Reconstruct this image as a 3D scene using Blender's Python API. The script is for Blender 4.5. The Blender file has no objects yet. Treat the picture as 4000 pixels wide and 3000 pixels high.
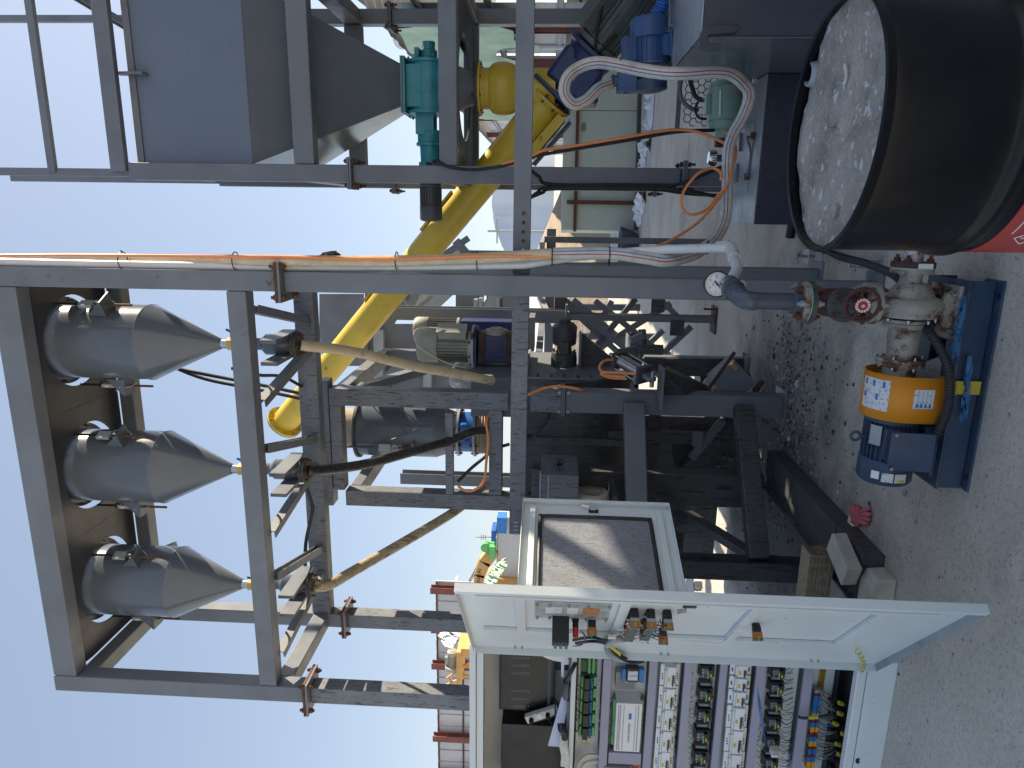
import bpy, bmesh, math, random
from mathutils import Vector as V, Matrix
R = math.radians
random.seed(7)
S = bpy.context.scene
COL = S.collection

# ---------------------------------------------------------------- camera
FPX = 2740.; CH = 1.55
_P, _O, _W = R(2.9), R(1.5), R(14.0)
def _rot(v):
    c, s = math.cos(_W), math.sin(_W)
    return V((v[0]*c - v[1]*s, v[0]*s + v[1]*c, v[2]))
_u0 = (0, -math.sin(_P), math.cos(_P))
FW = _rot((0, math.cos(_P), math.sin(_P)))
_ru = (-math.sin(_O), _u0[1]*math.cos(_O), _u0[2]*math.cos(_O))
_rr = (math.cos(_O), _u0[1]*math.sin(_O), _u0[2]*math.sin(_O))
RT = _rot(_rr); UP = _rot(_ru)
cam = bpy.data.cameras.new('camera'); co = bpy.data.objects.new('camera', cam); COL.objects.link(co)
cam.sensor_width = 36; cam.lens = FPX/4000*36; cam.clip_end = 5000; cam.clip_start = .05
m = Matrix.Identity(4)
for i in range(3):
    m[i][0] = -UP[i]; m[i][1] = RT[i]; m[i][2] = -FW[i]
m[2][3] = CH
co.matrix_world = m
S.camera = co

# ---------------------------------------------------------------- world, sun, exposure
SUN = V((.81*.788, .58*.788, .616)).normalized()
world = bpy.data.worlds.new('World'); S.world = world; world.use_nodes = True
wn = world.node_tree.nodes; wl = world.node_tree.links
sky = wn.new('ShaderNodeTexSky'); sky.sky_type = 'NISHITA'; sky.sun_disc = False
sky.sun_elevation = R(38); sky.sun_rotation = math.atan2(.81, .58)
sky.air_density = 1.0; sky.dust_density = .8; sky.ozone_density = 3.0
bg = wn['Background']; bg.inputs[1].default_value = .15
hz = wn.new('ShaderNodeHueSaturation'); hz.inputs['Saturation'].default_value = 1.0; hz.inputs['Hue'].default_value = .506
gma = wn.new('ShaderNodeGamma'); gma.inputs[1].default_value = .52   # a hazy, even sky all round
wl.new(sky.outputs[0], gma.inputs[0]); wl.new(gma.outputs[0], hz.inputs['Color']); wl.new(hz.outputs[0], bg.inputs[0])
sl = bpy.data.lights.new('sun', 'SUN'); sl.energy = 4.2; sl.angle = R(.53); sl.color = (1, .85, .64)
so = bpy.data.objects.new('sun', sl); COL.objects.link(so)
so.rotation_euler = SUN.to_track_quat('Z', 'Y').to_euler()
S.view_settings.view_transform = 'Standard'; S.view_settings.look = 'None'
S.view_settings.gamma = 1; S.view_settings.exposure = 1.4; S.view_settings.use_curve_mapping = False
S.cycles.max_bounces = 8; S.cycles.diffuse_bounces = 4; S.cycles.transparent_max_bounces = 12

# a point of the place seen at a pixel of the photograph, on the plane y=q, x=p or z=h
def ray(x, y): return FW + RT*((1500-y)/FPX) + UP*((2000-x)/FPX)
def Y(x, y, q):
    d = ray(x, y); t = q/d.y; return V((d.x*t, q, CH+d.z*t))
def X(x, y, p):
    d = ray(x, y); t = p/d.x; return V((p, d.y*t, CH+d.z*t))
def Z(x, y, h=0.):
    d = ray(x, y); t = (h-CH)/d.z; return V((d.x*t, d.y*t, h))
def pix(v):
    v = v - V((0, 0, CH)); w = v.dot(FW); return (2000-FPX*v.dot(UP)/w, 1500-FPX*v.dot(RT)/w)

# ---------------------------------------------------------------- materials
def mat(name, col, rough=.5, metal=0., var=.12, vs=5., spots=None, rust=0., bump=0., bs=60., streak=None, dust=0., trans=0., alpha=1., emis=None, grain=.0, spec=.5, stretch=(1,1,1)):
    m = bpy.data.materials.new(name); m.use_nodes = True
    n = m.node_tree.nodes; l = m.node_tree.links; b = n['Principled BSDF']
    geo = n.new('ShaderNodeNewGeometry')
    def mapped(sc):
        mp = n.new('ShaderNodeMapping'); mp.inputs['Scale'].default_value = sc; l.new(geo.outputs['Position'], mp.inputs['Vector']); return mp.outputs[0]
    def noise(scale, det=5, sc=(1,1,1), ro=.6):
        t = n.new('ShaderNodeTexNoise'); t.inputs['Scale'].default_value = scale; t.inputs['Detail'].default_value = det
        t.inputs['Roughness'].default_value = ro; l.new(mapped(sc), t.inputs['Vector']); return t.outputs['Fac']
    def ramp(f, a, bb, lo=0., hi=1.):
        r = n.new('ShaderNodeMapRange'); r.inputs[1].default_value = a; r.inputs[2].default_value = bb
        r.inputs[3].default_value = lo; r.inputs[4].default_value = hi; l.new(f, r.inputs[0]); return r.outputs[0]
    def mix(a, bcol, f):
        x = n.new('ShaderNodeMix'); x.data_type = 'RGBA'; l.new(a, x.inputs[6]); x.inputs[7].default_value = (*bcol, 1)
        l.new(f, x.inputs[0]); return x.outputs[2]
    rgb = n.new('ShaderNodeRGB'); rgb.outputs[0].default_value = (*col, 1); c = rgb.outputs[0]
    dark = tuple(k*(1-2.6*var) for k in col); lite = tuple(min(1, k*(1+2.2*var)) for k in col)
    if var:
        f = noise(vs, 6, stretch); c = mix(c, dark, ramp(f, .52, .78)); c = mix(c, lite, ramp(f, .48, .22))
    rsock = None
    if grain:
        c = mix(c, tuple(k*.55 for k in col), ramp(noise(90, 3), .55, .72, 0, grain)); c = mix(c, tuple(min(1, k*1.45) for k in col), ramp(noise(70, 3), .45, .3, 0, grain))
    if dust:
        c = mix(c, (.36, .34, .3), ramp(noise(2.3, 7), .45, .75, 0, dust))
    if streak:   # splashes and drips: colour, threshold, scale, amount
        f = noise(streak[2], 4, (2.6, 2.6, .35), .62); c = mix(c, streak[0], ramp(f, streak[1], streak[1]+.05, 0, streak[3]))
        f = noise(streak[2]*3, 2, (1.5, 1.5, .8), .5); c = mix(c, streak[0], ramp(f, streak[1]+.08, streak[1]+.1, 0, streak[3]))
    if spots:
        f = noise(spots[2], 2, (1,1,1), .5); c = mix(c, spots[0], ramp(f, spots[1], spots[1]+.03))
    if rust:
        f1 = noise(7, 8, (1,1,1), .72); f = ramp(f1, .66-rust*.3, .74-rust*.3); c = mix(c, (.13, .06, .03), f)
        c = mix(c, (.22, .12, .06), ramp(noise(25, 5), .55, .75, 0, min(1, rust)))
        rr = n.new('ShaderNodeMath'); rr.operation = 'MULTIPLY_ADD'; l.new(f, rr.inputs[0]); rr.inputs[1].default_value = .9-rough; rr.inputs[2].default_value = rough
        rsock = rr.outputs[0]
    l.new(c, b.inputs['Base Color'])
    if rsock: l.new(rsock, b.inputs['Roughness'])
    else:
        l.new(ramp(noise(9, 4), .3, .7, max(.02, rough*.8), min(1, rough*1.2)), b.inputs['Roughness'])
    b.inputs['Metallic'].default_value = metal; b.inputs['Transmission Weight'].default_value = trans; b.inputs['Alpha'].default_value = alpha
    b.inputs['Specular IOR Level'].default_value = spec
    if emis: b.inputs['Emission Color'].default_value = (*emis[:3], 1); b.inputs['Emission Strength'].default_value = emis[3]
    if bump:
        bp = n.new('ShaderNodeBump'); bp.inputs['Strength'].default_value = 1; bp.inputs['Distance'].default_value = bump
        l.new(noise(bs, 5), bp.inputs['Height']); l.new(bp.outputs[0], b.inputs['Normal'])
    return m
SL = (.15, .167, .195)
M = dict(
 slate=mat('slate_paint', SL, .42, var=.09, vs=3, rust=.0, bump=.0006, bs=18, dust=.12),
 slate_r=mat('rusting_slate_paint', SL, .45, var=.1, vs=4, rust=.12, bump=.0006, bs=20, dust=.15),
 slate_s=mat('splashed_slate_paint', (.15, .165, .19), .5, var=.12, vs=6, streak=((.03, .03, .033), .57, 34, .8), dust=.15, bump=.001, bs=40),
 slate_d=mat('dirty_dark_paint', (.062, .064, .07), .5, var=.12, vs=4, streak=((.02, .02, .022), .56, 20, .8), dust=.1, bump=.001, bs=40),
 slate_g=mat('glossy_slate_paint', (.105, .125, .155), .2, var=.06, vs=3, bump=.0003, bs=9, dust=.1),
 tank=mat('tank_paint', (.14, .175, .24), .33, var=.05, vs=1.5, bump=.0005, bs=6, dust=.05, spots=((.05, .05, .06), .76, 14)),
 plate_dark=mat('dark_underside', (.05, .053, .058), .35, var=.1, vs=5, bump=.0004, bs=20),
 navy=mat('navy_steel', (.028, .036, .062), .3, var=.12, vs=3, dust=.05),
 galv=mat('pale_steel', (.33, .36, .39), .42, .1, var=.12, vs=8, dust=.25, bump=.0005),
 steel=mat('bare_steel', (.5, .5, .5), .28, .95, var=.1, vs=12, bump=.0003),
 chrome=mat('chrome', (.7, .7, .7), .08, 1, var=0),
 rust=mat('rusty_steel', (.13, .055, .03), .8, .2, var=.25, vs=30, bump=.001, bs=90),
 rustr=mat('dark_iron_oxide', (.075, .035, .03), .7, .1, var=.2, vs=30, bump=.001),
 castr=mat('rust_stained_cast', (.36, .34, .30), .55, .2, var=.15, vs=9, rust=.56, bump=.001, bs=50),
 cast=mat('cast_grey', (.36, .38, .39), .45, .35, var=.12, vs=10, rust=.3, bump=.0008, bs=60),
 teal=mat('teal_paint', (.035, .26, .31), .4, var=.14, vs=8, dust=.1, bump=.0004),
 yellow=mat('yellow_paint', (.66, .47, .045), .36, var=.1, vs=3, dust=.08, bump=.0005, bs=10, spots=((.3, .17, .02), .74, 12)),
 orange=mat('orange_guard', (.72, .27, .012), .5, var=.04, vs=3),
 blue=mat('motor_blue', (.015, .075, .23), .45, var=.12, vs=10, dust=.18),
 blue2=mat('pump_navy', (.022, .052, .11), .45, var=.15, vs=9, dust=.22, bump=.0005),
 dblue=mat('gearbox_blue', (.008, .018, .10), .4, var=.1, vs=8, dust=.15),
 bblue=mat('bright_blue', (.01, .10, .36), .4, var=.08),
 green=mat('pump_green', (.27, .42, .35), .4, var=.06, vs=8, dust=.1),
 mgrey=mat('motor_grey', (.12, .135, .13), .5, var=.12, vs=9, dust=.2),
 mlight=mat('motor_pale', (.36, .37, .33), .5, var=.1, vs=9, dust=.25, rust=.02),
 beige=mat('motor_beige', (.48, .46, .36), .5, var=.1, vs=8, dust=.2),
 cab=mat('cabinet_paint', (.64, .69, .70), .33, var=.035, vs=2, bump=.0005, bs=120, spots=((.25, .24, .2), .77, 60)),
 cabin=mat('cabinet_plate', (.60, .64, .64), .4, var=.03, vs=2),
 duct=mat('lilac_duct', (.34, .34, .44), .45, var=.04),
 white=mat('white_plastic', (.78, .79, .80), .4, var=.03),
 wh2=mat('off_white', (.66, .64, .58), .5, var=.06),
 black=mat('black_plastic', (.012, .012, .014), .4, var=.1),
 dkgrey=mat('grey_plastic', (.09, .10, .115), .45, var=.06),
 mgr=mat('mid_grey_plastic', (.3, .32, .34), .45, var=.05),
 pvc=mat('white_pvc', (.66, .68, .68), .35, var=.06, vs=9, spots=((.35, .35, .33), .72, 50)),
 pvcg=mat('grey_pvc', (.075, .09, .115), .3, var=.06),
 condu=mat('black_conduit', (.014, .014, .017), .5, var=.1, dust=.06),
 oair=mat('orange_air_hose', (.85, .29, .09), .3, var=.03),
 red=mat('red_paint', (.45, .02, .02), .4, var=.06),
 redl=mat('drum_red', (.40, .045, .035), .45, var=.06, vs=5, dust=.05),
 drum=mat('drum_black', (.003, .004, .007), .3, var=.2, vs=4, dust=.0, rust=.0, bump=.0012, bs=7, spots=((.13, .12, .11), .77, 30), spec=.28),
 crust=mat('dried_grout', (.30, .28, .245), .9, var=.25, vs=7, bump=.008, bs=38, grain=.7, spots=((.50, .51, .52), .63, 34)),
 monitor=mat('monitor_screen', (.010, .008, .009), .25, var=.3, vs=8),
 paper=mat('paper', (.62, .62, .74), .8, var=.02),
 glass=mat('door_glass', (.25, .28, .3), .08, var=0, alpha=.35),
 fglass=mat('mud_splashed_glass', (.24, .255, .285), .16, var=.12, vs=4, streak=((.08, .08, .085), .57, 90, .6), spots=((.12, .12, .125), .64, 150)),
 rubber=mat('rubber', (.02, .02, .022), .6, var=.1),
 wood=mat('weathered_wood', (.3, .25, .18), .85, var=.25, vs=14, bump=.002, bs=40, stretch=(4, 4, .5)),
 wend=mat('wood_end', (.17, .12, .08), .9, var=.3, vs=50, bump=.002),
 cblock=mat('concrete_block', (.48, .46, .40), .9, var=.12, vs=10, bump=.002, bs=60, grain=.4),
 stone=mat('stone', (.28, .27, .26), .85, var=.25, vs=20),
 pink=mat('pink_rubber', (.5, .09, .12), .6, var=.15, vs=30, dust=.25, bump=.001, bs=150),
 knit=mat('white_knit', (.6, .58, .52), .9, var=.15, vs=60, bump=.002, bs=300),
 wall=mat('pale_wall_panel', (.50, .53, .45), .7, var=.09, vs=1.3, dust=.1, spots=((.2, .2, .17), .7, 1.7), stretch=(1, 1, .4)),
 iron=mat('red_primer', (.20, .065, .055), .6, var=.12, vs=4),
 corr=mat('grey_cladding', (.5, .52, .56), .45, .2, var=.06, vs=1),
 tarp=mat('green_tarp', (.36, .52, .40), .6, var=.12, vs=2, bump=.02, bs=3, dust=.3),
 sand=mat('sand', (.30, .24, .18), .95, var=.15, vs=1.5, bump=.06, bs=4, grain=.3),
 sheet=mat('white_sheeting', (.68, .68, .70), .6, var=.1, vs=5),
 hill=mat('hazed_hill', (.55, .60, .66), 1, var=.05, vs=.01),  # pale because the haze of distance is painted into the hill colour
 ygreen=mat('tape_yellow', (.55, .45, .04), .5, var=.05),
 dgrn=mat('board_green', (.02, .13, .07), .5, var=.1),
 lgrn=mat('terminal_green', (.13, .42, .13), .45, var=.08),
 tblue=mat('terminal_blue', (.02, .17, .48), .4, var=.05),
 tyel=mat('terminal_yellow', (.70, .38, .02), .4, var=.05),
 tred=mat('terminal_red', (.16, .02, .03), .4, var=.05),
 brass=mat('brass', (.65, .42, .12), .3, .9, var=.08),
 copper=mat('orange_contact', (.42, .15, .03), .5, .1, var=.2, vs=60),
 blufilm=mat('blue_film', (.03, .14, .32), .15, var=.15, vs=30, alpha=.8),
 yelo=mat('excavator_yellow', (.56, .34, .12), .5, var=.08),
 egrn=mat('machine_green', (.12, .45, .15), .5, var=.05),
 bellow=mat('dusty_fabric', (.40, .34, .24), .9, var=.12, vs=8, bump=.01, bs=14),
 stitch=mat('steel_braid', (.5, .5, .5), .35, .8, var=.35, vs=90, bump=.002, bs=150),
 decal=mat('clear_cover', (.5, .54, .52), .15, var=.25, vs=16, alpha=.75),
 mint=mat('gasket_mint', (.3, .55, .43), .6, var=.05),
 label=mat('label_print', (.66, .69, .72), .5, var=.02, streak=((.25, .28, .36), .55, 45, .8)),
)
def hosemat(name, col, dirt, amt, ctr=.55):
    m = mat(name, col, .25, var=.12, vs=14, streak=(dirt, ctr, 11, amt), spec=.5)
    b = m.node_tree.nodes['Principled BSDF']; b.inputs['Subsurface Weight'].default_value = .35
    b.inputs['Subsurface Radius'].default_value = (.03, .025, .02); b.inputs['Subsurface Scale'].default_value = 1
    return m
M['hose'] = hosemat('clear_hose', (.60, .58, .53), (.4, .34, .25), .2)
M['hosey'] = hosemat('yellowed_hose', (.56, .47, .32), (.36, .26, .14), .5, .6)
M['hosep'] = hosemat('amber_hose', (.62, .50, .34), (.5, .3, .15), .3, .6)  # yellower tone for the stretch running up the post
M['hosed'] = hosemat('blackened_hose', (.05, .048, .045), (.025, .022, .02), .6, .5)
M['hoset'] = hosemat('brown_stained_hose', (.40, .33, .22), (.16, .11, .06), .7, .56)

# ---------------------------------------------------------------- mesh builder
def smooth_path(pts, k=6):
    pts = [V(p) for p in pts]
    if len(pts) < 3: return pts
    q = [pts[0]*2-pts[1]] + pts + [pts[-1]*2-pts[-2]]; out = []
    for i in range(1, len(q)-2):
        a, b, c, d = q[i-1:i+3]
        for j in range(k):
            t = j/k; out.append(.5*((2*b)+(c-a)*t+(2*a-5*b+4*c-d)*t*t+(3*b-a-3*c+d)*t**3))
    out.append(pts[-1]); return out
def frame(d):
    d = V(d).normalized(); a = V((0, 0, 1)) if abs(d.z) < .9 else V((0, 1, 0))
    u = a.cross(d).normalized(); return u, d.cross(u).normalized()
class MB:
    def __init__(s): s.v = []; s.f = []; s.sm = []
    def add(s, vs, fs, sm=False):
        o = len(s.v); s.v += [V(a) for a in vs]; s.f += [tuple(i+o for i in f) for f in fs]; s.sm += [sm]*len(fs); return s
    def box(s, x0, x1, y0, y1, z0, z1):
        x0, x1 = min(x0, x1), max(x0, x1); y0, y1 = min(y0, y1), max(y0, y1); z0, z1 = min(z0, z1), max(z0, z1)
        return s.add([(x, y, z) for x in (x0, x1) for y in (y0, y1) for z in (z0, z1)],
            [(0,1,3,2), (4,6,7,5), (0,4,5,1), (2,3,7,6), (0,2,6,4), (1,5,7,3)])
    def obox(s, c, u, v, w, a, b, d):
        c = V(c); u = V(u).normalized()*a/2; v = V(v).normalized()*b/2; w = V(w).normalized()*d/2
        return s.add([c+i*u+j*v+k*w for i in (-1, 1) for j in (-1, 1) for k in (-1, 1)],
            [(0,1,3,2), (4,6,7,5), (0,4,5,1), (2,3,7,6), (0,2,6,4), (1,5,7,3)] if u.cross(v).dot(w) > 0 else
            [(0,2,3,1), (4,5,7,6), (0,1,5,4), (2,6,7,3), (0,4,6,2), (1,3,7,5)])
    def beam(s, a, b, w, h, up=(0, 0, 1)):
        a, b = V(a), V(b); d = (b-a); L = d.length; d.normalize(); up = V(up)
        if abs(d.dot(up)) > .97: up = V((0, 1, 0))
        sd = d.cross(up).normalized(); u2 = sd.cross(d)
        return s.obox((a+b)/2, d, sd, u2, L, w, h)
    def channel(s, a, b, w, h, t=.008, up=(0, 0, 1), flip=1):   # a C section: web and two flanges
        a, b = V(a), V(b); d = (b-a).normalized(); up = V(up)
        if abs(d.dot(up)) > .97: up = V((0, 1, 0))
        sd = d.cross(up).normalized(); u2 = sd.cross(d)
        L = (b-a).length; c = (a+b)/2
        s.obox(c+sd*flip*(w/2-t/2), d, sd, u2, L, t, h)
        for k in (-1, 1): s.obox(c+u2*k*(h/2-t/2)-sd*flip*t/2, d, sd, u2, L, w-t, t)
        return s
    def ibeam(s, a, b, w, h, t=.01, up=(0, 0, 1)):
        a, b = V(a), V(b); d = (b-a).normalized(); up = V(up)
        if abs(d.dot(up)) > .97: up = V((0, 1, 0))
        sd = d.cross(up).normalized(); u2 = sd.cross(d); L = (b-a).length; c = (a+b)/2
        s.obox(c, d, sd, u2, L, t, h-2*t)
        for k in (-1, 1): s.obox(c+u2*k*(h/2-t/2), d, sd, u2, L, w, t)
        return s
    def lathe(s, c, ax, prof, n=24, cap=True, sm=True):
        c = V(c); ax = V(ax).normalized(); u, w = frame(ax); o = len(s.v)
        for t, r in prof:
            for i in range(n):
                an = 2*math.pi*i/n; s.v.append(c+ax*t+(u*math.cos(an)+w*math.sin(an))*r)
        for k in range(len(prof)-1):
            for i in range(n):
                j = (i+1) % n; s.f.append((o+k*n+i, o+k*n+j, o+(k+1)*n+j, o+(k+1)*n+i)); s.sm.append(sm)
        if cap:
            s.f.append(tuple(o+i for i in range(n))[::-1]); s.sm.append(False)
            e = o+(len(prof)-1)*n; s.f.append(tuple(e+i for i in range(n))); s.sm.append(False)
        return s
    def cyl(s, a, b, r, r2=None, n=20, cap=True):
        a, b = V(a), V(b); L = (b-a).length
        return s.lathe(a, b-a, [(0, r), (L, r if r2 is None else r2)], n, cap)
    def ring(s, c, ax, R0, R1, t, n=32):   # flat ring with a hole
        return s.lathe(c, ax, [(-t/2, R0), (-t/2, R1), (t/2, R1), (t/2, R0), (-t/2, R0)], n, False, False)
    def tube(s, pts, r, n=10, k=5, rf=None, closed=False, sm=True):
        P = smooth_path(pts, k) if k > 1 else [V(p) for p in pts]; o = len(s.v); m = len(P); u = None; acc = 0
        for i, p in enumerate(P):
            d = (P[min(i+1, m-1)]-P[max(i-1, 0)]).normalized()
            if u is None: u, w = frame(d)
            else: u = (u-d*u.dot(d)).normalized(); w = d.cross(u)
            if i: acc += (P[i]-P[i-1]).length
            rr = rf(acc, i) if rf else r
            for j in range(n):
                an = 2*math.pi*j/n; s.v.append(p+(u*math.cos(an)+w*math.sin(an))*rr)
        for i in range(m-1):
            for j in range(n):
                q = (j+1) % n; s.f.append((o+i*n+j, o+i*n+q, o+(i+1)*n+q, o+(i+1)*n+j)); s.sm.append(sm)
        s.f.append(tuple(o+j for j in range(n))[::-1]); s.sm.append(False)
        s.f.append(tuple(o+(m-1)*n+j for j in range(n))); s.sm.append(False)
        return s
    def ribbed(s, pts, r, pitch=.012, depth=.08, n=12):     # corrugated hose
        P = smooth_path(pts, 12); L = [0]
        for i in range(1, len(P)): L.append(L[-1]+(P[i]-P[i-1]).length)
        N = max(8, int(L[-1]/pitch)); out = []; rad = []; i = 0
        for k in range(N*2+1):
            t = L[-1]*k/(N*2)
            while i < len(L)-2 and L[i+1] < t: i += 1
            f = (t-L[i])/max(1e-9, L[i+1]-L[i]); out.append(P[i].lerp(P[i+1], f)); rad.append(r*(1+(depth if k % 2 else -depth)))
        return s.tube(out, r, n, 1, rf=lambda a, q: rad[q])
    def torus(s, c, ax, Rr, r, n=28, m2=8, a0=0, a1=2*math.pi):
        u, w = frame(ax); c = V(c); pts = []
        full = abs(a1-a0-2*math.pi) < 1e-6
        for i in range(n+1): 
            an = a0+(a1-a0)*i/n; pts.append(c+(u*math.cos(an)+w*math.sin(an))*Rr)
        return s.tube(pts, r, m2, 1)
    def prism(s, poly, vec):
        poly = [V(p) for p in poly]; vec = V(vec); n = len(poly)
        nr = V((0, 0, 0))
        for i in range(n): nr += poly[i].cross(poly[(i+1) % n])
        if nr.dot(vec) > 0: poly = poly[::-1]
        return s.add(poly+[p+vec for p in poly], [tuple(range(n)), tuple(range(2*n-1, n-1, -1))]+[(i, i+n, (i+1) % n+n, (i+1) % n) for i in range(n)])
    def bolt(s, c, ax, r=.011, h=.012):
        ax = V(ax).normalized(); s.cyl(V(c), V(c)+ax*h, r, n=6); s.cyl(V(c)+ax*h, V(c)+ax*(h+r*.9), r*.55, n=8); return s
    def build(s, name, m, parent=None, bev=0., label=None):
        me = bpy.data.meshes.new(name); off = org(parent)
        me.from_pydata([v-off for v in s.v], [], s.f); me.materials.append(M[m] if isinstance(m, str) else m)
        me.polygons.foreach_set('use_smooth', s.sm); me.update()
        if any(s.sm): me.set_sharp_from_angle(angle=R(38))
        o = bpy.data.objects.new(name, me); COL.objects.link(o)
        if parent: o.parent = parent
        ORG[o.name] = off
        if bev:
            b = o.modifiers.new('bevel', 'BEVEL'); b.width = bev; b.segments = 2; b.limit_method = 'ANGLE'; b.angle_limit = R(50)
        if label: o['label'] = label
        return o
ORG = {}
def org(p): return ORG.get(p.name, V((0, 0, 0))) if p else V((0, 0, 0))
def thing(name, label, cat, loc=(0, 0, 0), group=None):
    o = bpy.data.objects.new(name, None); COL.objects.link(o); o.location = loc; ORG[o.name] = V(loc)
    o.empty_display_size = .05; o['label'] = label; o['category'] = cat
    if group: o['group'] = group
    return o
def tag(o, label, cat, group=None):
    o['label'] = label; o['category'] = cat
    if group: o['group'] = group
    return o
def struct(o): o['kind'] = 'structure'; return o
def dup(o, parent=None, loc=None, rot=None, label=None):
    c = o.copy(); COL.objects.link(c); c.parent = parent
    if loc is not None: c.location = loc
    if rot is not None: c.rotation_euler = rot
    if label: c['label'] = label
    for ch in list(o.children): dup(ch, c)
    return c
def same(o, loc, parent):       # another piece that shares the mesh of o
    c = o.copy(); COL.objects.link(c); c.parent = parent; c.location = loc; return c
def text(body, size, at, right, up, m, parent, name='lettering', depth=.0004):
    cu = bpy.data.curves.new(name, 'FONT'); cu.body = body; cu.size = size; cu.extrude = depth; cu.align_x = 'CENTER'; cu.align_y = 'CENTER'
    o = bpy.data.objects.new(name, cu); COL.objects.link(o); bpy.context.view_layer.update()
    me = bpy.data.meshes.new_from_object(o.evaluated_get(bpy.context.evaluated_depsgraph_get())); bpy.data.objects.remove(o)
    me.materials.clear(); me.materials.append(M[m]); o = bpy.data.objects.new(name, me); COL.objects.link(o)
    r = V(right).normalized(); u = V(up); u = (u-r*u.dot(r)).normalized(); w = r.cross(u); mm = Matrix.Identity(4)
    for i in range(3): mm[i][0] = r[i]; mm[i][1] = u[i]; mm[i][2] = w[i]
    p = V(at)-org(parent)
    for i in range(3): mm[i][3] = p[i]
    o.parent = parent; o.matrix_local = mm
    return o
PX, PY, PZ = V((1, 0, 0)), V((0, 1, 0)), V((0, 0, 1))

def motor(root, c, ax, r, L, m, fin_m=None, box_dir=None, cowl=.25, feet=None, fins=22, boxm=None, boxs=(.5, .35), nameplate=None):
    """a finned electric motor: c = drive end centre, ax = towards the fan end"""
    ax = V(ax).normalized(); c = V(c); u, w = frame(ax)
    b = MB(); b.lathe(c, ax, [(0, r*.93), (.02*L, r*1.02), (.07*L, r*1.02), (.08*L, r*.86), ((1-cowl)*L, r*.86)], 32); b.build('motor_body', m, root)
    f = MB()
    for i in range(fins):
        an = 2*math.pi*i/fins; d = u*math.cos(an)+w*math.sin(an)
        f.obox(c+ax*L*(.08+(1-cowl))/2+d*r*.92, ax, d, ax.cross(d), L*(1-cowl-.09), r*.16, r*.035)
    f.build('cooling_fins', fin_m or m, root)
    g = MB(); g.lathe(c, ax, [((1-cowl-.02)*L, r*.98), ((1-cowl)*L, r*1.03), (.93*L, r*1.03), (.98*L, r*.93), (L, r*.72), (L*1.004, r*.3)], 32)
    cw = g.build('fan_cowl', m, root)
    gr = MB()
    for rr in (.2, .36, .52, .66): gr.torus(c+ax*(L*1.004), ax, r*rr, r*.018, 20, 5)
    gr.build('fan_grille', 'black', cw)
    if box_dir is not None:
        d = V(box_dir).normalized(); d = (d-ax*d.dot(ax)).normalized(); s = ax.cross(d)
        o = MB(); o.obox(c+ax*L*.35+d*r*1.15, ax, s, d, boxs[0]*L, boxs[1]*2*r*1.1, r*.6)
        bx = o.build('terminal_box', boxm or m, root, bev=.006)
        o = MB(); o.obox(c+ax*L*.35+d*r*1.48, ax, s, d, boxs[0]*L*1.06, boxs[1]*2*r*1.17, r*.08); o.build('box_lid', boxm or m, bx, bev=.002)
    if feet is not None:
        d = V(feet).normalized(); s = ax.cross(d); o = MB()
        for k in (-1, 1):
            o = MB(); o.obox(c+ax*L*.4+d*r*1.05+s*k*r*.75, ax, s, d, L*.5, r*.4, r*.14); o.obox(c+ax*L*.4+d*r*.8+s*k*r*.62, ax, s, d, L*.42, r*.12, r*.5)
            o.build('motor_foot', m, root)
    if nameplate is not None:
        d = V(nameplate).normalized(); d = (d-ax*d.dot(ax)).normalized(); s = ax.cross(d)
        o = MB(); o.obox(c+ax*L*.42+d*r*1.03, ax, s, d, L*.3, r*.5, r*.02); o.build('nameplate', 'galv', root)
def flange(mb, c, ax, r, t, nb=6, br=.009, bd=.82, n=28, bm=None, bh=.014, both=True):
    ax = V(ax).normalized(); mb.lathe(V(c)-ax*t/2, ax, [(0, r), (t, r)], n); u, w = frame(ax)
    for i in range(nb):
        an = 2*math.pi*(i+.5)/nb; p = V(c)+(u*math.cos(an)+w*math.sin(an))*r*bd
        (bm or mb).bolt(p+ax*t/2, ax, br, bh)
        if both: (bm or mb).bolt(p-ax*t/2, -ax, br, bh)
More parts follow.
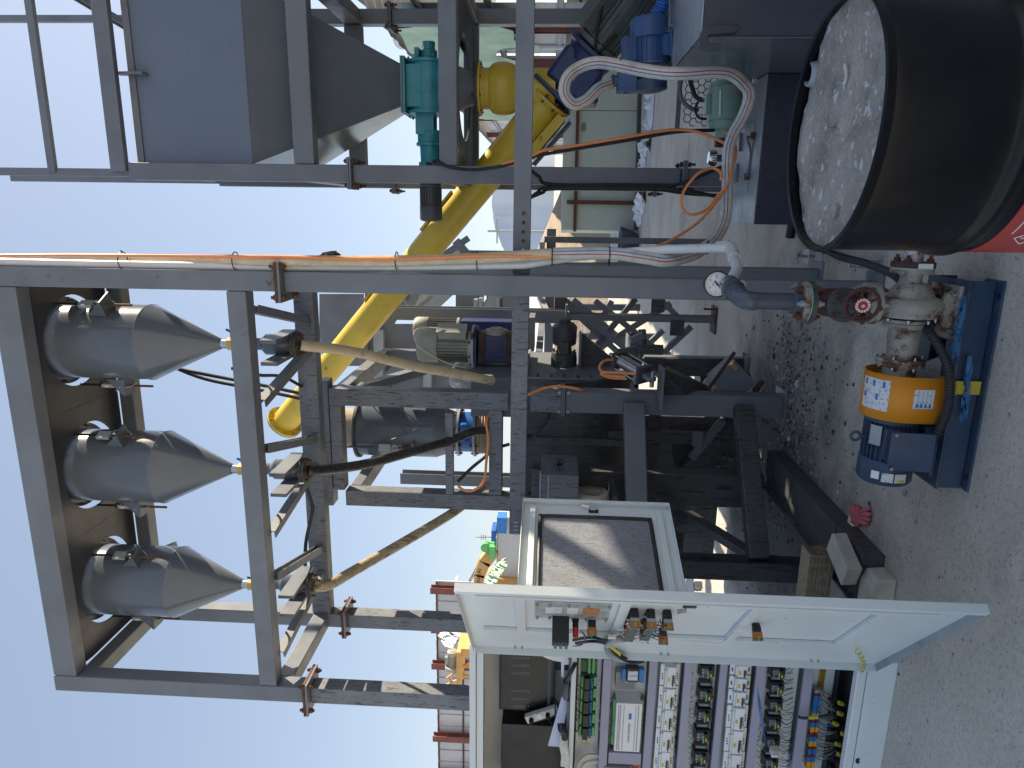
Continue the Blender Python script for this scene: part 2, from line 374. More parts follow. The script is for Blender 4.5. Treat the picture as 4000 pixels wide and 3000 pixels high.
# ================================================================ GROUND AND FAR SETTING
def concrete():
    m = bpy.data.materials.new('concrete_yard'); m.use_nodes = True; n = m.node_tree.nodes; l = m.node_tree.links; b = n['Principled BSDF']
    geo = n.new('ShaderNodeNewGeometry')
    def noise(s, d=6, ro=.6, sc=(1, 1, 1)):
        mp = n.new('ShaderNodeMapping'); mp.inputs['Scale'].default_value = sc; l.new(geo.outputs['Position'], mp.inputs['Vector'])
        t = n.new('ShaderNodeTexNoise'); t.inputs['Scale'].default_value = s; t.inputs['Detail'].default_value = d; t.inputs['Roughness'].default_value = ro; l.new(mp.outputs[0], t.inputs['Vector']); return t.outputs['Fac']
    def rg(f, a, bb, lo=0., hi=1.):
        r = n.new('ShaderNodeMapRange'); r.inputs[1].default_value = a; r.inputs[2].default_value = bb; r.inputs[3].default_value = lo; r.inputs[4].default_value = hi; l.new(f, r.inputs[0]); return r.outputs[0]
    def mix(a, c2, f):
        x = n.new('ShaderNodeMix'); x.data_type = 'RGBA'; l.new(a, x.inputs[6]); x.inputs[7].default_value = (*c2, 1); l.new(f, x.inputs[0]); return x.outputs[2]
    rgb = n.new('ShaderNodeRGB'); rgb.outputs[0].default_value = (.54, .51, .455, 1); c = rgb.outputs[0]
    c = mix(c, (.38, .34, .28), rg(noise(.9, 8, .65), .42, .68, 0, .8))
    c = mix(c, (.42, .38, .29), rg(noise(1.7, 5), .55, .75, 0, .5))
    c = mix(c, (.24, .215, .18), rg(noise(1.3, 9, .7, (.5, 1.4, 1)), .52, .72, 0, .75))      # tyre and slurry stains
    c = mix(c, (.58, .54, .47), rg(noise(14, 6, .7), .55, .75, 0, .5))
    c = mix(c, (.15, .15, .15), rg(noise(60, 3, .6), .62, .7, 0, .75))
    c = mix(c, (.07, .07, .07), rg(noise(38, 2, .5), .71, .73, 0, .85)); c = mix(c, (.20, .19, .17), rg(noise(110, 3, .6), .58, .68, 0, .6)); c = mix(c, (.62, .60, .54), rg(noise(95, 3, .6), .60, .68, 0, .5)); c = mix(c, (.10, .10, .10), rg(noise(48, 2, .5), .69, .71, 0, .8))
    # the black spill round the mixer's feet
    vm = n.new('ShaderNodeVectorMath'); vm.operation = 'DISTANCE'; vm.inputs[1].default_value = (-1.75, 4.5, 0); l.new(geo.outputs['Position'], vm.inputs[0])
    ad = n.new('ShaderNodeMath'); ad.operation = 'MULTIPLY_ADD'; l.new(noise(3.2, 8, .7), ad.inputs[0]); ad.inputs[1].default_value = 2.2; l.new(vm.outputs['Value'], ad.inputs[2])
    c = mix(c, (.075, .075, .08), rg(ad.outputs[0], 2.75, 1.7, 0, .85))
    c = mix(c, (.12, .12, .12), rg(noise(45, 4, .7), .5, .62, 0, .25))
    l.new(c, b.inputs['Base Color']); b.inputs['Roughness'].default_value = .85
    bp = n.new('ShaderNodeBump'); bp.inputs['Distance'].default_value = .004; bp.inputs['Strength'].default_value = .8; l.new(noise(35, 8, .7), bp.inputs['Height']); l.new(bp.outputs[0], b.inputs['Normal'])
    return m
M['yard'] = concrete()
g = MB(); g.add([(-900, -200, 0), (900, -200, 0), (900, 1500, 0), (-900, 1500, 0)], [(0, 1, 2, 3)]); struct(g.build('ground', 'yard'))

# low far hills beyond the plant
def ridge(y, z0, amp, seed, name='hills', x0=-700, x1=900):
    rnd = random.Random(seed); vs = []; N = 260; xc = Y(1900, 780, y).x
    for i in range(N+1):
        x = x0+(x1-x0)*i/N; h = 14+z0*math.exp(-((x-xc)/95)**2)+amp*(.3*math.sin(i*.13+seed)+.2*math.sin(i*.31)+.06*rnd.uniform(-1, 1)); vs += [(x, y, -1), (x, y+60, max(2, h)), (x, y+320, -1)]
    fs = []
    for i in range(N): 
        for k in range(2): fs.append((3*i+k, 3*i+3+k, 3*i+4+k, 3*i+1+k))
    m = MB(); m.add(vs, fs, True); o = m.build(name, 'hill'); struct(o)
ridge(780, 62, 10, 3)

# pale retaining wall of upright panels, at the back of the yard
root = thing('retaining_wall', 'long pale green panelled wall with a rusty rail at the back of the yard', 'wall', (1.4, 13.6, 0))
A = V((-.36, 13.15, 0)); B = V((3.9, 14.2, 0)); d = (B-A); n_ = 4
nr = V((d.y, -d.x, 0)).normalized()
for i in range(n_):
    a = A+d*(i/n_)+d.normalized()*.006; b = A+d*((i+1)/n_)-d.normalized()*.006; c = (a+b)/2
    MB().obox(c+PZ*.69-nr*.12, d, nr, PZ, (b-a).length, .24, 1.38).build('panel', 'wall', root, bev=.008)
MB().obox((A+B)/2+nr*.03+PZ*1.13+d*(-.02), d, nr, PZ, d.length*.97, .05, .055).build('rail', 'rust', root)
MB().obox(A+d*.115+nr*.05+PZ*.66, d, nr, PZ, .06, .06, 1.25).build('upright', 'rust', root)
MB().obox((A+B)/2+nr*.10+PZ*.03, d, nr, PZ, d.length, .16, .06).build('kerb', 'slate_d', root)
# crumpled sheeting along its foot
def crumple(name, pts, w, h, m, lab, cat, group=None, seed=1):
    rnd = random.Random(seed); P = smooth_path(pts, 9); mb = MB(); vs = []; n = 7
    for i, p in enumerate(P):
        dd = (P[min(i+1, len(P)-1)]-P[max(0, i-1)]).normalized(); s = V((dd.y, -dd.x, 0))
        for j in range(n):
            t = j/(n-1)-.5; vs.append(p+s*w*t*rnd.uniform(.7, 1.3)+PZ*(.008+h*rnd.uniform(.1, 1)*(1-abs(2*t))**.6)+dd*rnd.uniform(-.03, .03))
    fs = [(i*n+j, i*n+j+1, (i+1)*n+j+1, (i+1)*n+j) for i in range(len(P)-1) for j in range(n-1)]
    mb.add(vs, fs, True); o = mb.build(name, m); tag(o, lab, cat, group); return o
crumple('plastic_sheet', [Z(2545, 330), Z(2550, 420), Z(2540, 520), Z(2545, 560)], .36, .15, 'sheet', 'crumpled white sheeting at the wall foot, right of the sloping orange hose', 'plastic sheet', 'sheeting along the wall', 2)
crumple('plastic_sheet', [Z(2525, 560), Z(2520, 640), Z(2512, 672)], .36, .15, 'sheet', 'crumpled white sheeting at the wall foot, just right of the dark steel post', 'plastic sheet', 'sheeting along the wall', 3)
crumple('plastic_sheet', [Z(2525, 752), Z(2510, 800), Z(2500, 860)], .4, .16, 'sheet', 'crumpled white sheeting at the wall foot left of the dark steel post', 'plastic sheet', 'sheeting along the wall', 5)

# sand heap behind the wall
def heap(name, c, r, h, m, lab, seed=0):
    rnd = random.Random(seed); mb = MB(); n = 40; vs = []; K = 9
    for k in range(K+1):
        t = k/K
        for i in range(n):
            an = 2*math.pi*i/n; rr = r*t*(1+.1*math.sin(3*an+seed)+.03*rnd.uniform(-1, 1)); vs.append((c[0]+math.cos(an)*rr, c[1]+math.sin(an)*rr*.8, h*(1-t)**1.05+rnd.uniform(-.03, .03)*(k < K)-(.05 if k == K else 0)))
    fs = [(k*n+i, (k+1)*n+i, (k+1)*n+(i+1) % n, k*n+(i+1) % n) for k in range(K) for i in range(n)]
    mb.add(vs, fs, True); return tag(mb.build(name, m), lab, 'sand heap')
pk = Y(2070, 1010, 24.); heap('sand_heap', (pk.x-.5, 24), 6.2, 2.3, 'sand', 'tall tan heap of sand rising behind the pale wall')
# pile of dark things right of the wall's left end
mb = MB(); tubs = thing('washtub', 'blue grey tub lying on the ground beside the left end of the pale wall', 'tub', Z(2490, 960, 0))
c = Z(2490, 965, .0); mb.lathe(c+PZ*.02, PZ, [(0, .25), (.3, .36), (.3, .33), (.02, .23)], 24, False); mb.build('tub_shell', 'blue2', tubs); MB().cyl(c+PZ*.02, c+PZ*.05, .24).build('tub_base', 'blue2', tubs)

# warehouse along the right of the yard: red columns, grey cladding, green tarpaulin
wh = thing('warehouse', 'long grey clad warehouse with red steel columns behind the storage tank', 'warehouse', (3.2, 20, 0))
mb = MB()
for y in [(2, 12.9)]+[(12.9+4.2*i, 12.9+4.2*(i+1)) for i in range(8)]:
    mb = MB(); z1 = 4.4; N = max(8, int((y[1]-y[0])/.24)); vs = []
    for i in range(N+1):
        yy = y[0]+.01+(y[1]-y[0]-.02)*i/N; xx = 3.36+(.05 if i % 2 else 0); vs += [(xx, yy, .9 if y[0] > 12 else 0), (xx, yy, z1)]
    mb.add(vs, [(2*i, 2*i+1, 2*i+3, 2*i+2) for i in range(N)]); mb.build('cladding_sheet', 'corr', wh)
for y in (2.2, 5, 9.3, 13.9, 17.3, 21.8, 27, 33, 40):
    MB().ibeam((3.22, y, 0), (3.22, y, 4.6), .2, .2, .016, (0, 1, 0)).build('column', 'iron', wh)
MB().box(3.3, 6, 3.5, 7.0, 4.6, 5.7).build('added_sun_block', 'corr', wh)  # unseen block, added to keep a sun patch off the ground by the cabinet
for z in (1.5, 2.7, 3.9): MB().channel((3.31, 2, z), (3.31, 46, z), .05, .12).build('girt', 'galv', wh)
mb = MB(); N = 120; vs = []
for i in range(N+1):
    yy = 1.8+45*i/N; dz = .04*(i % 2); vs += [(2.95, yy, 4.45+dz), (9.5, yy, 5.9+dz), (16, yy, 4.45+dz)]
mb.add(vs, [(3*i+k, 3*i+3+k, 3*i+4+k, 3*i+1+k) for i in range(N) for k in (0, 1)]); mb.build('roof', 'corr', wh)
MB().box(3.4, 15.5, 2, 2.1, 0, 4.4).build('gable', 'corr', wh)
# tarps hang from the eaves in the two bays you see
def tarp(y0, y1, z0, z1, x, seed):
    rnd = random.Random(seed); mb = MB(); n = 14; vs = []
    for i in range(n+1):
        for j in range(n+1):
            t = j/n; zb = z0+.35*math.sin(i*.9+seed)+.2*rnd.uniform(-1, 1)*(j == 0); vs.append((x+.06*math.sin(i*1.1+j*.35)+.015*rnd.uniform(-1, 1), y0+(y1-y0)*i/n, zb+(z1-zb)*t))
    mb.add(vs, [(i*(n+1)+j, i*(n+1)+j+1, (i+1)*(n+1)+j+1, (i+1)*(n+1)+j) for i in range(n) for j in range(n)], True); return mb.build('tarpaulin', 'tarp')
tag(tarp(12.4, 16.9, 2.3, 4.3, 2.9, 1), 'ragged pale green tarpaulin hanging nearest from the warehouse eaves', 'tarpaulin', 'tarpaulins on the warehouse')
tag(tarp(17.7, 25.5, 1.9, 4.2, 2.95, 4), 'ragged green tarpaulin hanging farther along the warehouse eaves', 'tarpaulin', 'tarpaulins on the warehouse')

# far blue grey mesh-clad shed seen under the yellow conveyor, and long metal hall at the left with red columns
hall = thing('metal_hall', 'low light grey metal hall with red columns on the left horizon', 'hall', (-14, 24, 0))
def HX(y, q): return Y(1800, y, q).x
q = 26.; xs = [Y(1710, y, q).x for y in (2290, 2442, 2582, 2862, 3010, 3150)]
hz = Y(1705, 2600, q).z
x0, x1 = Y(1700, 3300, q).x, Y(1700, 2270, q).x
W_ = (x1-x0)/44
for i in range(44):
    MB().box(x0+W_*i+.01, x0+W_*(i+1)-.01, q+(.04 if i % 2 else 0), q+.1, 0, hz).build('wall_sheet', 'corr', hall)
for x in xs: MB().ibeam((x, q-.25, 0), (x, q-.25, hz+.15), .28, .28, .02, (0, 1, 0)).build('column', 'iron', hall)
for z in (hz-.06, hz-1.15): MB().cyl((x0, q-.05, z), (x1, q-.05, z), .035, n=8).build('rail', 'rust', hall)
MB().box(x0, x1, q+.1, q+.5, hz-.9, hz-.8).build('roof', 'corr', hall)

# yellow batching machine with a pale motor on its deck, in front of the hall
ym = thing('yellow_machine', 'yellow framed machine with a pale motor and fan on its deck, above the control cabinet', 'machine', Z(1900, 2600, 0)*0+Y(2140, 2580, 15)*1)
q = 15.
def YP(x, y, dq=0): return Y(x, y, q+dq)
MB().beam(YP(1800, 2505), YP(1800, 2640), .9, .10).build('deck', 'yelo', ym)
MB().box(YP(1800, 2540).x, YP(1800, 2505).x, q-.3, q+.4, YP(1870, 2520).z, YP(1793, 2520).z).build('cabin', 'yelo', ym)
for yy in (2515, 2560, 2600, 2638): MB().cyl(YP(1795, yy), V((YP(1795, yy).x, q, 0)), .045).build('leg', 'yelo', ym)
MB().cyl(YP(1745, 2650), YP(1830, 2590), .03).build('brace', 'yelo', ym)
MB().cyl(YP(1745, 2675), YP(1815, 2645), .03).build('brace', 'yelo', ym)
MB().cyl(YP(1760, 2648), YP(1760, 2675), .03).build('handrail', 'yelo', ym)
motor(ym, YP(1768, 2600), YP(1766, 2528)-YP(1768, 2600), .12, .42, 'mlight', box_dir=PZ)
MB().cyl(YP(1770, 2608), YP(1770, 2598), .2).build('gear_case', 'mlight', ym)
o = crumple('cloth_cover', [Y(1825, 2440, 16), Y(1790, 2470, 16), Y(1775, 2500, 16)], .9, .5, 'sheet', 'white cloth draped behind the yellow machine', 'cloth', None, 8)

# excavator arm, green and blue machines over the far containers
ex = thing('excavator', 'orange excavator boom reaching up beside the green winch in the distance', 'excavator', Y(2110, 2250, 22))
q = 22.
bp = [YP(1868, 2300), YP(1873, 2245), YP(1893, 2195), YP(1925, 2155)]
bo = MB()
for i in range(3): bo.beam(bp[i], bp[i+1]+(bp[i+1]-bp[i])*.12, .3, (.34, .38, .42)[i])
bm_ = bo.build('boom', 'yelo', ex)
text('HYUNDAI', .21, (bp[0].lerp(bp[1], .72))+V((0, -.157, 0)), (bp[0]-bp[1])*-1, PZ, 'black', bm_)
MB().cyl(YP(1835, 2270), YP(1868, 2210), .05).build('cylinder', 'steel', ex)
MB().cyl(YP(1868, 2210), YP(1880, 2180), .08).build('cylinder_barrel', 'yelo', ex)
MB().box(YP(1900, 2320).x, YP(1900, 2250).x, q-.6, q+.6, 0, YP(1905, 2290).z).build('body', 'yelo', ex)
gm = thing('green_winch', 'bright green machine with a round reel and a blue box, on the far containers', 'winch', YP(1935, 2140))
MB().box(YP(1935, 2163).x, YP(1935, 2116).x, q-.4, q+.3, YP(1937, 2140).z, YP(1915, 2140).z).build('housing', 'egrn', gm)
MB().lathe(YP(1900, 2125)+V((0, -.3, 0)), PY, [(0, .1), (0, .17), (.2, .17), (.2, .1)], 20).build('reel', 'egrn', gm)
MB().box(YP(1935, 2105).x, YP(1935, 2064).x, q-.2, q+.5, YP(1937, 2085).z, YP(1921, 2085).z).build('blue_box', 'bblue', gm)
MB().cyl(YP(1920, 2098), YP(1858, 2098), .018).build('mast', 'galv', gm)
for k, xx in enumerate((1880, 1888, 1896)): MB().cyl(YP(xx, 2088), YP(xx, 2108), .012).build('rung', 'galv', gm)
ct = thing('container', 'pale blue ribbed container on the horizon right of the window door', 'container', YP(2100, 2100))
cx0, cx1 = YP(1950, 2250).x, YP(1950, 2020).x
MB().box(cx0, cx1, q+.05, q+2.4, 0, YP(1940, 2100).z).build('container_body', 'corr', ct)
for i in range(26):
    x = cx0+(cx1-cx0)*(i+.5)/26; MB().box(x-.045, x+.045, q-.01, q+.05, .1, YP(1945, 2100).z).build('rib', 'corr', ct)
MB().box(YP(2000, 2060).x, YP(2000, 2000).x, q-.5, q, YP(1982, 2030).z, YP(1945, 2030).z).build('blue_end', 'tblue', ct)
crumple('tarp_bundle', [Y(1985, 2195, 13), Y(1965, 2215, 13), Y(1945, 2250, 13), Y(1928, 2275, 13)], .5, .22, 'tarp', 'pale crumpled tarpaulin bundle on the horizon beside the open cabinet door', 'tarpaulin', None, 11)
ub = thing('utility_poles', 'thin utility pole with crossarms on the horizon beyond the conveyor', 'utility pole', Y(2140, 905, 60))
a = Y(2100, 905, 60); MB().cyl(V((a.x, 60, 0)), V((a.x, 60, Y(1905, 905, 60).z)), .14, .09, n=8).build('pole', 'galv', ub)
z = Y(1945, 905, 60).z; MB().box(a.x-1, a.x+1, 59.9, 60.05, z, z+.12).build('crossarm', 'galv', ub)
lt = thing('street_light', 'curved grey lamp bracket on a thin pole beside the warehouse eaves', 'lamp post', Y(2150, 190, 16))
lb = Y(1700, 182, 16); MB().tube([V((lb.x, 16, 0)), lb, Y(1600, 182, 16), Y(1560, 178, 16), Y(1543, 150, 16)], .06, 8).build('pole', 'pvc', lt)
for xx in (1628, 1640): MB().cyl(Y(xx, 172, 16), Y(xx, 192, 16), .09, n=8).build('bracket', 'galv', lt)

# ================================================================ HOPPER FRAME
hf = thing('hopper_frame', 'tall slate grey square tube frame carrying three cone hoppers under the sky', 'steel frame', (-1.55, 3.82, 0))
def fr(x0, x1, y0, y1, z0, z1, name, m='slate', root=hf, bev=.006): return MB().box(x0, x1, y0, y1, z0, z1).build(name, m, root, bev=bev)
fr(-.41, -.31, 3.40, 3.50, .012, 2.858, 'post'); fr(-.41, -.31, 3.40, 3.50, 2.888, 4.38, 'post', 'slate_r')
fr(-2.77, -2.67, 3.40, 3.50, .012, 2.858, 'post', 'slate_s'); fr(-2.77, -2.67, 3.40, 3.50, 2.888, 4.38, 'post')
fr(-.41, -.31, 4.15, 4.25, .012, 2.858, 'post'); fr(-.41, -.31, 4.15, 4.25, 2.888, 4.26, 'post')
fr(-2.77, -2.67, 4.15, 4.25, .012, 2.858, 'post', 'slate_s'); fr(-2.77, -2.67, 4.15, 4.25, 2.888, 4.26, 'post')
for (x, y) in ((-.36, 3.45), (-2.72, 3.45), (-.36, 4.2), (-2.72, 4.2)):
    for z in (2.859, 2.8745): MB().box(x-.1, x+.1, y-.1, y+.1, z, z+.0135).build('splice_plate', 'rust' if z > 2.87 else 'slate_r', hf, bev=.002)
    for i in (-1, 1):
        for j in (-1, 1):
            b = MB(); b.cyl((x+i*.076, y+j*.076, 2.832), (x+i*.076, y+j*.076, 2.915), .008, n=8); b.cyl((x+i*.076, y+j*.076, 2.842), (x+i*.076, y+j*.076, 2.858), .015, n=6); b.cyl((x+i*.076, y+j*.076, 2.889), (x+i*.076, y+j*.076, 2.902), .015, n=6)
            b.build('bolt', 'rust', hf)
    MB().box(x-.09, x+.09, y-.09, y+.09, 0, .012).build('base_plate', 'slate_r', hf)
    MB().channel((x+.12, y-.05, .04), (x+.12, y+.05, .04), .08, .08, .006).build('anchor_angle', 'galv', hf)
    b = MB(); b.cyl((x+.12, y+.02, .04), (x+.12, y+.02, .13), .007, n=8); b.cyl((x+.12, y-.03, .04), (x+.12, y-.03, .11), .007, n=8); b.build('anchor_bolt', 'steel', hf)
fr(-2.668, -.412, 3.402, 3.498, 4.24, 4.377, 'top_beam'); fr(-2.668, -.412, 4.152, 4.248, 4.17, 4.258, 'top_beam')
fr(-.408, -.312, 3.502, 4.148, 4.17, 4.258, 'top_beam'); fr(-2.768, -2.672, 3.502, 4.148, 4.17, 4.258, 'top_beam')
fr(-2.668, -.412, 3.402, 3.498, 3.055, 3.155, 'lower_beam', 'slate_r'); fr(-3.05, -.0, 4.15, 4.25, 2.975, 3.10, 'lower_beam', 'slate_s') if 0 else fr(-2.668, -.412, 4.152, 4.248, 2.975, 3.098, 'lower_beam', 'slate_s')
fr(-2.768, -2.672, 3.502, 4.148, 2.99, 3.09, 'lower_beam'); fr(-.408, -.312, 3.502, 4.148, 2.99, 3.09, 'lower_beam')
# plate with three round holes
HP = (-.763, -1.518, -2.277); HQ = 3.825
def plate_hole(mb, cx, cy, x0, x1, y0, y1, r, z0, z1, n=40):
    ou = []; inn = []
    for i in range(n):
        an = 2*math.pi*(i+.5)/n; c, s = math.cos(an), math.sin(an); inn.append((cx+r*c, cy+r*s))
        k = min((x1-cx)/c if c > 1e-6 else ((x0-cx)/c if c < -1e-6 else 9e9), (y1-cy)/s if s > 1e-6 else ((y0-cy)/s if s < -1e-6 else 9e9)); ou.append((cx+k*c, cy+k*s))
    vs = [(*p, z0) for p in ou]+[(*p, z0) for p in inn]+[(*p, z1) for p in ou]+[(*p, z1) for p in inn]; fs = []
    for i in range(n):
        j = (i+1) % n; fs += [(i, n+i, n+j, j), (2*n+i, 2*n+j, 3*n+j, 3*n+i), (n+i, 3*n+i, 3*n+j, n+j)]
    mb.add(vs, fs)
xb = [-.412, (HP[0]+HP[1])/2, (HP[1]+HP[2])/2, -2.668]
for i, h in enumerate(HP):
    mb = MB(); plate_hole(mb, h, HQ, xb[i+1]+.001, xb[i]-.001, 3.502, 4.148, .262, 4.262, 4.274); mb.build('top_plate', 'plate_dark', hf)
# V braces under each hopper's pipe
for h in HP:
    for s in (-1, 1):
        MB().channel(V((h+s*.25, 3.50, 3.06)), V((h+s*.09, 4.15, 3.02)), .045, .05, .006, flip=-s).build('angle_brace', 'slate_r', hf)
    MB().box(h-.07, h-.05, 3.6, 3.95, 3.0, 3.09).build('pipe_bracket', 'slate', hf); MB().box(h+.05, h+.07, 3.6, 3.95, 3.0, 3.09).build('pipe_bracket', 'slate', hf)
for (x, z) in ((-.345, 4.16), (-.36, 4.13), (-.352, 3.96)):
    pass
# ================================================================ CONE HOPPERS
def cone_hopper(x, lab):
    t = thing('cone_hopper', lab, 'hopper', (x, HQ, 3.8), 'weighing hoppers hanging in the frame')
    c = V((x, HQ, 0)); r = .213
    MB().lathe(c, PZ, [(3.80, r), (4.33, r), (4.33, r-.006), (3.80, r-.006)], 56, False).build('cylinder_shell', 'slate_g', t)
    MB().lathe(c, PZ, [(3.405, .03), (3.797, r+.001), (3.803, r+.002)], 56, False).build('cone', 'slate_g', t)
    MB().torus(c+PZ*3.80, PZ, r+.001, .0022, 56, 6).build('weld_seam', 'slate_r', t)
    f = MB(); f.lathe(c, PZ, [(4.315, r), (4.315, .25), (4.325, .25), (4.325, r)], 48, False); fl = f.build('rim_flange', 'slate_g', t)
    for i in range(10):
        an = 2*math.pi*i/10+.3; MB().bolt(c+V((math.cos(an)*.236, math.sin(an)*.236, 4.315)), -PZ, .009, .012).build('bolt', 'rust', fl)
    MB().lathe(c, PZ, [(4.327, .10), (4.345, r-.01), (4.345, .02)], 32, True).build('lid', 'slate_d', t)
    MB().lathe(c, PZ, [(3.36, .027), (3.41, .027), (3.41, .031), (3.425, .034)], 20).build('outlet_neck', 'steel', t)
    v = MB(); v.cyl(c+PZ*3.365, c+PZ*3.33, .036, n=8); v.cyl(c+PZ*3.33, c+PZ*3.26, .028, n=16); v.cyl(c+PZ*3.26, c+PZ*3.23, .036, n=8); v.build('ball_valve', 'brass', t)
    MB().tube([c+V((.03, -.02, 3.30)), c+V((.06, -.05, 3.29)), c+V((.1, -.09, 3.33))], .007, 8).build('valve_lever', 'bblue', t)
    p = MB(); p.lathe(c+V((0, .02, 0)), PZ, [(3.232, .034), (3.18, .034), (3.15, .06), (3.05, .06), (3.01, .042), (2.985, .042)], 28); p.build('down_pipe', 'slate_g', t)
    q = MB(); bm = MB()
    for z in (2.987, 2.969): flange(q, c+V((0, .02, z)), PZ, .075, .015, 6, .008, .8, 28, bm, .012)
    q.build('pipe_flange', 'slate_d', t)
    o = bm.build('flange_bolts', 'rust', t); o['kind'] = 'stuff'
    # three hangers: bracket, load cell, shackle, rod
    for an in (-28, 152+30, 75):
        d = V((math.cos(R(an)), math.sin(R(an)), 0)); s = PZ.cross(d); k = c+d*(r+.045)
        g = MB(); g.obox(k+PZ*3.972, d, s, PZ, .1, .1, .008)
        for e in (-.045, .045): g.prism([c+d*r+s*e+PZ*3.976, c+d*(r+.095)+s*e+PZ*3.976, c+d*r+s*e+PZ*4.075], s*.006)
        hg = g.build('hanger_bracket', 'slate_g', t)
        MB().cyl(k+PZ*3.83, k+PZ*4.0, .007, n=10).build('threaded_rod', 'rust', hg)
        MB().torus(k+PZ*4.025, s, .018, .0065, 18, 8).build('eye_bolt', 'steel', hg)
        lc = MB(); lc.obox(k+PZ*4.085, d, s, PZ, .022, .05, .075); lo = lc.build('load_cell', 'galv', t, bev=.003)
        MB().box(k.x-.004, k.x+.004, k.y-.028, k.y+.028, 4.08, 4.10).build('cell_label', 'white', lo)
        MB().torus(k+PZ*4.137, s, .013, .005, 14, 6).build('eye_bolt', 'black', lo)
        MB().cyl(k+PZ*4.14, k+PZ*4.262, .007, n=10).build('hanging_rod', 'black', lo)
        MB().tube([k+V((0, 0, 4.06))+s*.03, k+s*.05+PZ*4.0, k+s*.03+PZ*3.95, k-d*.02+PZ*3.92], .0025, 6).build('cell_wire', 'galv', lo)
    return t
cone_hopper(HP[0], 'right cone hopper of the three, hanging next to the post with the hoses')
cone_hopper(HP[1], 'middle cone hopper of the three glossy grey hoppers hanging in the tall frame')
cone_hopper(HP[2], 'left cone hopper of the three, above the control cabinet end of the frame')

# corrugated hoses from the hoppers to the mixer
def dq(x, y, q): return Y(x, y, q)
def mk(name, mb, m, lab, cat, grp=None): return tag(mb.build(name, m), lab, cat, grp)
G = 'corrugated hoses from the cone hoppers'
h1 = [V((HP[0], 3.845, 2.955)), dq(1215, 1354, 3.87), dq(1300, 1362, 3.95), dq(1422, 1383, 4.1), dq(1603, 1428, 4.3), dq(1784, 1460, 4.5), dq(1892, 1482, 4.62), dq(1925, 1488, 4.66)]
mk('corrugated_hose', MB().ribbed(h1, .031, .016, .022), 'hosey', 'yellowed clear corrugated hose, the rightmost, dropping straight from its hopper', 'hose', G)
h2 = [V((HP[1], 3.845, 2.955)), dq(1241, 1838, 3.88), dq(1422, 1814, 4.1), dq(1603, 1766, 4.3), dq(1753, 1723, 4.5), dq(1844, 1687, 4.6), dq(1925, 1681, 4.66)]
mk('corrugated_hose', MB().ribbed(h2, .031, .016, .04), 'hosed', 'dark corrugated hose in the middle, its ribs standing out black', 'hose', G)
h3 = [V((HP[2], 3.845, 2.955)), dq(1241, 2292, 3.87), dq(1289, 2283, 3.9), dq(1362, 2241, 4.0), dq(1482, 2172, 4.2), dq(1603, 2102, 4.35), dq(1772, 2000, 4.6), dq(1880, 1915, 4.8), dq(1930, 1880, 4.85)]
mk('corrugated_hose', MB().ribbed(h3, .033, .018, .02), 'hoset', 'brown stained corrugated hose at the left, sweeping down against the sky', 'hose', G)
for i, (pts, lab) in enumerate(((([Y(905, 1440, 3.9), Y(950, 1440, 3.95), Y(1010, 1465, 4.0), Y(1100, 1470, 4.05), Y(1180, 1510, 4.14)]), 'upper black cable curving over the hopper frame beside the right hopper'),
        ([Y(620, 1390, 4.3), Y(680, 1432, 4.3), Y(750, 1452, 4.3), Y(1000, 1500, 4.3), Y(1190, 1540, 4.3)], 'thick black cable bundle running down to the right behind the frame'),
        ([Y(600, 1390, 4.35), Y(660, 1425, 4.35), Y(800, 1480, 4.35), Y(1000, 1520, 4.35), Y(1190, 1560, 4.35)], 'second black cable beside the thick bundle behind the frame'),
        ([Y(1185, 1865, 3.95), Y(1215, 1960, 4.0), Y(1220, 2000, 4.0), Y(1195, 2120, 4.0), Y(1192, 2240, 4.0)], 'black cable looping from the middle pipe flange to the left one'))):
    mk('cable', MB().tube(pts, .012 if i else .01, 8), 'condu', lab, 'cable', 'black cables on the hopper frame')
# ================================================================ STORAGE TANK AND ITS FRAME
tf = thing('tank_frame', 'slate grey welded frame standing round the square storage tank', 'steel frame', (.84, 5.4, 0))
def tb(x0, x1, y0, y1, z0, z1, name, m='slate', bev=.006): return MB().box(x0, x1, y0, y1, z0, z1).build(name, m, tf, bev=bev)
PW = .11
for (x, y) in ((.158, 4.7), (1.41, 4.7), (.158, 6.0), (1.41, 6.0)):
    tb(x, x+PW, y, y+PW, .74, 2.852, 'post'); tb(x, x+PW, y, y+PW, 2.882, 4.36, 'post'); tb(x, x+PW, y, y+PW, .012, .70, 'post')
    cx, cy = x+PW/2, y+PW/2
    for zz in (2.853, .705):
        for k in (0, .0155): MB().box(cx-.1, cx+.1, cy-.1, cy+.1, zz+k, zz+k+.0125).build('splice_plate', 'slate_r', tf, bev=.002)
        for i in (-1, 1):
            for j in (-1, 1):
                b = MB(); b.cyl((cx+i*.076, cy+j*.076, zz-.05), (cx+i*.076, cy+j*.076, zz+.05), .008, n=8)
                for e in (-.022, .03): b.cyl((cx+i*.076, cy+j*.076, zz+e), (cx+i*.076, cy+j*.076, zz+e+.014), .015, n=6)
                b.build('bolt', 'rustr', tf)
    MB().box(cx-.09, cx+.09, cy-.09, cy+.09, 0, .012).build('base_plate', 'slate_r', tf)
    MB().box(x+.02, x+.07, y+.02, y+.07, 4.36, 6.2).build('guard_post', 'slate', tf)
for (z0, z1) in ((3.105, 3.24), (2.168, 2.285)):
    tb(.271, 1.407, 4.703, 4.805, z0, z1, 'beam'); tb(.271, 1.407, 6.003, 6.105, z0, z1, 'beam')
    tb(.161, .265, 4.813, 5.997, z0, z1, 'beam'); tb(1.413, 1.517, 4.813, 5.997, z0, z1, 'beam')
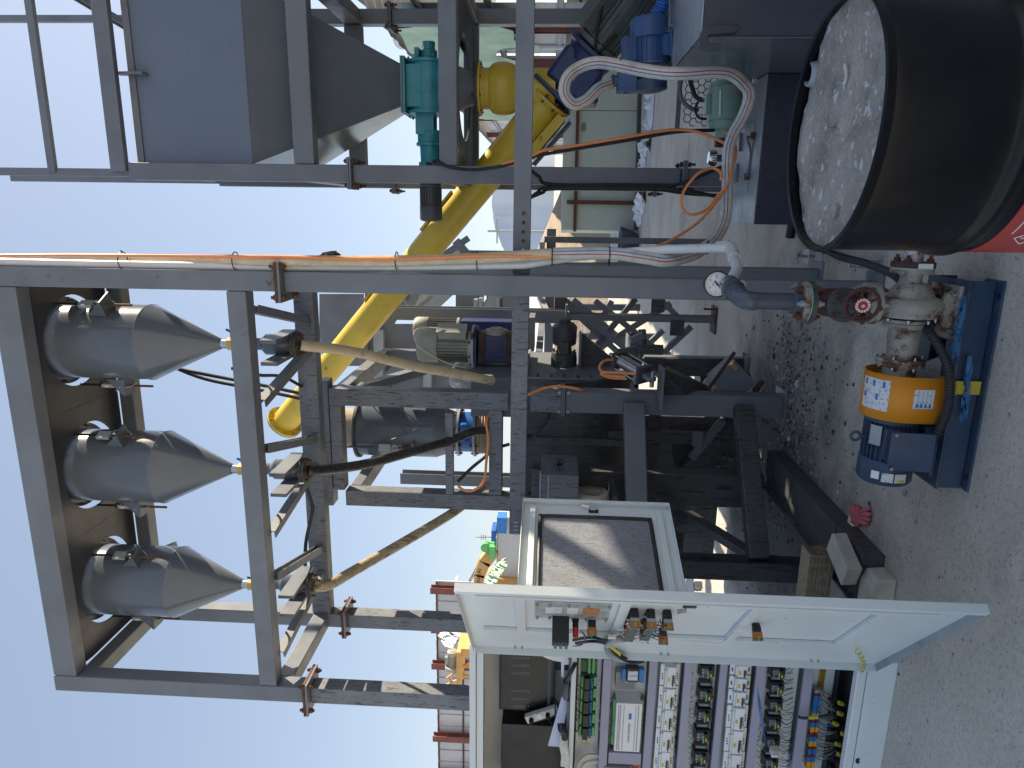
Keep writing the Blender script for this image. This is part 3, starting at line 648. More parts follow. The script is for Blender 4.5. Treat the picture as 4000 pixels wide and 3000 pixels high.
tb(.21, 2.6, 4.68, 4.73, 4.365, 4.47, 'beam'); tb(.21, 1.5, 6.04, 6.09, 4.365, 4.47, 'beam'); tb(.2, 2.6, 4.70, 4.74, 4.865, 4.915, 'rail', 'slate_r'); tb(.2, 1.5, 6.05, 6.09, 4.865, 4.915, 'rail')
tb(1.44, 1.48, 4.75, 6.04, 4.39, 4.43, 'beam'); tb(.19, .23, 4.75, 6.04, 4.37, 4.41, 'beam')
MB().channel((1.45, 4.75, 4.9), (1.1, 6.0, 4.5), .05, .05).build('diagonal_brace', 'slate', tf)
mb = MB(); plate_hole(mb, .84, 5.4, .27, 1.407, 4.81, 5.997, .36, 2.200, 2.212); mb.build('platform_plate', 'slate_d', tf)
for x in (.45, 1.23): MB().channel((x, 4.81, 2.25), (x, 5.995, 2.25), .06, .08).build('cross_channel', 'slate_d', tf)
st = thing('storage_tank', 'big square slate grey storage tank tapering to a pyramid, upper right', 'tank', (.84, 5.4, 3.5))
x0, x1, y0, y1 = .272, 1.408, 4.812, 5.99
MB().box(x0, x1, y0, y1, 3.56, 4.33).build('tank_body', 'tank', st, bev=.004)
tz = 2.635; a, b, c, d = .70, .98, 5.26, 5.54
vs = [(x0, y0, 3.558), (x1, y0, 3.558), (x1, y1, 3.558), (x0, y1, 3.558), (a, c, tz), (b, c, tz), (b, d, tz), (a, d, tz)]
MB().add(vs, [(0, 1, 5, 4), (1, 2, 6, 5), (2, 3, 7, 6), (3, 0, 4, 7), (4, 5, 6, 7)]).build('tank_cone', 'slate_g', st, bev=.003)
MB().box(x0-.01, x1+.01, y0-.012, y0-.001, 4.30, 4.345).build('rim_strip', 'slate_r', st)
lg = MB(); pL = Y(535, 290, 4.80)
lg.box(pL.x-.009, pL.x+.009, 4.74, 4.811, pL.z-.07, pL.z+.06); lg.box(pL.x-.009, pL.x+.009, 4.74, 4.811, 4.345, 4.40); lg.build('lifting_lug', 'slate', st, bev=.004)
lg = MB(); lg.box(a-.045, b+.045, c-.045, d+.045, tz-.016, tz-.001); lg.build('outlet_flange', 'slate_r', st)
# teal rotary valve with its inline geared motor
rv = thing('rotary_valve', 'teal rotary valve with a geared motor under the square tank', 'rotary valve', (.84, 5.4, 2.5))
MB().box(a-.045, b+.045, c-.045, d+.045, tz-.034, tz-.018).build('top_flange', 'teal', rv, bev=.002)
MB().box(a, b, c, d, 2.50, tz-.034).build('throat', 'teal', rv)
MB().lathe((.66, 5.4, 2.46), PX, [(0, .13), (0, .165), (.02, .165), (.02, .145), (.34, .145), (.34, .165), (.36, .165), (.36, .13)], 36).build('rotor_housing', 'teal', rv)
bb = MB()
for x in (.652, 1.028):
    for i in range(8):
        an = R(45*i+20); bb.bolt((x+(-.001 if x < .8 else .001), 5.4+.148*math.cos(an), 2.46+.148*math.sin(an)), (-1 if x < .8 else 1, 0, 0), .009, .01)
o = bb.build('cover_bolts', 'teal', rv); o['kind'] = 'stuff'
MB().box(a-.045, b+.045, c-.045, d+.045, 2.288, 2.305).build('bottom_flange', 'teal', rv); MB().box(a+.02, b-.02, c+.02, d-.02, 2.305, 2.40).build('outlet_throat', 'teal', rv)
MB().cyl((.66, 5.4, 2.46), (.50, 5.4, 2.46), .03).build('shaft', 'steel', rv)
for s in (-1, 1): MB().box(.52, .66, 5.4+s*.075-.01, 5.4+s*.075+.01, 2.42, 2.55).build('motor_bracket', 'teal', rv)
MB().box(1.02, 1.10, 5.32, 5.48, 2.52, 2.55).build('bearing_bracket', 'teal', rv); MB().lathe((1.04, 5.4, 2.46), PX, [(0, .06), (.05, .06), (.06, .045), (.11, .045)], 20).build('bearing', 'teal', rv)
MB().lathe((.55, 5.4, 2.46), -PX, [(0, .09), (.08, .09), (.085, .10), (.105, .10), (.105, .075), (.22, .07), (.22, .085), (.27, .085), (.27, .068), (.36, .066), (.36, .10), (.375, .10)], 28).build('gear_unit', 'teal', rv)
motor(rv, (.175, 5.4, 2.46), -PX, .082, .27, 'dkgrey', cowl=.4)
# grey and yellow spout
sp = thing('screw_conveyor', 'bright yellow inclined screw conveyor tube climbing from the tank to the mixer', 'screw conveyor', (.75, 5.4, 1.7))
ta = Y(2120, 420, 5.42); tb_ = Y(1113, 1648, 6.4); ax = (tb_-ta).normalized()
tb_ = ta+(tb_-ta)
SR = .122
MB().cyl(ta-ax*.08, tb_, SR, n=40).build('screw_tube', 'yellow', sp)
q = MB(); bm = MB(); flange(q, tb_, ax, SR+.055, .02, 10, .011, .86, 36, bm, .014); eo = q.build('end_flange', 'yellow', sp)
q = MB(); q.lathe(tb_+ax*.012, ax, [(0, SR+.055), (.008, SR+.055)], 36); q.build('end_cover', 'slate', sp)
o = bm.build('flange_bolts', 'steel', sp); o['kind'] = 'stuff'
for t, w in ((.30, .1), (.52, .1)):
    cc = ta.lerp(tb_, t); nn = ax.cross(PY).normalized(); nn = nn if nn.z > 0 else -nn
    MB().obox(cc+nn*(SR+.006), ax, PY, nn, .42, .1, .02).build('backing_strip', 'yellow', sp)
sa = V((.84, 5.4, 2.2))
MB().lathe((.84, 5.4, 0), PZ, [(2.285, .17), (2.12, .10), (2.12, .15)], 4 and 24, False).build('reducer', 'slate', sp)
q = MB(); bm = MB(); flange(q, (.84, 5.4, 2.105), PZ, .19, .016, 8, .011, .87, 32, bm, .016); q.build('spout_flange', 'slate_d', sp)
q2 = MB(); flange(q2, (.84, 5.4, 2.088), PZ, .185, .016, 8, .0, .87, 32); q2.build('spout_flange', 'yellow', sp)
o = bm.build('flange_bolts', 'rustr', sp); o['kind'] = 'stuff'
MB().lathe((.84, 5.4, 0), PZ, [(2.08, .14), (2.02, .14), (2.0, .165), (1.96, .18), (1.9, .18), (1.85, .165), (1.82, .14), (1.55, .14)], 36).build('inlet_spout', 'yellow', sp)
hb = ta+ax*.18-ax.cross(PY).normalized()*(0); dn = ax.cross(PY).normalized(); dn = dn if dn.z < 0 else -dn
MB().obox(ta+ax*.02+dn*(SR+.03)+ax*.12, ax, PY, dn, .36, .2, .07).build('inspection_hatch', 'yellow', sp, bev=.003)
MB().obox(ta+ax*.14+dn*(SR+.085), ax, PY, dn, .42, .24, .008).build('hatch_lid', 'galv', sp)
MB().beam(ta+ax*-.06+dn*(SR+.1), ta+ax*.34+dn*(SR+.1), .04, .02).build('hatch_clamp', 'slate_r', sp)
# blue gearbox and grey motor on the lower end
e = ta-ax*.08
q = MB(); bm = MB(); flange(q, e, ax, SR+.055, .022, 10, .011, .87, 36, bm, .014); q.build('end_flange', 'yellow', sp)
o = bm.build('flange_bolts', 'slate_d', sp); o['kind'] = 'stuff'
md = (Y(2440, 20, 5.2)-Y(2205, 340, 5.38)).normalized(); e2 = Y(2212, 345, 5.38)
MB().obox(e-ax*.03, ax, PY, dn, .03, .34, .34).build('gear_mount', 'dblue', sp, bev=.01)
MB().obox(e2+md*.09, md, PY, md.cross(PY), .26, .27, .33).build('gear_case', 'dblue', sp, bev=.03)
MB().lathe(e2+md*.2, md, [(0, .15), (.08, .17), (.1, .21), (.125, .21)], 28).build('gear_adapter', 'dblue', sp)
MB().obox(e2+md*.1+V((0, -.14, 0)), md, PY, md.cross(PY), .10, .006, .04).build('type_plate', 'ygreen', sp)
MB().obox(e2-md*.06+V((0, 0, -.18)), PX, PY, PZ, .14, .26, .16).build('gear_foot', 'dblue', sp, bev=.02)
motor(sp, e2+md*.33, md, .155, .62, 'mgrey', box_dir=(-.2, -.3, .9), fins=26, cowl=.2)
mk('cable', MB().tube([e2+md*.62+V((-.17, -.1, .05)), e2+md*.55+V((-.22, -.1, .14)), e2+md*.8+V((-.1, -.1, .25)), e2+md*1.2+V((.1, -.1, .3))], .011, 8), 'condu', 'black cable entering the grey motor at the top right', 'cable')

# slotted cable channel running across, left end open
ch = thing('cable_channel', 'long level slate grey cable channel with a row of bolts crossing the whole plant', 'cable channel', (-.4, 3.55, 1.7))
zc0, zc1 = 1.654, 1.738
c0 = MB(); c0.box(-.246, 1.3, 3.512, 3.518, zc0, zc1); c0.box(-.246, 1.3, 3.518, 3.60, zc1-.006, zc1); c0.box(-.246, 1.3, 3.518, 3.60, zc0, zc0+.006); c0.build('channel_section', 'slate', ch, bev=.0015)
c0 = MB(); c0.box(-1.72, -.25, 3.512, 3.518, zc0, zc1); c0.box(-1.72, -.25, 3.518, 3.60, zc1-.006, zc1); c0.box(-1.72, -.25, 3.518, 3.60, zc0, zc0+.006); c0.build('channel_section', 'slate_s', ch, bev=.0015)
for i in range(6):
    p = Y(2033, 833+i*36, 3.511); MB().bolt((p.x, 3.5115, zc0+.034), -PY, .0085, .005).build('bolt', 'rust' if i != 4 else 'steel', ch)
for i in range(4):
    p = Y(2022, 2040+i*15, 3.51); MB().box(p.x-.004, p.x+.004, 3.505, 3.5125, zc0+.035, zc0+.06).build('slot', 'galv', ch)
MB().tube([(-.249, 3.505, zc0-.012), (-.249, 3.508, zc1+.01), (-.249, 3.6, zc1+.012)], .003, 6, 1).build('cable_tie', 'black', ch)

# ================================================================ WATER TANK BOXES, RIGHT
ba = thing('dosing_tank', 'glossy dark blue grey steel tank with a hook plate on its corner, behind the drum', 'tank', (1.3, 3.7, 0))
MB().box(.712, 2.2, 3.224, 4.18, .10, .944).build('tank_body', 'navy', ba, bev=.003)
MB().box(.714, 2.198, 3.226, 4.178, .946, .952).build('tank_top', 'galv', ba)
sl_ = MB().box(.706, .7105, 3.23, 4.175, .10, .944); sl_.build('side_panel', 'slate_g', ba)
for (x, y) in ((.75, 3.26), (2.1, 3.26), (.75, 4.1), (2.1, 4.1)): MB().box(x, x+.06, y, y+.06, 0, .099).build('foot', 'navy', ba)
hk = []
for (xx, yy) in ((2735, 135), (2748, 108), (2752, 96), (2880, 96), (2886, 104), (2884, 118), (2872, 128), (2772, 135), (2766, 143), (2766, 157), (2772, 166), (2812, 168), (2816, 180), (2812, 192), (2796, 198), (2756, 198), (2742, 190), (2735, 172)):
    hk.append(Y(xx, yy, 3.205))
MB().prism(hk, (0, .012, 0)).build('hook_plate', 'navy', ba, bev=.003)
hdl = MB(); a = Z(2640, 100, .955); b = Z(2640, -20, .955); hdl.tube([a, a+PZ*.03, b+PZ*.03, b], .006, 8, 1); hdl.tube([a+V((0, .12, 0)), a+V((0, .12, .03)), b+V((0, .12, .03)), b+V((0, .12, 0))], .006, 8, 1); hdl.build('lid_handle', 'slate_r', ba)
bb_ = thing('water_tank', 'low slate grey steel tank with a hinged hatch, in front of the green pump', 'tank', (.3, 4.3, 0))
MB().box(-.062, .704, 4.0, 4.64, .02, .443).build('tank_body', 'navy', bb_, bev=.003)
MB().box(-.06, .702, 4.002, 4.638, .445, .450).build('tank_top', 'galv', bb_)
p = [Z(2862, 480, .451), Z(2952, 480, .451), Z(2920, 745, .451), Z(2870, 745, .451)]
MB().prism(p, (0, 0, .006)).build('hatch', 'galv', bb_, bev=.003)
for (xa, ya, xb_, yb) in ((2895, 520, 2892, 590), (2882, 640, 2878, 712)):
    MB().cyl(Z(xa, ya, .462), Z(xb_, yb, .462), .011, n=10).build('hinge', 'slate', bb_)
MB().tube([Z(2925, 535, .455), Z(2920, 540, .475), Z(2932, 600, .475), Z(2920, 680, .475), Z(2915, 688, .455)], .006, 8).build('lid_handle', 'slate_r', bb_)
for (xx, yy) in ((2942, 530), (2918, 690)): 
    c = Z(xx, yy, .462); MB().box(c.x-.018, c.x+.018, c.y-.012, c.y+.012, .4535, .474).build('handle_lug', 'rust', bb_)
MB().cyl((-.02, 4.58, .05), (-.15, 4.6, .05), .03).build('drain_pipe', 'black', bb_)

# chrome filler cap
cp = thing('filler_cap', 'shiny chrome fluted filler cap on the low tank', 'cap', Z(2830, 620, .45))
c = Z(2828, 618, .452)
pr_ = []
MB().cyl(c, c+PZ*.05, .022).build('neck', 'slate', cp)
q = MB(); n = 36; vs = []
for z, r in ((.05, .044), (.055, .05), (.085, .05), (.10, .044), (.104, .03)):
    for i in range(n): 
        an = 2*math.pi*i/n; rr = r*(1+(.07*math.cos(9*an) if .05 < z < .1 else 0)); vs.append(c+V((math.cos(an)*rr, math.sin(an)*rr, z)))
q.add(vs, [(k*n+i, k*n+(i+1) % n, (k+1)*n+(i+1) % n, (k+1)*n+i) for k in range(4) for i in range(n)]+[tuple(range(4*n, 5*n)), tuple(range(n))[::-1]], True); q.build('fluted_cap', 'chrome', cp)

# green pump
gp = thing('green_pump', 'pale green electric pump with a name strip behind the low tank', 'pump', Z(2880, 400, .45))
pc = Z(2862, 420, .56)
q = .45; ca = Y(2826, 505, 4.42); cb = Y(2832, 315, 4.42); axg = (cb-ca).normalized(); Lg = (cb-ca).length
MB().lathe(ca, axg, [(0, .085), (.015, .092), (Lg*.18, .092), (Lg*.19, .096), (Lg*.86, .096), (Lg*.87, .088), (Lg*.97, .088), (Lg, .06)], 36).build('motor_body', 'green', gp)
for t in (.16, .86): MB().torus(ca+axg*Lg*t, axg, .095, .004, 36, 6).build('body_rib', 'green', gp)
MB().obox(ca+axg*Lg*.5+V((-.0, -.085, .045)), axg, V((0, -.45, .9)), V((0, .9, .45)), Lg*.52, .004, .022).build('name_strip', 'white', gp)
MB().obox(ca+axg*Lg*.5+PZ*.1, axg, PY, PZ, Lg*.4, .1, .03).build('terminal_box', 'green', gp, bev=.006)
MB().obox(ca+axg*Lg*.45-PZ*.105, axg, PY, PZ, Lg*.45, .16, .04).build('pump_foot', 'green', gp, bev=.006)
MB().cyl(ca-axg*.05, ca, .05).build('pump_head', 'green', gp)
MB().obox(ca-axg*.075, axg, PY, PZ, .05, .06, .09).build('rusty_block', 'rustr', gp, bev=.004)
MB().obox(ca+axg*Lg*.5-PZ*.115, PX, PY, PZ, .34, .2, .012).build('base', 'slate', gp)
# wire mesh reel behind it
rl = thing('mesh_tray', 'grey wire mesh guard behind the green pump', 'guard', Z(2790, 300, 0))
fm = MB(); c = Y(2840, 245, 4.9); 
for i in range(19):
    for j in range(12):
        hx = c.x-.36+i*.045+(j % 2)*.0225; hz = c.z-.2+j*.039; pts = [(hx+.024*math.cos(R(60*k+30)), 4.9, hz+.024*math.sin(R(60*k+30))) for k in range(4)]
        fm.tube(pts, .0032, 4, 1)
o = fm.build('wire_mesh', 'slate_d', rl); o['kind'] = 'stuff'
MB().box(c.x-.4, c.x+.55, 4.91, 4.94, c.z-.24, c.z-.2).build('mesh_frame', 'slate', rl); MB().box(c.x-.4, c.x+.55, 4.91, 4.94, c.z+.27, c.z+.3).build('mesh_frame', 'slate', rl)
MB().torus(Y(2735, 345, 4.8), (0, 1, .1), .13, .014, 30, 8, 0, R(200)).build('steel_hoop', 'slate', rl)
for x in (c.x-.38, c.x+.5): MB().box(x, x+.03, 4.915, 4.935, 0, c.z-.2).build('mesh_leg', 'slate', rl)
mk('pump_cable', MB().tube([ca+axg*Lg*.6+V((0, 0, .11)), Y(2765, 395, 4.5), Y(2720, 380, 4.55), Y(2700, 330, 4.65), Y(2698, 305, 4.75), Y(2720, 280, 4.85)], .014, 8), 'condu', 'black conduit curving from the top of the green pump', 'cable')
mk('pipe_ring', MB().torus(Y(2752, 425, 4.75), (.1, 1, .2), .06, .008, 26, 8), 'black', 'black ring of hose hanging left of the green pump', 'hose')

# blue motor pump standing at the back right
bpm = thing('blue_pump', 'blue motor pump with a cast head and a valve fitting beside the big clear hose', 'pump', Y(2620, 280, 4.3))
q = 4.06; ca = Y(2535, 335, q); cb = Y(2530, 66, q)
axb = (cb-ca).normalized(); Lb = (cb-ca).length
motor(bpm, Y(2538, 262, q), axb, .095, (Y(2538, 262, q)-cb).length, 'blue', box_dir=(0, -.25, 1), fins=20, cowl=.42, boxm='blue', feet=-PZ)
MB().obox(Y(2538, 268, q), axb, PY, PZ, .03, .2, .2).build('adapter', 'black', bpm, bev=.01)
MB().lathe(Y(2538, 275, q), -axb, [(0, .06), (.05, .06), (.05, .09), (.10, .09), (.11, .06)], 24).build('pump_head', 'blue2', bpm)
MB().cyl(Y(2480, 322, q), Y(2550, 322, q), .03).build('vertical_branch', 'rustr', bpm)
MB().obox(Y(2448, 315, q), PX, PY, PZ, .12, .1, .1).build('valve_block', 'bblue' if 0 else 'blue', bpm, bev=.004)
MB().cyl(Y(2425, 315, q), Y(2388, 318, q), .03).build('hose_tail', 'blue', bpm); MB().cyl(Y(2397, 318, q), Y(2391, 318, q), .037).build('hose_clamp', 'rust', bpm)
MB().cyl(Y(2445, 352, q), Y(2445, 366, q), .012).build('plug', 'blue', bpm)
mk('blue_hose', MB().ribbed([Y(2560, 62, 4.06), Y(2585, 25, 4.04), Y(2600, -40, 4.0)], .035, .02, .05), 'bblue', 'bright blue hose going up out of view above the blue motor', 'hose')
# sacks on the wall behind
sk = crumple('sack', [Y(2395, 130, 12.0)*1, Y(2420, 165, 12.0), Y(2440, 195, 12.0)], .9, .6, 'sheet', 'white sacks heaped behind the blue motor', 'sack', None, 21)
# ================================================================ PUMP SET IN FRONT
ps = thing('pump_set', 'navy motor and rust stained cast pump with an orange guard on a blue steel base', 'pump', (-.6, 2.62, 0))
AXP = V((-.6, 2.63, .242))
def pb(x0, x1, y0, y1, z0, z1, name, m='blue2', bev=.003): return MB().box(x0, x1, y0, y1, z0, z1).build(name, m, ps, bev=bev)
pb(-.985, -.22, 2.525, 2.533, .008, .098, 'base_web'); pb(-.985, -.215, 2.485, 2.525, 0, .0075, 'base_flange'); pb(-.985, -.215, 2.535, 2.60, .0, .0075, 'base_flange')
pb(-.985, -.22, 2.51, 2.60, .099, .106, 'base_top'); pb(-.985, -.22, 2.70, 2.79, .099, .106, 'base_top'); pb(-.985, -.22, 2.767, 2.775, .008, .098, 'base_web')
pb(-.985, -.70, 2.602, 2.698, .099, .106, 'base_top'); pb(-.44, -.22, 2.602, 2.698, .099, .106, 'base_top'); pb(-.24, -.232, 2.535, 2.765, .008, .098, 'base_end')
for x in (-.93, -.27): MB().cyl((x, 2.503, .0078), (x, 2.503, .010), .009, n=12).build('anchor_hole', 'black', ps)
MB().box(-.62, -.572, 2.507, 2.5095, .012, .102).build('yellow_tape', 'ygreen', ps); MB().box(-.62, -.572, 2.484, 2.60, .1065, .1075).build('yellow_tape', 'ygreen', ps)
# motor with its box
mc = V((-.735, 2.63, .242))
motor(ps, mc, -PX, .094, .265, 'blue2', fins=30, cowl=.36)
MB().obox(mc+V((-.085, -.088, .035)), PX, PY, PZ, .11, .03, .05).build('box_neck', 'blue2', ps)
bx = MB().obox(mc+V((-.10, -.122, -.014)), PX, PY, V((0, .12, 1)), .125, .05, .125).build('terminal_box', 'blue2', ps, bev=.012)
MB().obox(mc+V((-.10, -.149, -.014)), PX, PY, V((0, .12, 1)), .145, .006, .148).build('box_lid', 'blue2', bx, bev=.003)
for i in (-1, 1):
    for j in (-1, 1): MB().cyl(mc+V((-.10+i*.064, -.151, -.014+j*.064)), mc+V((-.10+i*.064, -.157, -.014+j*.064)), .006, n=10).build('screw', 'steel', bx)
MB().obox(mc+V((-.065, -.062, .080)), PX, V((0, -.62, .78)), V((0, .78, .62)), .075, .003, .042).build('nameplate', 'galv', ps)
st_ = [(-.195, 'label'), (-.205, 'label'), (-.205, 'label')]
MB().obox(mc+V((-.218, -.072, .066)), PX, V((0, -.74, .67)), V((0, .67, .74)), .03, .003, .028).build('sticker', 'white', ps)
MB().obox(mc+V((-.222, -.0935, .030)), PX, V((0, -.95, .3)), V((0, .3, .95)), .035, .003, .04).build('sticker', 'label', ps)
w_ = MB().obox(mc+V((-.222, -.0985, -.014)), PX, V((0, -1, -.14)), V((0, -.14, 1)), .034, .003, .042).build('sticker', 'wh2', ps)
MB().obox(mc+V((-.222, -.1005, .004)), PX, V((0, -1, -.14)), V((0, -.14, 1)), .034, .002, .008).build('red_band', 'red', w_)
for i in range(4): MB().obox(mc+V((-.232, -.1005, -.006-.007*i)), PX, V((0, -1, -.14)), V((0, -.14, 1)), .010, .002, .004).build('warning_mark', 'ygreen', w_)
eb = MB(); eb.torus(mc+V((-.09, 0, .125)), PY, .017, .006, 20, 8); eb.cyl(mc+V((-.09, 0, .09)), mc+V((-.09, 0, .11)), .008, n=10); eb.build('lifting_eye', 'blue2', ps)
pb(-.93, -.76, 2.56, 2.70, .107, .150, 'motor_foot'); pb(-.95, -.75, 2.535, 2.60, .107, .122, 'motor_foot'); pb(-.95, -.75, 2.66, 2.74, .107, .122, 'motor_foot')
# orange coupling guard: an arch open at both ends
og = MB(); prof = []
for i in range(25):
    an = R(180*i/24); prof.append((AXP.y-.118*math.cos(an), .235+.118*math.sin(an)))
prof = [(AXP.y-.118, .11)]+prof+[(AXP.y+.118, .11)]
vs = []
for x in (-.735, -.565):
    for (yy, zz) in prof: vs.append((x, yy, zz))
n = len(prof)
og.add(vs, [(i, i+1, n+i+1, n+i) for i in range(n-1)], True); g_ = og.build('coupling_guard', 'orange', ps)
sd = g_.modifiers.new('solid', 'SOLIDIFY'); sd.thickness = .003
# stickers that follow the guard
def gsheet(x0, x1, a0, a1, m, name, r=.1225):
    mb = MB(); vs = []; k = 10
    for i in range(k+1):
        an = R(a0+(a1-a0)*i/k); vs += [(x0, AXP.y-r*math.cos(an), .235+r*math.sin(an)), (x1, AXP.y-r*math.cos(an), .235+r*math.sin(an))]
    mb.add(vs, [(2*i, 2*i+1, 2*i+3, 2*i+2) for i in range(k)], True); return mb.build(name, m, g_)
gsheet(-.70, -.585, 38, 92, 'label', 'instruction_sheet')
for (x, a) in ((-.60, 84), (-.60, 66), (-.60, 48), (-.648, 84), (-.648, 58)): gsheet(x-.014, x+.008, a-2, a+2.5, 'tblue', 'blue_heading', .1235)
MB().box(-.678, -.608, AXP.y-.1215, AXP.y-.1195, .165, .235).build('inspection_card', 'label', g_)
for i in range(4): MB().box(-.675, -.66, AXP.y-.1225, AXP.y-.1218, .172+.015*i, .180+.015*i).build('blue_writing', 'tblue', g_)
for i in range(4): MB().box(-.655, -.612, AXP.y-.1225, AXP.y-.1218, .174+.015*i, .1755+.015*i).build('print_line', 'mgr', g_)
# bearing bracket
bk = MB(); bk.lathe((-.605, 2.63, .242), PX, [(0, .075), (.02, .075), (.02, .058), (.06, .055), (.062, .083), (.075, .083), (.076, .080), (.078, .083), (.09, .083), (.092, .052), (.15, .054), (.155, .058), (.20, .056), (.205, .078), (.22, .078), (.221, .074), (.223, .078), (.235, .078)], 36)
bk.build('bearing_housing', 'castr', ps)
b = MB()
for i in range(6):
    an = R(60*i+15); b.bolt((-.515, 2.63+.07*math.cos(an), .242+.07*math.sin(an)), PX, .006, .006); b.bolt((-.545, 2.63+.07*math.cos(an), .242+.07*math.sin(an)), -PX, .006, .006)
o = b.build('housing_bolts', 'steel', ps); o['kind'] = 'stuff'
MB().cyl((-.47, 2.57, .262), (-.47, 2.58, .262), .009).build('oil_plug', 'steel', ps)
MB().prism([(-.60, 2.60, .20), (-.54, 2.60, .20), (-.50, 2.60, .107), (-.60, 2.60, .107)], (0, .01, 0)).build('support_bracket', 'galv', ps)
for x in (-.585, -.545): MB().bolt((x, 2.599, .14), -PY, .009, .008).build('bolt', 'steel', ps)
# volute casing: disc seen on edge with a foot and two flanges
vc = MB(); vc.lathe((-.365, 2.63, .240), PX, [(0, .06), (.004, .098), (.02, .102), (.022, .099), (.024, .102), (.045, .102), (.06, .088), (.10, .07), (.125, .05)], 36)
cs = vc.build('pump_casing', 'castr', ps)
MB().torus((-.322, 2.63, .240), PX, .082, .034, 36, 12).build('volute', 'castr', ps)
for i in range(8):
    an = R(45*i+22); MB().obox((-.335, 2.63+.092*math.cos(an), .240+.092*math.sin(an)), PX, V((0, math.cos(an), math.sin(an))), V((0, -math.sin(an), math.cos(an))), .05, .03, .045).build('casing_boss', 'castr', cs, bev=.004)
    MB().bolt((-.366, 2.63+.09*math.cos(an), .240+.09*math.sin(an)), -PX, .007, .006).build('casing_bolt', 'steel', cs)
MB().lathe((-.25, 2.63, .248), PX, [(0, .042), (.03, .036), (.045, .042), (.046, .072), (.062, .072)], 28).build('suction_nozzle', 'castr', ps)
q = MB(); bm = MB(); flange(q, (-.186, 2.63, .248), PX, .072, .004, 4, 0, .8, 28); q.build('gasket', 'mint', ps)
q = MB(); flange(q, (-.174, 2.63, .248), PX, .073, .02, 4, .012, .76, 28, bm, .014, False); q.build('suction_flange', 'rustr', ps)
MB().box(-.183, -.166, 2.5545, 2.5565, .215, .265).build('flange_label', 'white', ps)
bm.build('flange_bolt', 'rust', ps)
MB().prism([(-.40, 2.56, .15), (-.33, 2.56, .17), (-.27, 2.56, .15), (-.25, 2.56, .108), (-.42, 2.56, .108)], (0, .02, 0)).build('casing_foot', 'castr', ps)
MB().prism([(-.40, 2.68, .15), (-.33, 2.68, .17), (-.27, 2.68, .15), (-.25, 2.68, .108), (-.42, 2.68, .108)], (0, .02, 0)).build('casing_foot', 'castr', ps)
pb(-.43, -.24, 2.535, 2.73, .107, .121, 'foot_plate', 'castr')
for x in (-.40, -.27): MB().bolt((x, 2.55, .121), PZ, .012, .010).build('bolt', 'steel', ps)
MB().lathe((-.322, 2.63, 0), PZ, [(.30, .05), (.335, .035), (.36, .035)], 24).build('discharge_neck', 'castr', ps)
# riser: flange, gate valve, flange, grey and white pipe, gauge
rz = thing('riser_pipe', 'white and grey plastic pipe rising from the pump with rusty flanges', 'pipe', (-.31, 2.63, .4))
RX, RY = -.316, 2.63
def fl(z, r, t, m, name='flange', bolts=0, up=1, nb=4):
    q = MB(); bm = MB(); flange(q, (RX, RY, z), PZ, r, t, nb, .0125, .76, 30, bm, .016, False); o = q.build(name, m, rz)
    if bolts:
        b = MB(); u, w = frame(PZ)
        for i in range(nb):
            an = 2*math.pi*(i+.5)/nb; p = V((RX+math.cos(an)*r*.76, RY+math.sin(an)*r*.76, z)); MB().bolt(p+PZ*t/2*up, PZ*up, .013, .014).build('flange_bolt', 'rust' if i % 2 else 'cast', o)
    return o
fl(.372, .076, .02, 'castr', bolts=1, up=-1, nb=6); fl(.3845, .073, .004, 'mint', 'gasket'); fl(.396, .075, .018, 'castr', bolts=1, nb=6)
fl(.600, .076, .018, 'slate_d', bolts=1, up=-1, nb=6); fl(.6115, .073, .004, 'mint', 'gasket'); fl(.625, .076, .020, 'castr', bolts=1, nb=6)
MB().lathe((RX, RY, 0), PZ, [(.62, .045), (.655, .045), (.66, .0315), (.80, .0315)], 24).build('grey_pipe', 'pvcg', rz)
MB().tube([(RX, RY, .79), (RX, RY, .82), (RX+.012, RY+.02, .845), (RX+.03, RY+.08, .855)], .035, 16).build('grey_elbow', 'pvcg', rz)
MB().tube([(RX+.028, RY+.07, .853), (RX+.034, RY+.10, .857)], .042, 16, 1).build('grey_socket', 'pvcg', rz)
pe = V((RX+.034, RY+.10, .857))
MB().cyl(pe, pe+V((.012, .05, .0)), .036, n=20).build('brass_union', 'steel', rz)
wp = [pe+V((.012, .04, 0)), Y(2880, 1050, 2.98), Y(2856, 975, 3.25)]
MB().tube(wp, .022, 16, 1).build('white_pipe', 'pvc', rz)
el = Y(2850, 967, 3.27)
MB().tube([Y(2868, 1010, 3.12), el, Y(2800, 966, 3.31)], .027, 16, 5).build('white_elbow', 'pvc', rz)
MB().tube([el, Y(2600, 975, 3.34), Y(2420, 988, 3.37), Y(2200, 1010, 3.42), Y(2050, 1034, 3.43)], .0205, 14, 4).build('white_pipe', 'pvc', rz)
MB().tube([Y(2050, 1034, 3.43), Y(1500, 1043, 3.44), Y(1000, 1042, 3.44), Y(400, 1032, 3.44), Y(-60, 1022, 3.44)], .0205, 14, 2).build('white_pipe', 'pvc', rz)
pp = Y(1000, 1042, 3.44)
gv = thing('gate_valve', 'gate valve with a dark red five spoke handwheel and red dial plate', 'valve', (RX, RY, .5))
MB().lathe((RX, RY, 0), PZ, [(.405, .04), (.44, .042), (.46, .052), (.54, .052), (.56, .042), (.595, .04)], 24).build('valve_body', 'rustr', gv)
MB().lathe((RX, RY-.03, .50), -PY, [(0, .045), (.03, .045), (.03, .062), (.045, .062), (.045, .035), (.08, .025), (.12, .018)], 24).build('bonnet', 'slate_d', gv)
for i in range(4):
    an = R(90*i+45); MB().bolt((RX+.05*math.cos(an), RY-.076, .50+.05*math.sin(an)), -PY, .009, .009).build('bonnet_bolt', 'rust', gv)
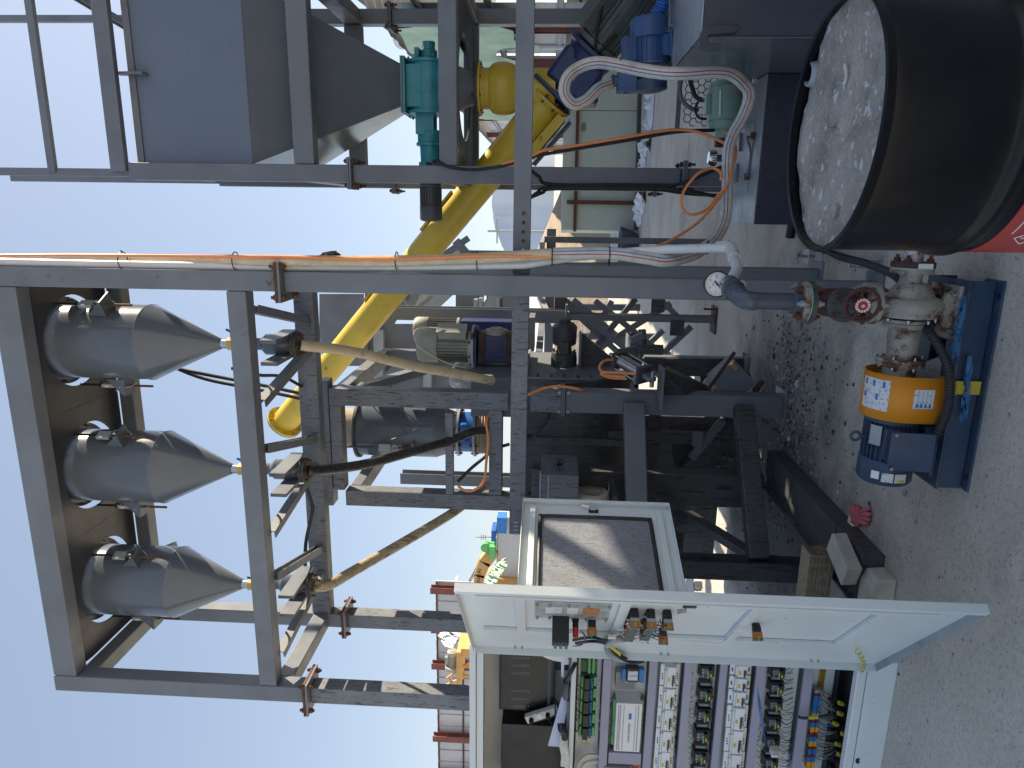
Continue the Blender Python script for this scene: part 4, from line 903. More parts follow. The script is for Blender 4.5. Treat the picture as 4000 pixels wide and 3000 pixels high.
hwc = V((RX+.012, RY-.155, .475)); tl = V((-.12, -1, .12)).normalized()
MB().cyl((RX, RY-.10, .49), hwc, .009).build('spindle', 'steel', gv)
hw = MB(); hw.torus(hwc, tl, .056, .0065, 36, 8); u, w = frame(tl)
for i in range(5):
    an = R(72*i+10); d = u*math.cos(an)+w*math.sin(an); hw.cyl(hwc+d*.015+tl*.004, hwc+d*.055, .005, n=8)
    d2 = u*math.cos(an+.62)+w*math.sin(an+.62); hw.lathe(hwc+d2*.060-tl*.005, tl, [(0, .0095), (.01, .0095)], 10)
hwo = hw.build('handwheel', 'rustr', gv)
MB().lathe(hwc, tl, [(0, .026), (.010, .026)], 28).build('dial_plate', 'red', hwo)
q = MB()
for i in range(14):
    an = R(360/14*i); d = u*math.cos(an)+w*math.sin(an); q.obox(hwc+d*.0205+tl*.0105, tl, d, tl.cross(d), .001, .008, .0062)
o = q.build('dial_print', 'white', hwo)
MB().cyl(hwc+tl*.010, hwc+tl*.016, .006, n=12).build('dial_nut', 'steel', hwo)
gg = thing('pressure_gauge', 'round black rimmed pressure gauge with a white dial', 'gauge', Y(2800, 1110, 2.86))
gc = Y(2800, 1110, 2.80); gd = (V((0, 0, CH))-gc); gd = V((gd.x*.6, gd.y, 0)).normalized()
MB().lathe(gc-gd*.03, gd, [(0, .040), (.004, .049), (.028, .0495), (.034, .0515), (.040, .0515), (.0405, .047), (.036, .0465)], 44).build('gauge_case', 'black', gg)
dl = MB().lathe(gc, gd, [(0, .0465), (.0075, .0465)], 44).build('dial', 'white', gg)
rt = gd.cross(PZ)*-1; rt = PZ.cross(gd)
for i in range(31):
    an = R(225-270*i/30); d = rt*math.cos(an)+PZ*math.sin(an); big = i % 5 == 0
    MB().obox(gc+gd*.008+d*(.0385 if big else .0405), gd, d, gd.cross(d), .0006, .009 if big else .005, .0009).build('tick', 'red' if i in (12, 18) else 'black', dl)
for k, t_ in enumerate(('0', '5', '10', '15', '20', '25')):
    an = R(225-270*k/5); d = rt*math.cos(an)+PZ*math.sin(an); text(t_, .010, gc+gd*.0082+d*.030, rt, PZ, 'black', dl, 'numeral')
text('MPa', .007, gc+gd*.0082+PZ*.016, rt, PZ, 'black', dl, 'unit_mark')
nd = rt*-.62+PZ*-.55; MB().prism([gc+gd*.0085-nd*.020+gd.cross(nd)*.004, gc+gd*.0085-nd*.020-gd.cross(nd)*.004, gc+gd*.0085+nd*.044], gd*.0008).build('needle', 'black', dl)
MB().cyl(gc+gd*.008, gc+gd*.0115, .0045, n=14).build('needle_hub', 'black', dl)
st0 = gc-gd*.012-PZ*.048
MB().cyl(st0, st0-PZ*.022, .009, n=6).build('gauge_stem', 'brass', gg); MB().cyl(st0-PZ*.022, st0-PZ*.040, .014, n=16).build('gauge_nipple', 'steel', gg)
MB().cyl(st0-PZ*.036, st0+V((.0, -.02, -.052)), .017, n=14).build('gauge_tee', 'pvc', gg)
# conduit, braided hose
mk('pump_conduit', MB().ribbed([mc+V((-.09, -.115, -.085)), mc+V((-.03, -.135, -.10)), Y(3700, 1600, 2.47), Y(3710, 1480, 2.45), Y(3690, 1400, 2.47), Y(3640, 1310, 2.52), Y(3600, 1265, 2.60)], .0155, .011, .09), 'condu', 'black corrugated conduit arching over the orange guard from the navy motor', 'conduit')
mk('ground_conduit', MB().ribbed([(-.30, 2.75, .17), Y(3500, 1080, 2.80), Y(3440, 1050, 2.9), Y(3370, 1025, 3.05), Y(3290, 1005, 3.25), Z(3240, 985, .03), Z(3190, 960, .02), Z(3150, 880, .02)], .0155, .011, .09), 'condu', 'black corrugated conduit running from the pump to the low tank', 'conduit')
mk('braided_hose', MB().tube([(-.165, 2.63, .25), (-.10, 2.63, .252), (-.02, 2.62, .255), (.06, 2.60, .26), (.2, 2.5, .26)], .034, 18), 'stitch', 'steel braided hose joining the pump to something behind the drum', 'hose')
# blue film scraps on the base
crumple('plastic_film', [V((-.50, 2.50, .06)), V((-.62, 2.50, .05)), V((-.70, 2.495, .05))], .035, .02, 'blufilm', 'crumpled blue plastic film hanging over the pump base', 'plastic film', 'blue film on the pump base', 31)
crumple('plastic_film', [V((-.28, 2.53, .1)), V((-.40, 2.53, .1)), V((-.48, 2.52, .1))], .04, .02, 'blufilm', 'flat strip of blue plastic film along the base under the pump casing', 'plastic film', 'blue film on the pump base', 32)

# ================================================================ OIL DRUM
dr = thing('oil_drum', 'big battered black steel drum with a crusted lid and a red lower band', 'drum', (.205, 1.853, 0))
DC = V((.205, 1.853, 0)); r = .293
pr_ = [(0, r), (.02, r+.004), (.03, r)]
def bulge(z): return [(z-.03, r), (z-.02, r+.003), (z-.008, r+.011), (z+.008, r+.011), (z+.02, r+.003), (z+.03, r)]
MB().lathe(DC, PZ, [(.536, r)]+bulge(.585)+[(.65, r), (.84, r), (.86, r-.003), (.862, r+.004), (.88, r+.006), (.884, r+.001), (.88, r-.006), (.862, r-.006)], 96, False).build('drum_shell', 'drum', dr)
MB().lathe(DC, PZ, [(.44, r-.002)]+[(.46, r-.002), (.536, r-.002)], 96, False).build('lower_shell', 'drum', dr)
MB().lathe(DC, PZ, [(0, r+.006), (.012, r+.006), (.02, r)]+bulge(.293)+[(.535, r+.0012)], 96, True).build('red_band', 'redl', dr)
# dished crusted lid
rnd = random.Random(4); lm = MB(); n = 72; K = 22; vs = []
for k in range(K+1):
    for i in range(n):
        an = 2*math.pi*i/n; rr = (r-.007)*k/K; x = math.cos(an)*rr; y = math.sin(an)*rr
        h = .858+.004*math.sin(x*21+2)+.004*math.sin(y*17)+(.006 if k < K-2 else 0)+rnd.uniform(-.0022, .0022)
        vs.append(DC+V((x, y, h)))
lm.add(vs, [(k*n+i, (k+1)*n+i, (k+1)*n+(i+1) % n, k*n+(i+1) % n) for k in range(K) for i in range(n)], True); lm.build('crusted_lid', 'crust', dr)
bc = Z(3168, 290, .862); q = MB(); q.lathe(bc-PZ*.008, PZ, [(0, .034), (.010, .032), (.016, .030), (.016, .026), (.004, .025)], 32, False); q.build('bung_ring', 'galv', dr)
MB().lathe(bc-PZ*.008, PZ, [(0, .024), (.004, .024), (.005, .012)], 24).build('bung_plug', 'drum', dr)
bc = Z(3265, 825, .86); MB().lathe(bc-PZ*.006, PZ, [(0, .018), (.012, .017), (.014, .012)], 24).build('small_bung', 'crust', dr)
# print on the red band
def drum_pt(an, z, off=.002): return DC+V((math.cos(an), math.sin(an), 0))*(r+off)+PZ*z
def arcq(a0, a1, z0, z1, m='white', name='print_line', off=.0022):
    q = MB(); k = 6; vs = []
    for i in range(k+1):
        a = a0+(a1-a0)*i/k; vs += [drum_pt(a, z0, off), drum_pt(a, z1, off)]
    q.add(vs, [(2*i, 2*i+2, 2*i+3, 2*i+1) for i in range(k)]); return q.build(name, m, dr)
aa = R(-131)
for k, z in enumerate((.505,)): arcq(R(-118), R(-146), z, z+.003)
for k in range(3): text(('※ 유해,위험문구', '● 피부에 자극', '● 흡입하면 유해')[k], .016, drum_pt(R(-117), .483-.02*k, .004), V((math.cos(R(-27)), math.sin(R(-27)), 0)), PZ, 'white', dr)
for k in range(2):
    a = R(-140-9*k); cpt = drum_pt(a, .466, .003); rr_ = V((-math.sin(a), math.cos(a), 0)); up = PZ
    pts = [(0, 1), (1, 0), (0, -1), (-1, 0)]; q = MB()
    for i in range(4):
        p0 = cpt+(rr_*pts[i][0]+up*pts[i][1])*.026; p1 = cpt+(rr_*pts[(i+1) % 4][0]+up*pts[(i+1) % 4][1])*.026; q.cyl(p0, p1, .0013, n=6)
    q.build('hazard_diamond', 'white', dr); MB().obox(cpt+PZ*.003, rr_, PZ, rr_.cross(PZ), .003, .018, .002).build('hazard_mark', 'white', dr)
for k in range(6): arcq(R(-136), R(-160), .428-.008*k, .431-.008*k)
mk('stick', MB().tube([Z(3302, 548, .873), Z(3330, 508, .878), Z(3372, 458, .889)], .0035, 7), 'wood', 'thin yellowish stick lying on the crusted drum lid', 'stick')
mk('glove_scrap', MB().tube([Z(3298, 265, .862), Z(3302, 255, .868), Z(3306, 300, .864), Z(3298, 330, .864)], .004, 6), 'knit', 'small curl of twine stuck in the crust of the drum lid', 'twine')

# ================================================================ CLEAR HOSE AND AIR LINES
ph = [(2386, 325, 4.06), (2338, 347, 4.0), (2289, 392, 3.95), (2241, 407, 3.92), (2205, 362, 3.9), (2217, 301, 3.9), (2271, 259, 3.9), (2338, 244, 3.85), (2422, 256, 3.75), (2512, 274, 3.65), (2603, 286, 3.6), (2693, 286, 3.6), (2784, 280, 3.62), (2856, 289, 3.66), (2910, 332, 3.72), (2928, 374, 3.76), (2904, 452, 3.85), (2862, 530, 3.95), (2844, 603, 4.0), (2841, 723, 3.98), (2835, 844, 3.9), (2802, 922, 3.8), (2741, 976, 3.65), (2690, 1000, 3.5), (2603, 1018, 3.36), (2512, 1006, 3.34), (2380, 990, 3.36), (2157, 992, 3.38), (1900, 1008, 3.40), (1500, 1020, 3.41), (1100, 1018, 3.41), (900, 1016, 3.44), (560, 1018, 3.5), (200, 1020, 3.52), (-60, 1020, 3.52)]
hp = [Y(*p) for p in ph]
bh = thing('clear_hose', 'thick clear ribbed hose with red and blue stripes, looping from the blue pump', 'hose', hp[10])
i1 = 27
MB().ribbed(hp[:i1+1], .030, .012, .022, 18).build('hose_wall', 'hose', bh); MB().ribbed(hp[i1:], .027, .012, .03, 16).build('hose_wall', 'hosep', bh)
def stripe(off, m, rr=.0028):
    P = smooth_path(hp[:i1+1], 8); q = []; 
    for i, p in enumerate(P):
        d = (P[min(i+1, len(P)-1)]-P[max(i-1, 0)]).normalized(); view = (V((0, 0, CH))-p).normalized(); view = (view-d*view.dot(d)).normalized(); s = d.cross(view); a = R(off)
        q.append(p+(view*math.cos(a)+s*math.sin(a))*.0305)
    MB().tube(q, rr, 5, 1).build('hose_stripe', m, bh)
stripe(-8, 'red', .0022); stripe(22, 'tblue', .0022)
def ties(name, pts, r, host):
    for (x, y, q_) in pts:
        c = Y(x, y, q_); MB().torus(c, (Y(x+20, y, q_)-c), r, .0025, 16, 5).build('cable_tie', 'black', host)
ties('t', [(2422, 254, 3.75), (2765, 965, 3.62), (2380, 990, 3.36), (2157, 992, 3.38)], .033, bh)
for x in (2380, 2157, 1865, 1550, 920, 480):
    c = Y(x, 1018 if x < 2000 else 1004, 3.42); q = MB(); q.torus(c, PZ, .042, .0028, 24, 5); q.build('cable_tie', 'black', rz)
MB().tube([Y(480, 985, 3.4), Y(470, 978, 3.4)], .003, 5, 1).build('cable_tie', 'black', rz)
A1 = [(2826, 512, 4.3), (2856, 530, 4.2), (2874, 579, 4.05), (2868, 633, 4.0), (2832, 735, 3.95), (2747, 850, 3.8), (2639, 928, 3.6), (2524, 977, 3.40), (2422, 998, 3.36), (2200, 1005, 3.36), (1900, 1000, 3.37), (1500, 1012, 3.37), (1100, 1004, 3.38), (900, 1002, 3.38), (500, 998, 3.38), (200, 996, 3.39), (-60, 1000, 3.4)]
mk('air_hose', MB().tube([Y(*p) for p in A1], .0075, 10, 5), 'oair', 'orange air hose running from the green pump up along the white pipe', 'air hose', 'orange air hoses')
A2 = [(2832, 745, 3.94), (2868, 640, 3.98), (2815, 705, 3.96), (2817, 680, 3.96), (2802, 663, 3.96), (2772, 657, 3.96), (2723, 681, 3.93), (2675, 741, 3.9), (2660, 790, 3.88), (2675, 826, 3.86), (2711, 838, 3.86), (2766, 814, 3.9), (2802, 766, 3.93), (2840, 725, 3.94)]
mk('air_hose', MB().tube([Y(*p) for p in A2[2:]]+[Y(2860, 650, 3.98)], .0075, 10, 5), 'oair', 'orange air hose lying in a round loop in front of the dark post', 'air hose', 'orange air hoses')
A3 = [(2072, 609, 4.3), (2133, 585, 4.3), (2241, 570, 4.3), (2446, 536, 4.3), (2603, 509, 4.3), (2693, 509, 4.3), (2766, 530, 4.25), (2832, 561, 4.15), (2866, 600, 4.05)]
mk('air_hose', MB().tube([Y(1960, 640, 4.3)]+[Y(*p) for p in A3], .0085, 10, 5), 'oair', 'orange air hose sloping beside a black conduit in front of the pale wall', 'air hose', 'orange air hoses')
A4 = [(1960, 650, 4.33), (2072, 614, 4.33), (2241, 583, 4.33), (2446, 549, 4.33), (2603, 521, 4.33), (2700, 511, 4.33), (2790, 509, 4.38)]
mk('conduit', MB().ribbed([Y(*p) for p in A4], .010, .009, .08, 10), 'condu', 'black corrugated conduit running together with the sloping orange hose', 'conduit', 'black conduits')
for k, (pts, lab) in enumerate(((([(2068, 776, 4.5), (2100, 752, 4.55), (2145, 733, 4.6), (2422, 730, 4.6), (2573, 733, 4.6), (2693, 747, 4.6), (2830, 774, 4.66)]), 'black conduit clipped to the dark post, outer one'),
    ([(2068, 662, 4.5), (2105, 690, 4.55), (2150, 720, 4.6), (2422, 722, 4.6), (2573, 724, 4.6), (2640, 722, 4.6), (2723, 693, 4.55), (2822, 650, 4.6)], 'black conduit joining the dark post from the right and leaving it lower down'),
    ([(2075, 770, 4.56), (2120, 752, 4.6), (2160, 738, 4.64), (2422, 738, 4.64), (2573, 741, 4.64), (2693, 757, 4.64), (2830, 765, 4.66)], 'black conduit along the dark post, between the other two'))):
    mk('conduit', MB().ribbed([Y(*p) for p in pts], .011, .009, .08, 10), 'condu', lab, 'conduit', 'black conduits')
mk('conduit', MB().ribbed([Y(1668, 640, 5.2), Y(1690, 700*0+642, 5.0), Y(1705, 628, 4.7), Y(1753, 652, 4.62), Y(1844, 663, 4.60), Y(1934, 654, 4.55), Y(2010, 634, 4.4)], .011, .009, .08, 10), 'condu', 'black conduit from the small geared motor swinging across the yellow tube', 'conduit', 'black conduits')
# ================================================================ MIXER AND ITS FRAME
mx = thing('mixer', 'dark splashed cylindrical mixer with a bolted end plate on heavy legs', 'mixer', (-1.9, 5.3, 0))
def mb_(x0, x1, y0, y1, z0, z1, name, m='slate_d', bev=.005): return MB().box(x0, x1, y0, y1, z0, z1).build(name, m, mx, bev=bev)
CY, CZ = 5.33, 1.34
pf = []
for i in range(41):
    an = R(180+180*i/40); pf.append((CY+.46*math.cos(an), CZ+.46*math.sin(an)))
pf = [(CY-.46, 1.70)]+pf+[(CY+.46, 1.70)]
n = len(pf); q = MB(); xs_ = (-2.9, -1.175)
q.add([(x, a, b) for x in xs_ for (a, b) in pf], [(i, n+i, n+i+1, i+1) for i in range(n-1)]+[(0, n-1, 2*n-1, n)], True); q.build('mixer_trough', 'slate_d', mx)
q = MB(); pf2 = [((a-CY)*1.0+CY, b) for a, b in pf]; q.prism([(-1.174, a, b) for a, b in pf2], (.014, 0, 0)); ep = q.build('end_plate', 'slate_r', mx, bev=.002)
for i in range(5): MB().bolt((-1.16, CY-.435, 1.62-.095*i), PX, .012, .012).build('bolt', 'slate_d', mx)
for x in (-1.65, -2.1): mb_(x, x+.05, CY-.49, CY-.455, .8, 1.7, 'stiffener')
bc = V((-1.16, 5.30, 1.43))
MB().lathe(bc, PX, [(0, .10), (.05, .10), (.10, .095), (.105, .075)], 32).build('bearing_flange', 'slate_d', mx)
MB().lathe(bc+PX*.10, PX, [(0, .06), (.05, .055), (.055, .07), (.07, .09), (.20, .095), (.23, .07), (.235, .045), (.26, .045)], 28).build('shaft_reducer', 'slate_d', mx)
for i in range(6):
    an = R(60*i+20); MB().bolt(bc+V((.105, .08*math.cos(an), .08*math.sin(an))), PX, .011, .014).build('bolt', 'slate_d', mx)
MB().obox(bc+V((.15, -.09, 0)), PX, PY, PZ, .1, .06, .07).build('reducer_boss', 'slate_d', mx, bev=.01)
MB().prism([(-1.158, 5.28, 1.30), (-.90, 5.28, 1.30), (-1.158, 5.28, .98)], (0, .012, 0)).build('bracket_web', 'slate_d', mx); mb_(-1.158, -.90, 5.2, 5.42, 1.301, 1.318, 'bracket_plate', 'slate')
mb_(-1.158, -.93, 5.15, 5.5, .93, .945, 'bracket_plate', 'slate')
# covers on top
mb_(-2.15, -1.19, 4.9, 5.82, 1.702, 1.80, 'top_cover', 'slate_r'); mb_(-1.46, -1.17, 4.86, 5.6, 1.802, 2.10, 'feed_box', 'slate')
MB().prism([(-1.168, 4.84, 1.79), (-1.168, 5.6, 1.79), (-1.10, 5.6, 1.70), (-1.10, 4.84, 1.70)], (0, 0, -.01)).build('cover_lip', 'slate_r', mx)
# legs
L1 = (-1.31, -1.165, 4.5, 4.63); mb_(*L1, .012, 1.43, 'leg', 'slate'); mb_(*L1, 1.455, 1.66, 'leg', 'slate_s')
for k in (1.431, 1.4435): mb_(-1.33, -1.145, 4.48, 4.66, k, k+.0115, 'splice_plate', 'slate')
q = MB()
for x in (-1.30, -1.17):
    for z in (1.40, 1.46): q.cyl((x, 4.49, z), (x, 4.49, z+.02), .011, n=6)
o = q.build('splice_bolts', 'galv', mx); o['kind'] = 'stuff'
mb_(-1.36, -1.12, 4.45, 4.68, 0, .0115, 'foot_plate', 'slate')
mb_(-1.905, -1.68, 4.4, 4.53, .112, 1.64, 'leg', 'slate_d'); bl_ = Z(2918, 1437); mb_(bl_.x-.07, bl_.x+.07, bl_.y, bl_.y+.1, .012, .80, 'leg', 'slate'); mb_(bl_.x-.1, bl_.x+.1, bl_.y-.03, bl_.y+.13, 0, .0115, 'foot_plate', 'rustr'); mb_(-2.95, -2.80, 4.4, 4.53, .01, 1.6, 'leg')
P2 = (-2.04, 3.84)
MB().ibeam((P2[0], P2[1], 0.01), (P2[0], P2[1], 1.0), .11, .12, .01).build('leg', 'slate_d', mx)
MB().beam((-1.235, 4.49, .98), (-2.02, 3.90, .98), .08, .135).build('cross_beam', 'slate', mx, bev=.008)
MB().beam((-1.235, 4.49, .27), (-2.0, 3.86, .275), .08, .12).build('cross_beam', 'slate_d', mx, bev=.008)
MB().beam((-2.04, 3.84, .2), (-2.45, 4.6, .95), .07, .07).build('diagonal_brace', 'slate_d', mx); MB().beam((-2.04, 3.9, .22), (-1.85, 4.42, .8), .06, .06).build('diagonal_brace', 'slate_d', mx)
mb_(-2.9, -1.70, 4.42, 4.50, .60, .70, 'side_beam')
mb_(-2.9, -1.32, 4.95, 5.0, .72, .80, 'under_beam'); mb_(-1.62, -1.54, 4.85, 4.93, .3, 1.1, 'under_strut')
# base rail on the ground with lid strips
ra = V((-1.60, 4.42, 0)); rb = V((-1.60, 2.98, 0)); 
rl_ = thing('base_rail', 'long dark folded steel duct lying on the ground toward the cabinet', 'steel duct', (-1.6, 3.7, 0))
MB().box(-1.74, -1.50, 2.985, 4.42, 0, .095).build('duct_body', 'slate_d', rl_, bev=.004)
for i, (a, b) in enumerate(((2.98, 3.28), (3.285, 3.60), (3.605, 3.95), (3.955, 4.42))): MB().box(-1.655, -1.495, a, b, .097+.003*(i % 2), .103+.003*(i % 2)).build('lid_strip', 'slate_d', rl_, bev=.001)
MB().box(-1.745, -1.735, 2.985, 4.42, .097, .125).build('lip', 'slate_d', rl_)
# bracket and pneumatic cylinder on the right leg
pg = V((-1.163, 4.56, .82))
MB().obox(V((-1.10, 4.47, .83)), PX, PY, PZ, .015, .25, .26).build('cylinder_plate', 'slate', mx, bev=.003) if 0 else None
ppl = [Y(2562, 1418, 4.4), Y(2562, 1600, 4.4), Y(2592, 1590, 4.4), Y(2595, 1430, 4.4)]
MB().obox(Y(2580, 1512, 4.40), PX, PY, V((-.1, 0, 1)), .26, .16, .02).build('bracket_plate', 'slate', mx, bev=.003)
MB().prism([Y(2588, 1440, 4.42), Y(2588, 1540, 4.42), Y(2680, 1545, 4.48)], (0, .012, 0)).build('bracket_web', 'slate_d', mx)
MB().prism([Y(2588, 1440, 4.44), Y(2680, 1545, 4.50), Y(2840, 1545, 4.9), Y(2610, 1430, 4.75)], (0, .01, 0)).build('bracket_web', 'slate_d', mx)
pn = thing('air_cylinder', 'silver pneumatic cylinder with tie rods and orange air lines on the mixer leg', 'air cylinder', Y(2480, 1460, 4.4))
a = Y(2420, 1405, 4.45); b = Y(2515, 1462, 4.25); dx = (b-a).normalized(); u, w = frame(dx)
MB().cyl(a, b, .043, n=28).build('barrel', 'steel', pn)
for c_ in (a, b): MB().obox(c_, dx, u, w, .03, .11, .11).build('end_block', 'slate_d', pn, bev=.004)
for i in (-1, 1):
    for j in (-1, 1): MB().cyl(a+u*.045*i+w*.045*j, b+u*.045*i+w*.045*j, .005, n=8).build('tie_rod', 'steel', pn)
MB().obox(b+dx*.05, dx, u, w, .08, .03, .05).build('clevis', 'slate', pn, bev=.004); MB().cyl(b+dx*.08-u*.05, b+dx*.08+u*.05, .014).build('clevis_pin', 'steel', pn)
MB().cyl(a-dx*.02, a-dx*.1, .012).build('piston_rod', 'steel', pn)
MB().obox(Y(2485, 1495, 4.28), PX, PY, PZ, .06, .03, .03).build('solenoid_valve', 'galv', pn, bev=.003); MB().obox(Y(2478, 1508, 4.28), PX, PY, PZ, .03, .03, .05).build('solenoid_valve', 'dkgrey', pn)
GA = 'short orange air lines at the cylinder'
mk('air_line', MB().tube([Y(2398, 1404, 4.42), Y(2360, 1410, 4.35), Y(2342, 1432, 4.3), Y(2350, 1450, 4.27), Y(2378, 1455, 4.27)], .008, 8), 'oair', 'orange air line forming the upper loop at the silver cylinder', 'air line', GA)
mk('air_line', MB().tube([Y(2485, 1460, 4.22), Y(2420, 1456, 4.24), Y(2362, 1455, 4.25), Y(2348, 1460, 4.25), Y(2370, 1467, 4.25), Y(2442, 1472, 4.24)], .008, 8), 'oair', 'orange air line folded back under the upper loop', 'air line', GA)
mk('air_line', MB().tube([Y(2352, 1462, 4.27), Y(2380, 1475, 4.26), Y(2448, 1480, 4.25)], .008, 8), 'oair', 'shortest orange air line reaching the small valve', 'air line', GA)
mk('air_line', MB().tube([Y(2050, 1548, 4.4), Y(2110, 1522, 4.44), Y(2160, 1510, 4.46), Y(2215, 1512, 4.47), Y(2270, 1523, 4.48), Y(2300, 1535, 4.7)], .009, 8), 'oair', 'orange air line humping over the top of the mixer leg', 'air line', GA)
mk('cable', MB().tube([Y(2370, 1475, 4.4), Y(2320, 1490, 4.5), Y(2250, 1498, 4.6), Y(2190, 1506, 4.7), Y(2140, 1540, 4.75)], .012, 8), 'condu', 'dark cable sagging from the air cylinder across the mixer', 'cable')
mk('cable', MB().tube([Y(2150, 1600, 4.70), Y(2130, 1650, 4.72), Y(2090, 1700, 4.72), Y(2040, 1725, 4.7)], .012, 8), 'condu', 'dark cable lying against the mixer drum', 'cable')
vb = thing('bearing_post', 'dark swing arm with a capped pivot beside the air cylinder', 'pivot', Y(2510, 1370, 4.7))
c = Y(2513, 1365, 4.7); MB().lathe(c-PZ*.13, PZ, [(0, .035), (.13, .035), (.13, .055), (.15, .055), (.155, .036), (.18, .036), (.185, .02)], 24).build('pivot', 'slate_d', vb)
MB().beam(Y(2405, 1388, 4.6), Y(2490, 1372, 4.7), .08, .02).build('swing_arm', 'slate', vb); MB().beam(Y(2465, 1332, 4.9), Y(2515, 1308, 4.9), .05, .05).build('strut', 'slate', vb)
MB().beam(Y(2508, 1288, 4.97), Y(2510, 1360, 4.97), .05, .05).build('stub_post', 'slate_d', vb)

# under-mixer conveyor
cv = thing('belt_conveyor', 'dark sloping belt conveyor with a tensioner box and roller under the mixer', 'conveyor', (-1.7, 5.2, 0))
q0 = 5.05
MB().prism([Y(2610, 1660, q0), Y(2640, 1870, q0), Y(2890, 1870, q0), Y(2905, 1660, q0), Y(2790, 1620, q0)], (0, .01, 0)).build('side_plate', 'slate_d', cv)
MB().beam(Y(2905, 1585, 4.95), Y(2665, 1860, 4.95), .10, .12).build('side_channel', 'slate_d', cv, bev=.004); MB().beam(Y(2825, 1640, 4.85), Y(2700, 1790, 4.85), .02, .06).build('edge_strip', 'slate_s', cv)
for (x, y) in ((2790, 1768), (2766, 1802), (2805, 1820), (2826, 1785), (2853, 1790)): MB().bolt(Y(x, y, q0-.001), -PY, .016, .012).build('bolt', 'slate_s', cv)
MB().obox(Y(2725, 1715, 4.8), PX, PY, PZ, .1, .06, .07).build('cleat', 'slate', cv, bev=.004)
c = Y(2855, 1480, 4.75); dv = (Y(2920, 1405, 4.75)-Y(2775, 1530, 4.75)).normalized(); u_ = PY.cross(dv)
bx_ = MB().obox(c, dv, PY, u_, .2, .18, .22).build('tensioner_box', 'slate', cv, bev=.003)
MB().beam(Y(2870, 1375, 4.66), Y(2760, 1530, 4.66), .02, .02).build('tension_rod', 'rustr', cv); MB().obox(Y(2866, 1430, 4.66), dv, PY, u_, .03, .05, .05).build('tension_nut', 'brass', cv)
MB().cyl(Y(2978, 1487, 4.7), Y(2940, 1545, 4.7), .018).build('tension_rod', 'rustr', cv)
MB().cyl(Y(2820, 1548, 4.72), Y(2820, 1548, 4.72)+PY*.3, .075, n=32).build('roller', 'cblock', cv)
MB().prism([Y(2450, 1352, 5.0)*1, Y(2460, 1370, 5.0), Y(2600, 1470, 5.0), Y(2935, 1470, 5.0), Y(2905, 1402, 5.0), Y(2500, 1402, 5.0)][2:], (0, .02, 0)).build('chute_side', 'slate_d', cv)
MB().obox(Y(2918, 1425, 4.9), PX, PY, PZ, .12, .08, .02).build('foot_plate', 'slate', cv, bev=.002)
MB().box(-3.0, -1.62, 5.55, 5.58, .1, .95).build('back_plate', 'slate_d', cv)
MB().box(-1.30, -1.0, 5.8, 6.1, .24, .6).build('painted_pail', 'pink', cv) if 0 else None
pl = thing('paint_pail', 'pink and white striped pail standing behind the conveyor chute', 'pail', Y(2740, 1490, 6.3))
c = Y(2740, 1500, 6.6); 
for i in range(5): MB().cyl(c-PZ*.2+PZ*.06*i, c-PZ*.2+PZ*(.06*i+.055), .14, n=24).build('pail_band', ('pink', 'white', 'pink', 'black', 'white')[i], pl)
MB().cyl(V((c.x, c.y, 0)), c-PZ*.201, .13, n=20).build('pail_base', 'white', pl)

# drive motor under its folded cover, with a cut-out star and bars
dm = thing('drive_motor', 'beige motor under a folded splashed cover with a star shaped cut-out', 'motor', (-1.9, 4.2, 1.3))
e = Y(2200, 1857, 4.05); f_ = X(2200, 1777, e.x); fz1 = Y(2112, 1857, 4.05).z; fz0 = Y(2262, 1857, 4.05).z
MB().box(-2.7, e.x, 4.052, f_.y, fz0, fz1).build('cover', 'slate_s', dm, bev=.004)
MB().prism([(e.x-.003, 4.05, fz1-.055), (e.x-.003, 4.12, fz1+.002), (-2.7, 4.12, fz1+.002), (-2.7, 4.05, fz1-.055)], (0, -.004, .004)).build('cover_slope', 'galv', dm)
em = V((e.x+.0015, (4.05+f_.y)/2, (fz0+fz1)/2)); q = MB(); st5 = []
for i in range(10):
    an = R(90+36*i); rr = .05 if i % 2 == 0 else .019; st5.append(em+PY*math.cos(an)*rr*1.2+PZ*math.sin(an)*rr*.8)
q.prism(st5, PX*.001)
for s in (-1, 1):
    for k, (dz, ln) in enumerate(((-.022, .04), (0, .055), (.022, .04))): q.obox(em+PY*s*(.085)+PZ*dz*1.0, PX, PY, PZ, .001, ln, .006)
q.build('star_cutout', 'black', dm)
my = (4.05+f_.y)/2-.05; mz = Y(2300, 1900, my).z
motor(dm, V((-2.15, my, mz-.02)), PX, .115, .42, 'beige', fins=26, cowl=.42)
MB().box(-2.5, -1.7, my-.15, my+.15, mz-.17, mz-.14).build('motor_plate', 'slate_d', dm)
for x in (-2.4, -1.95): MB().box(x, x+.06, my-.1, my+.1, .65, mz-.171).build('plate_leg', 'slate_d', dm)

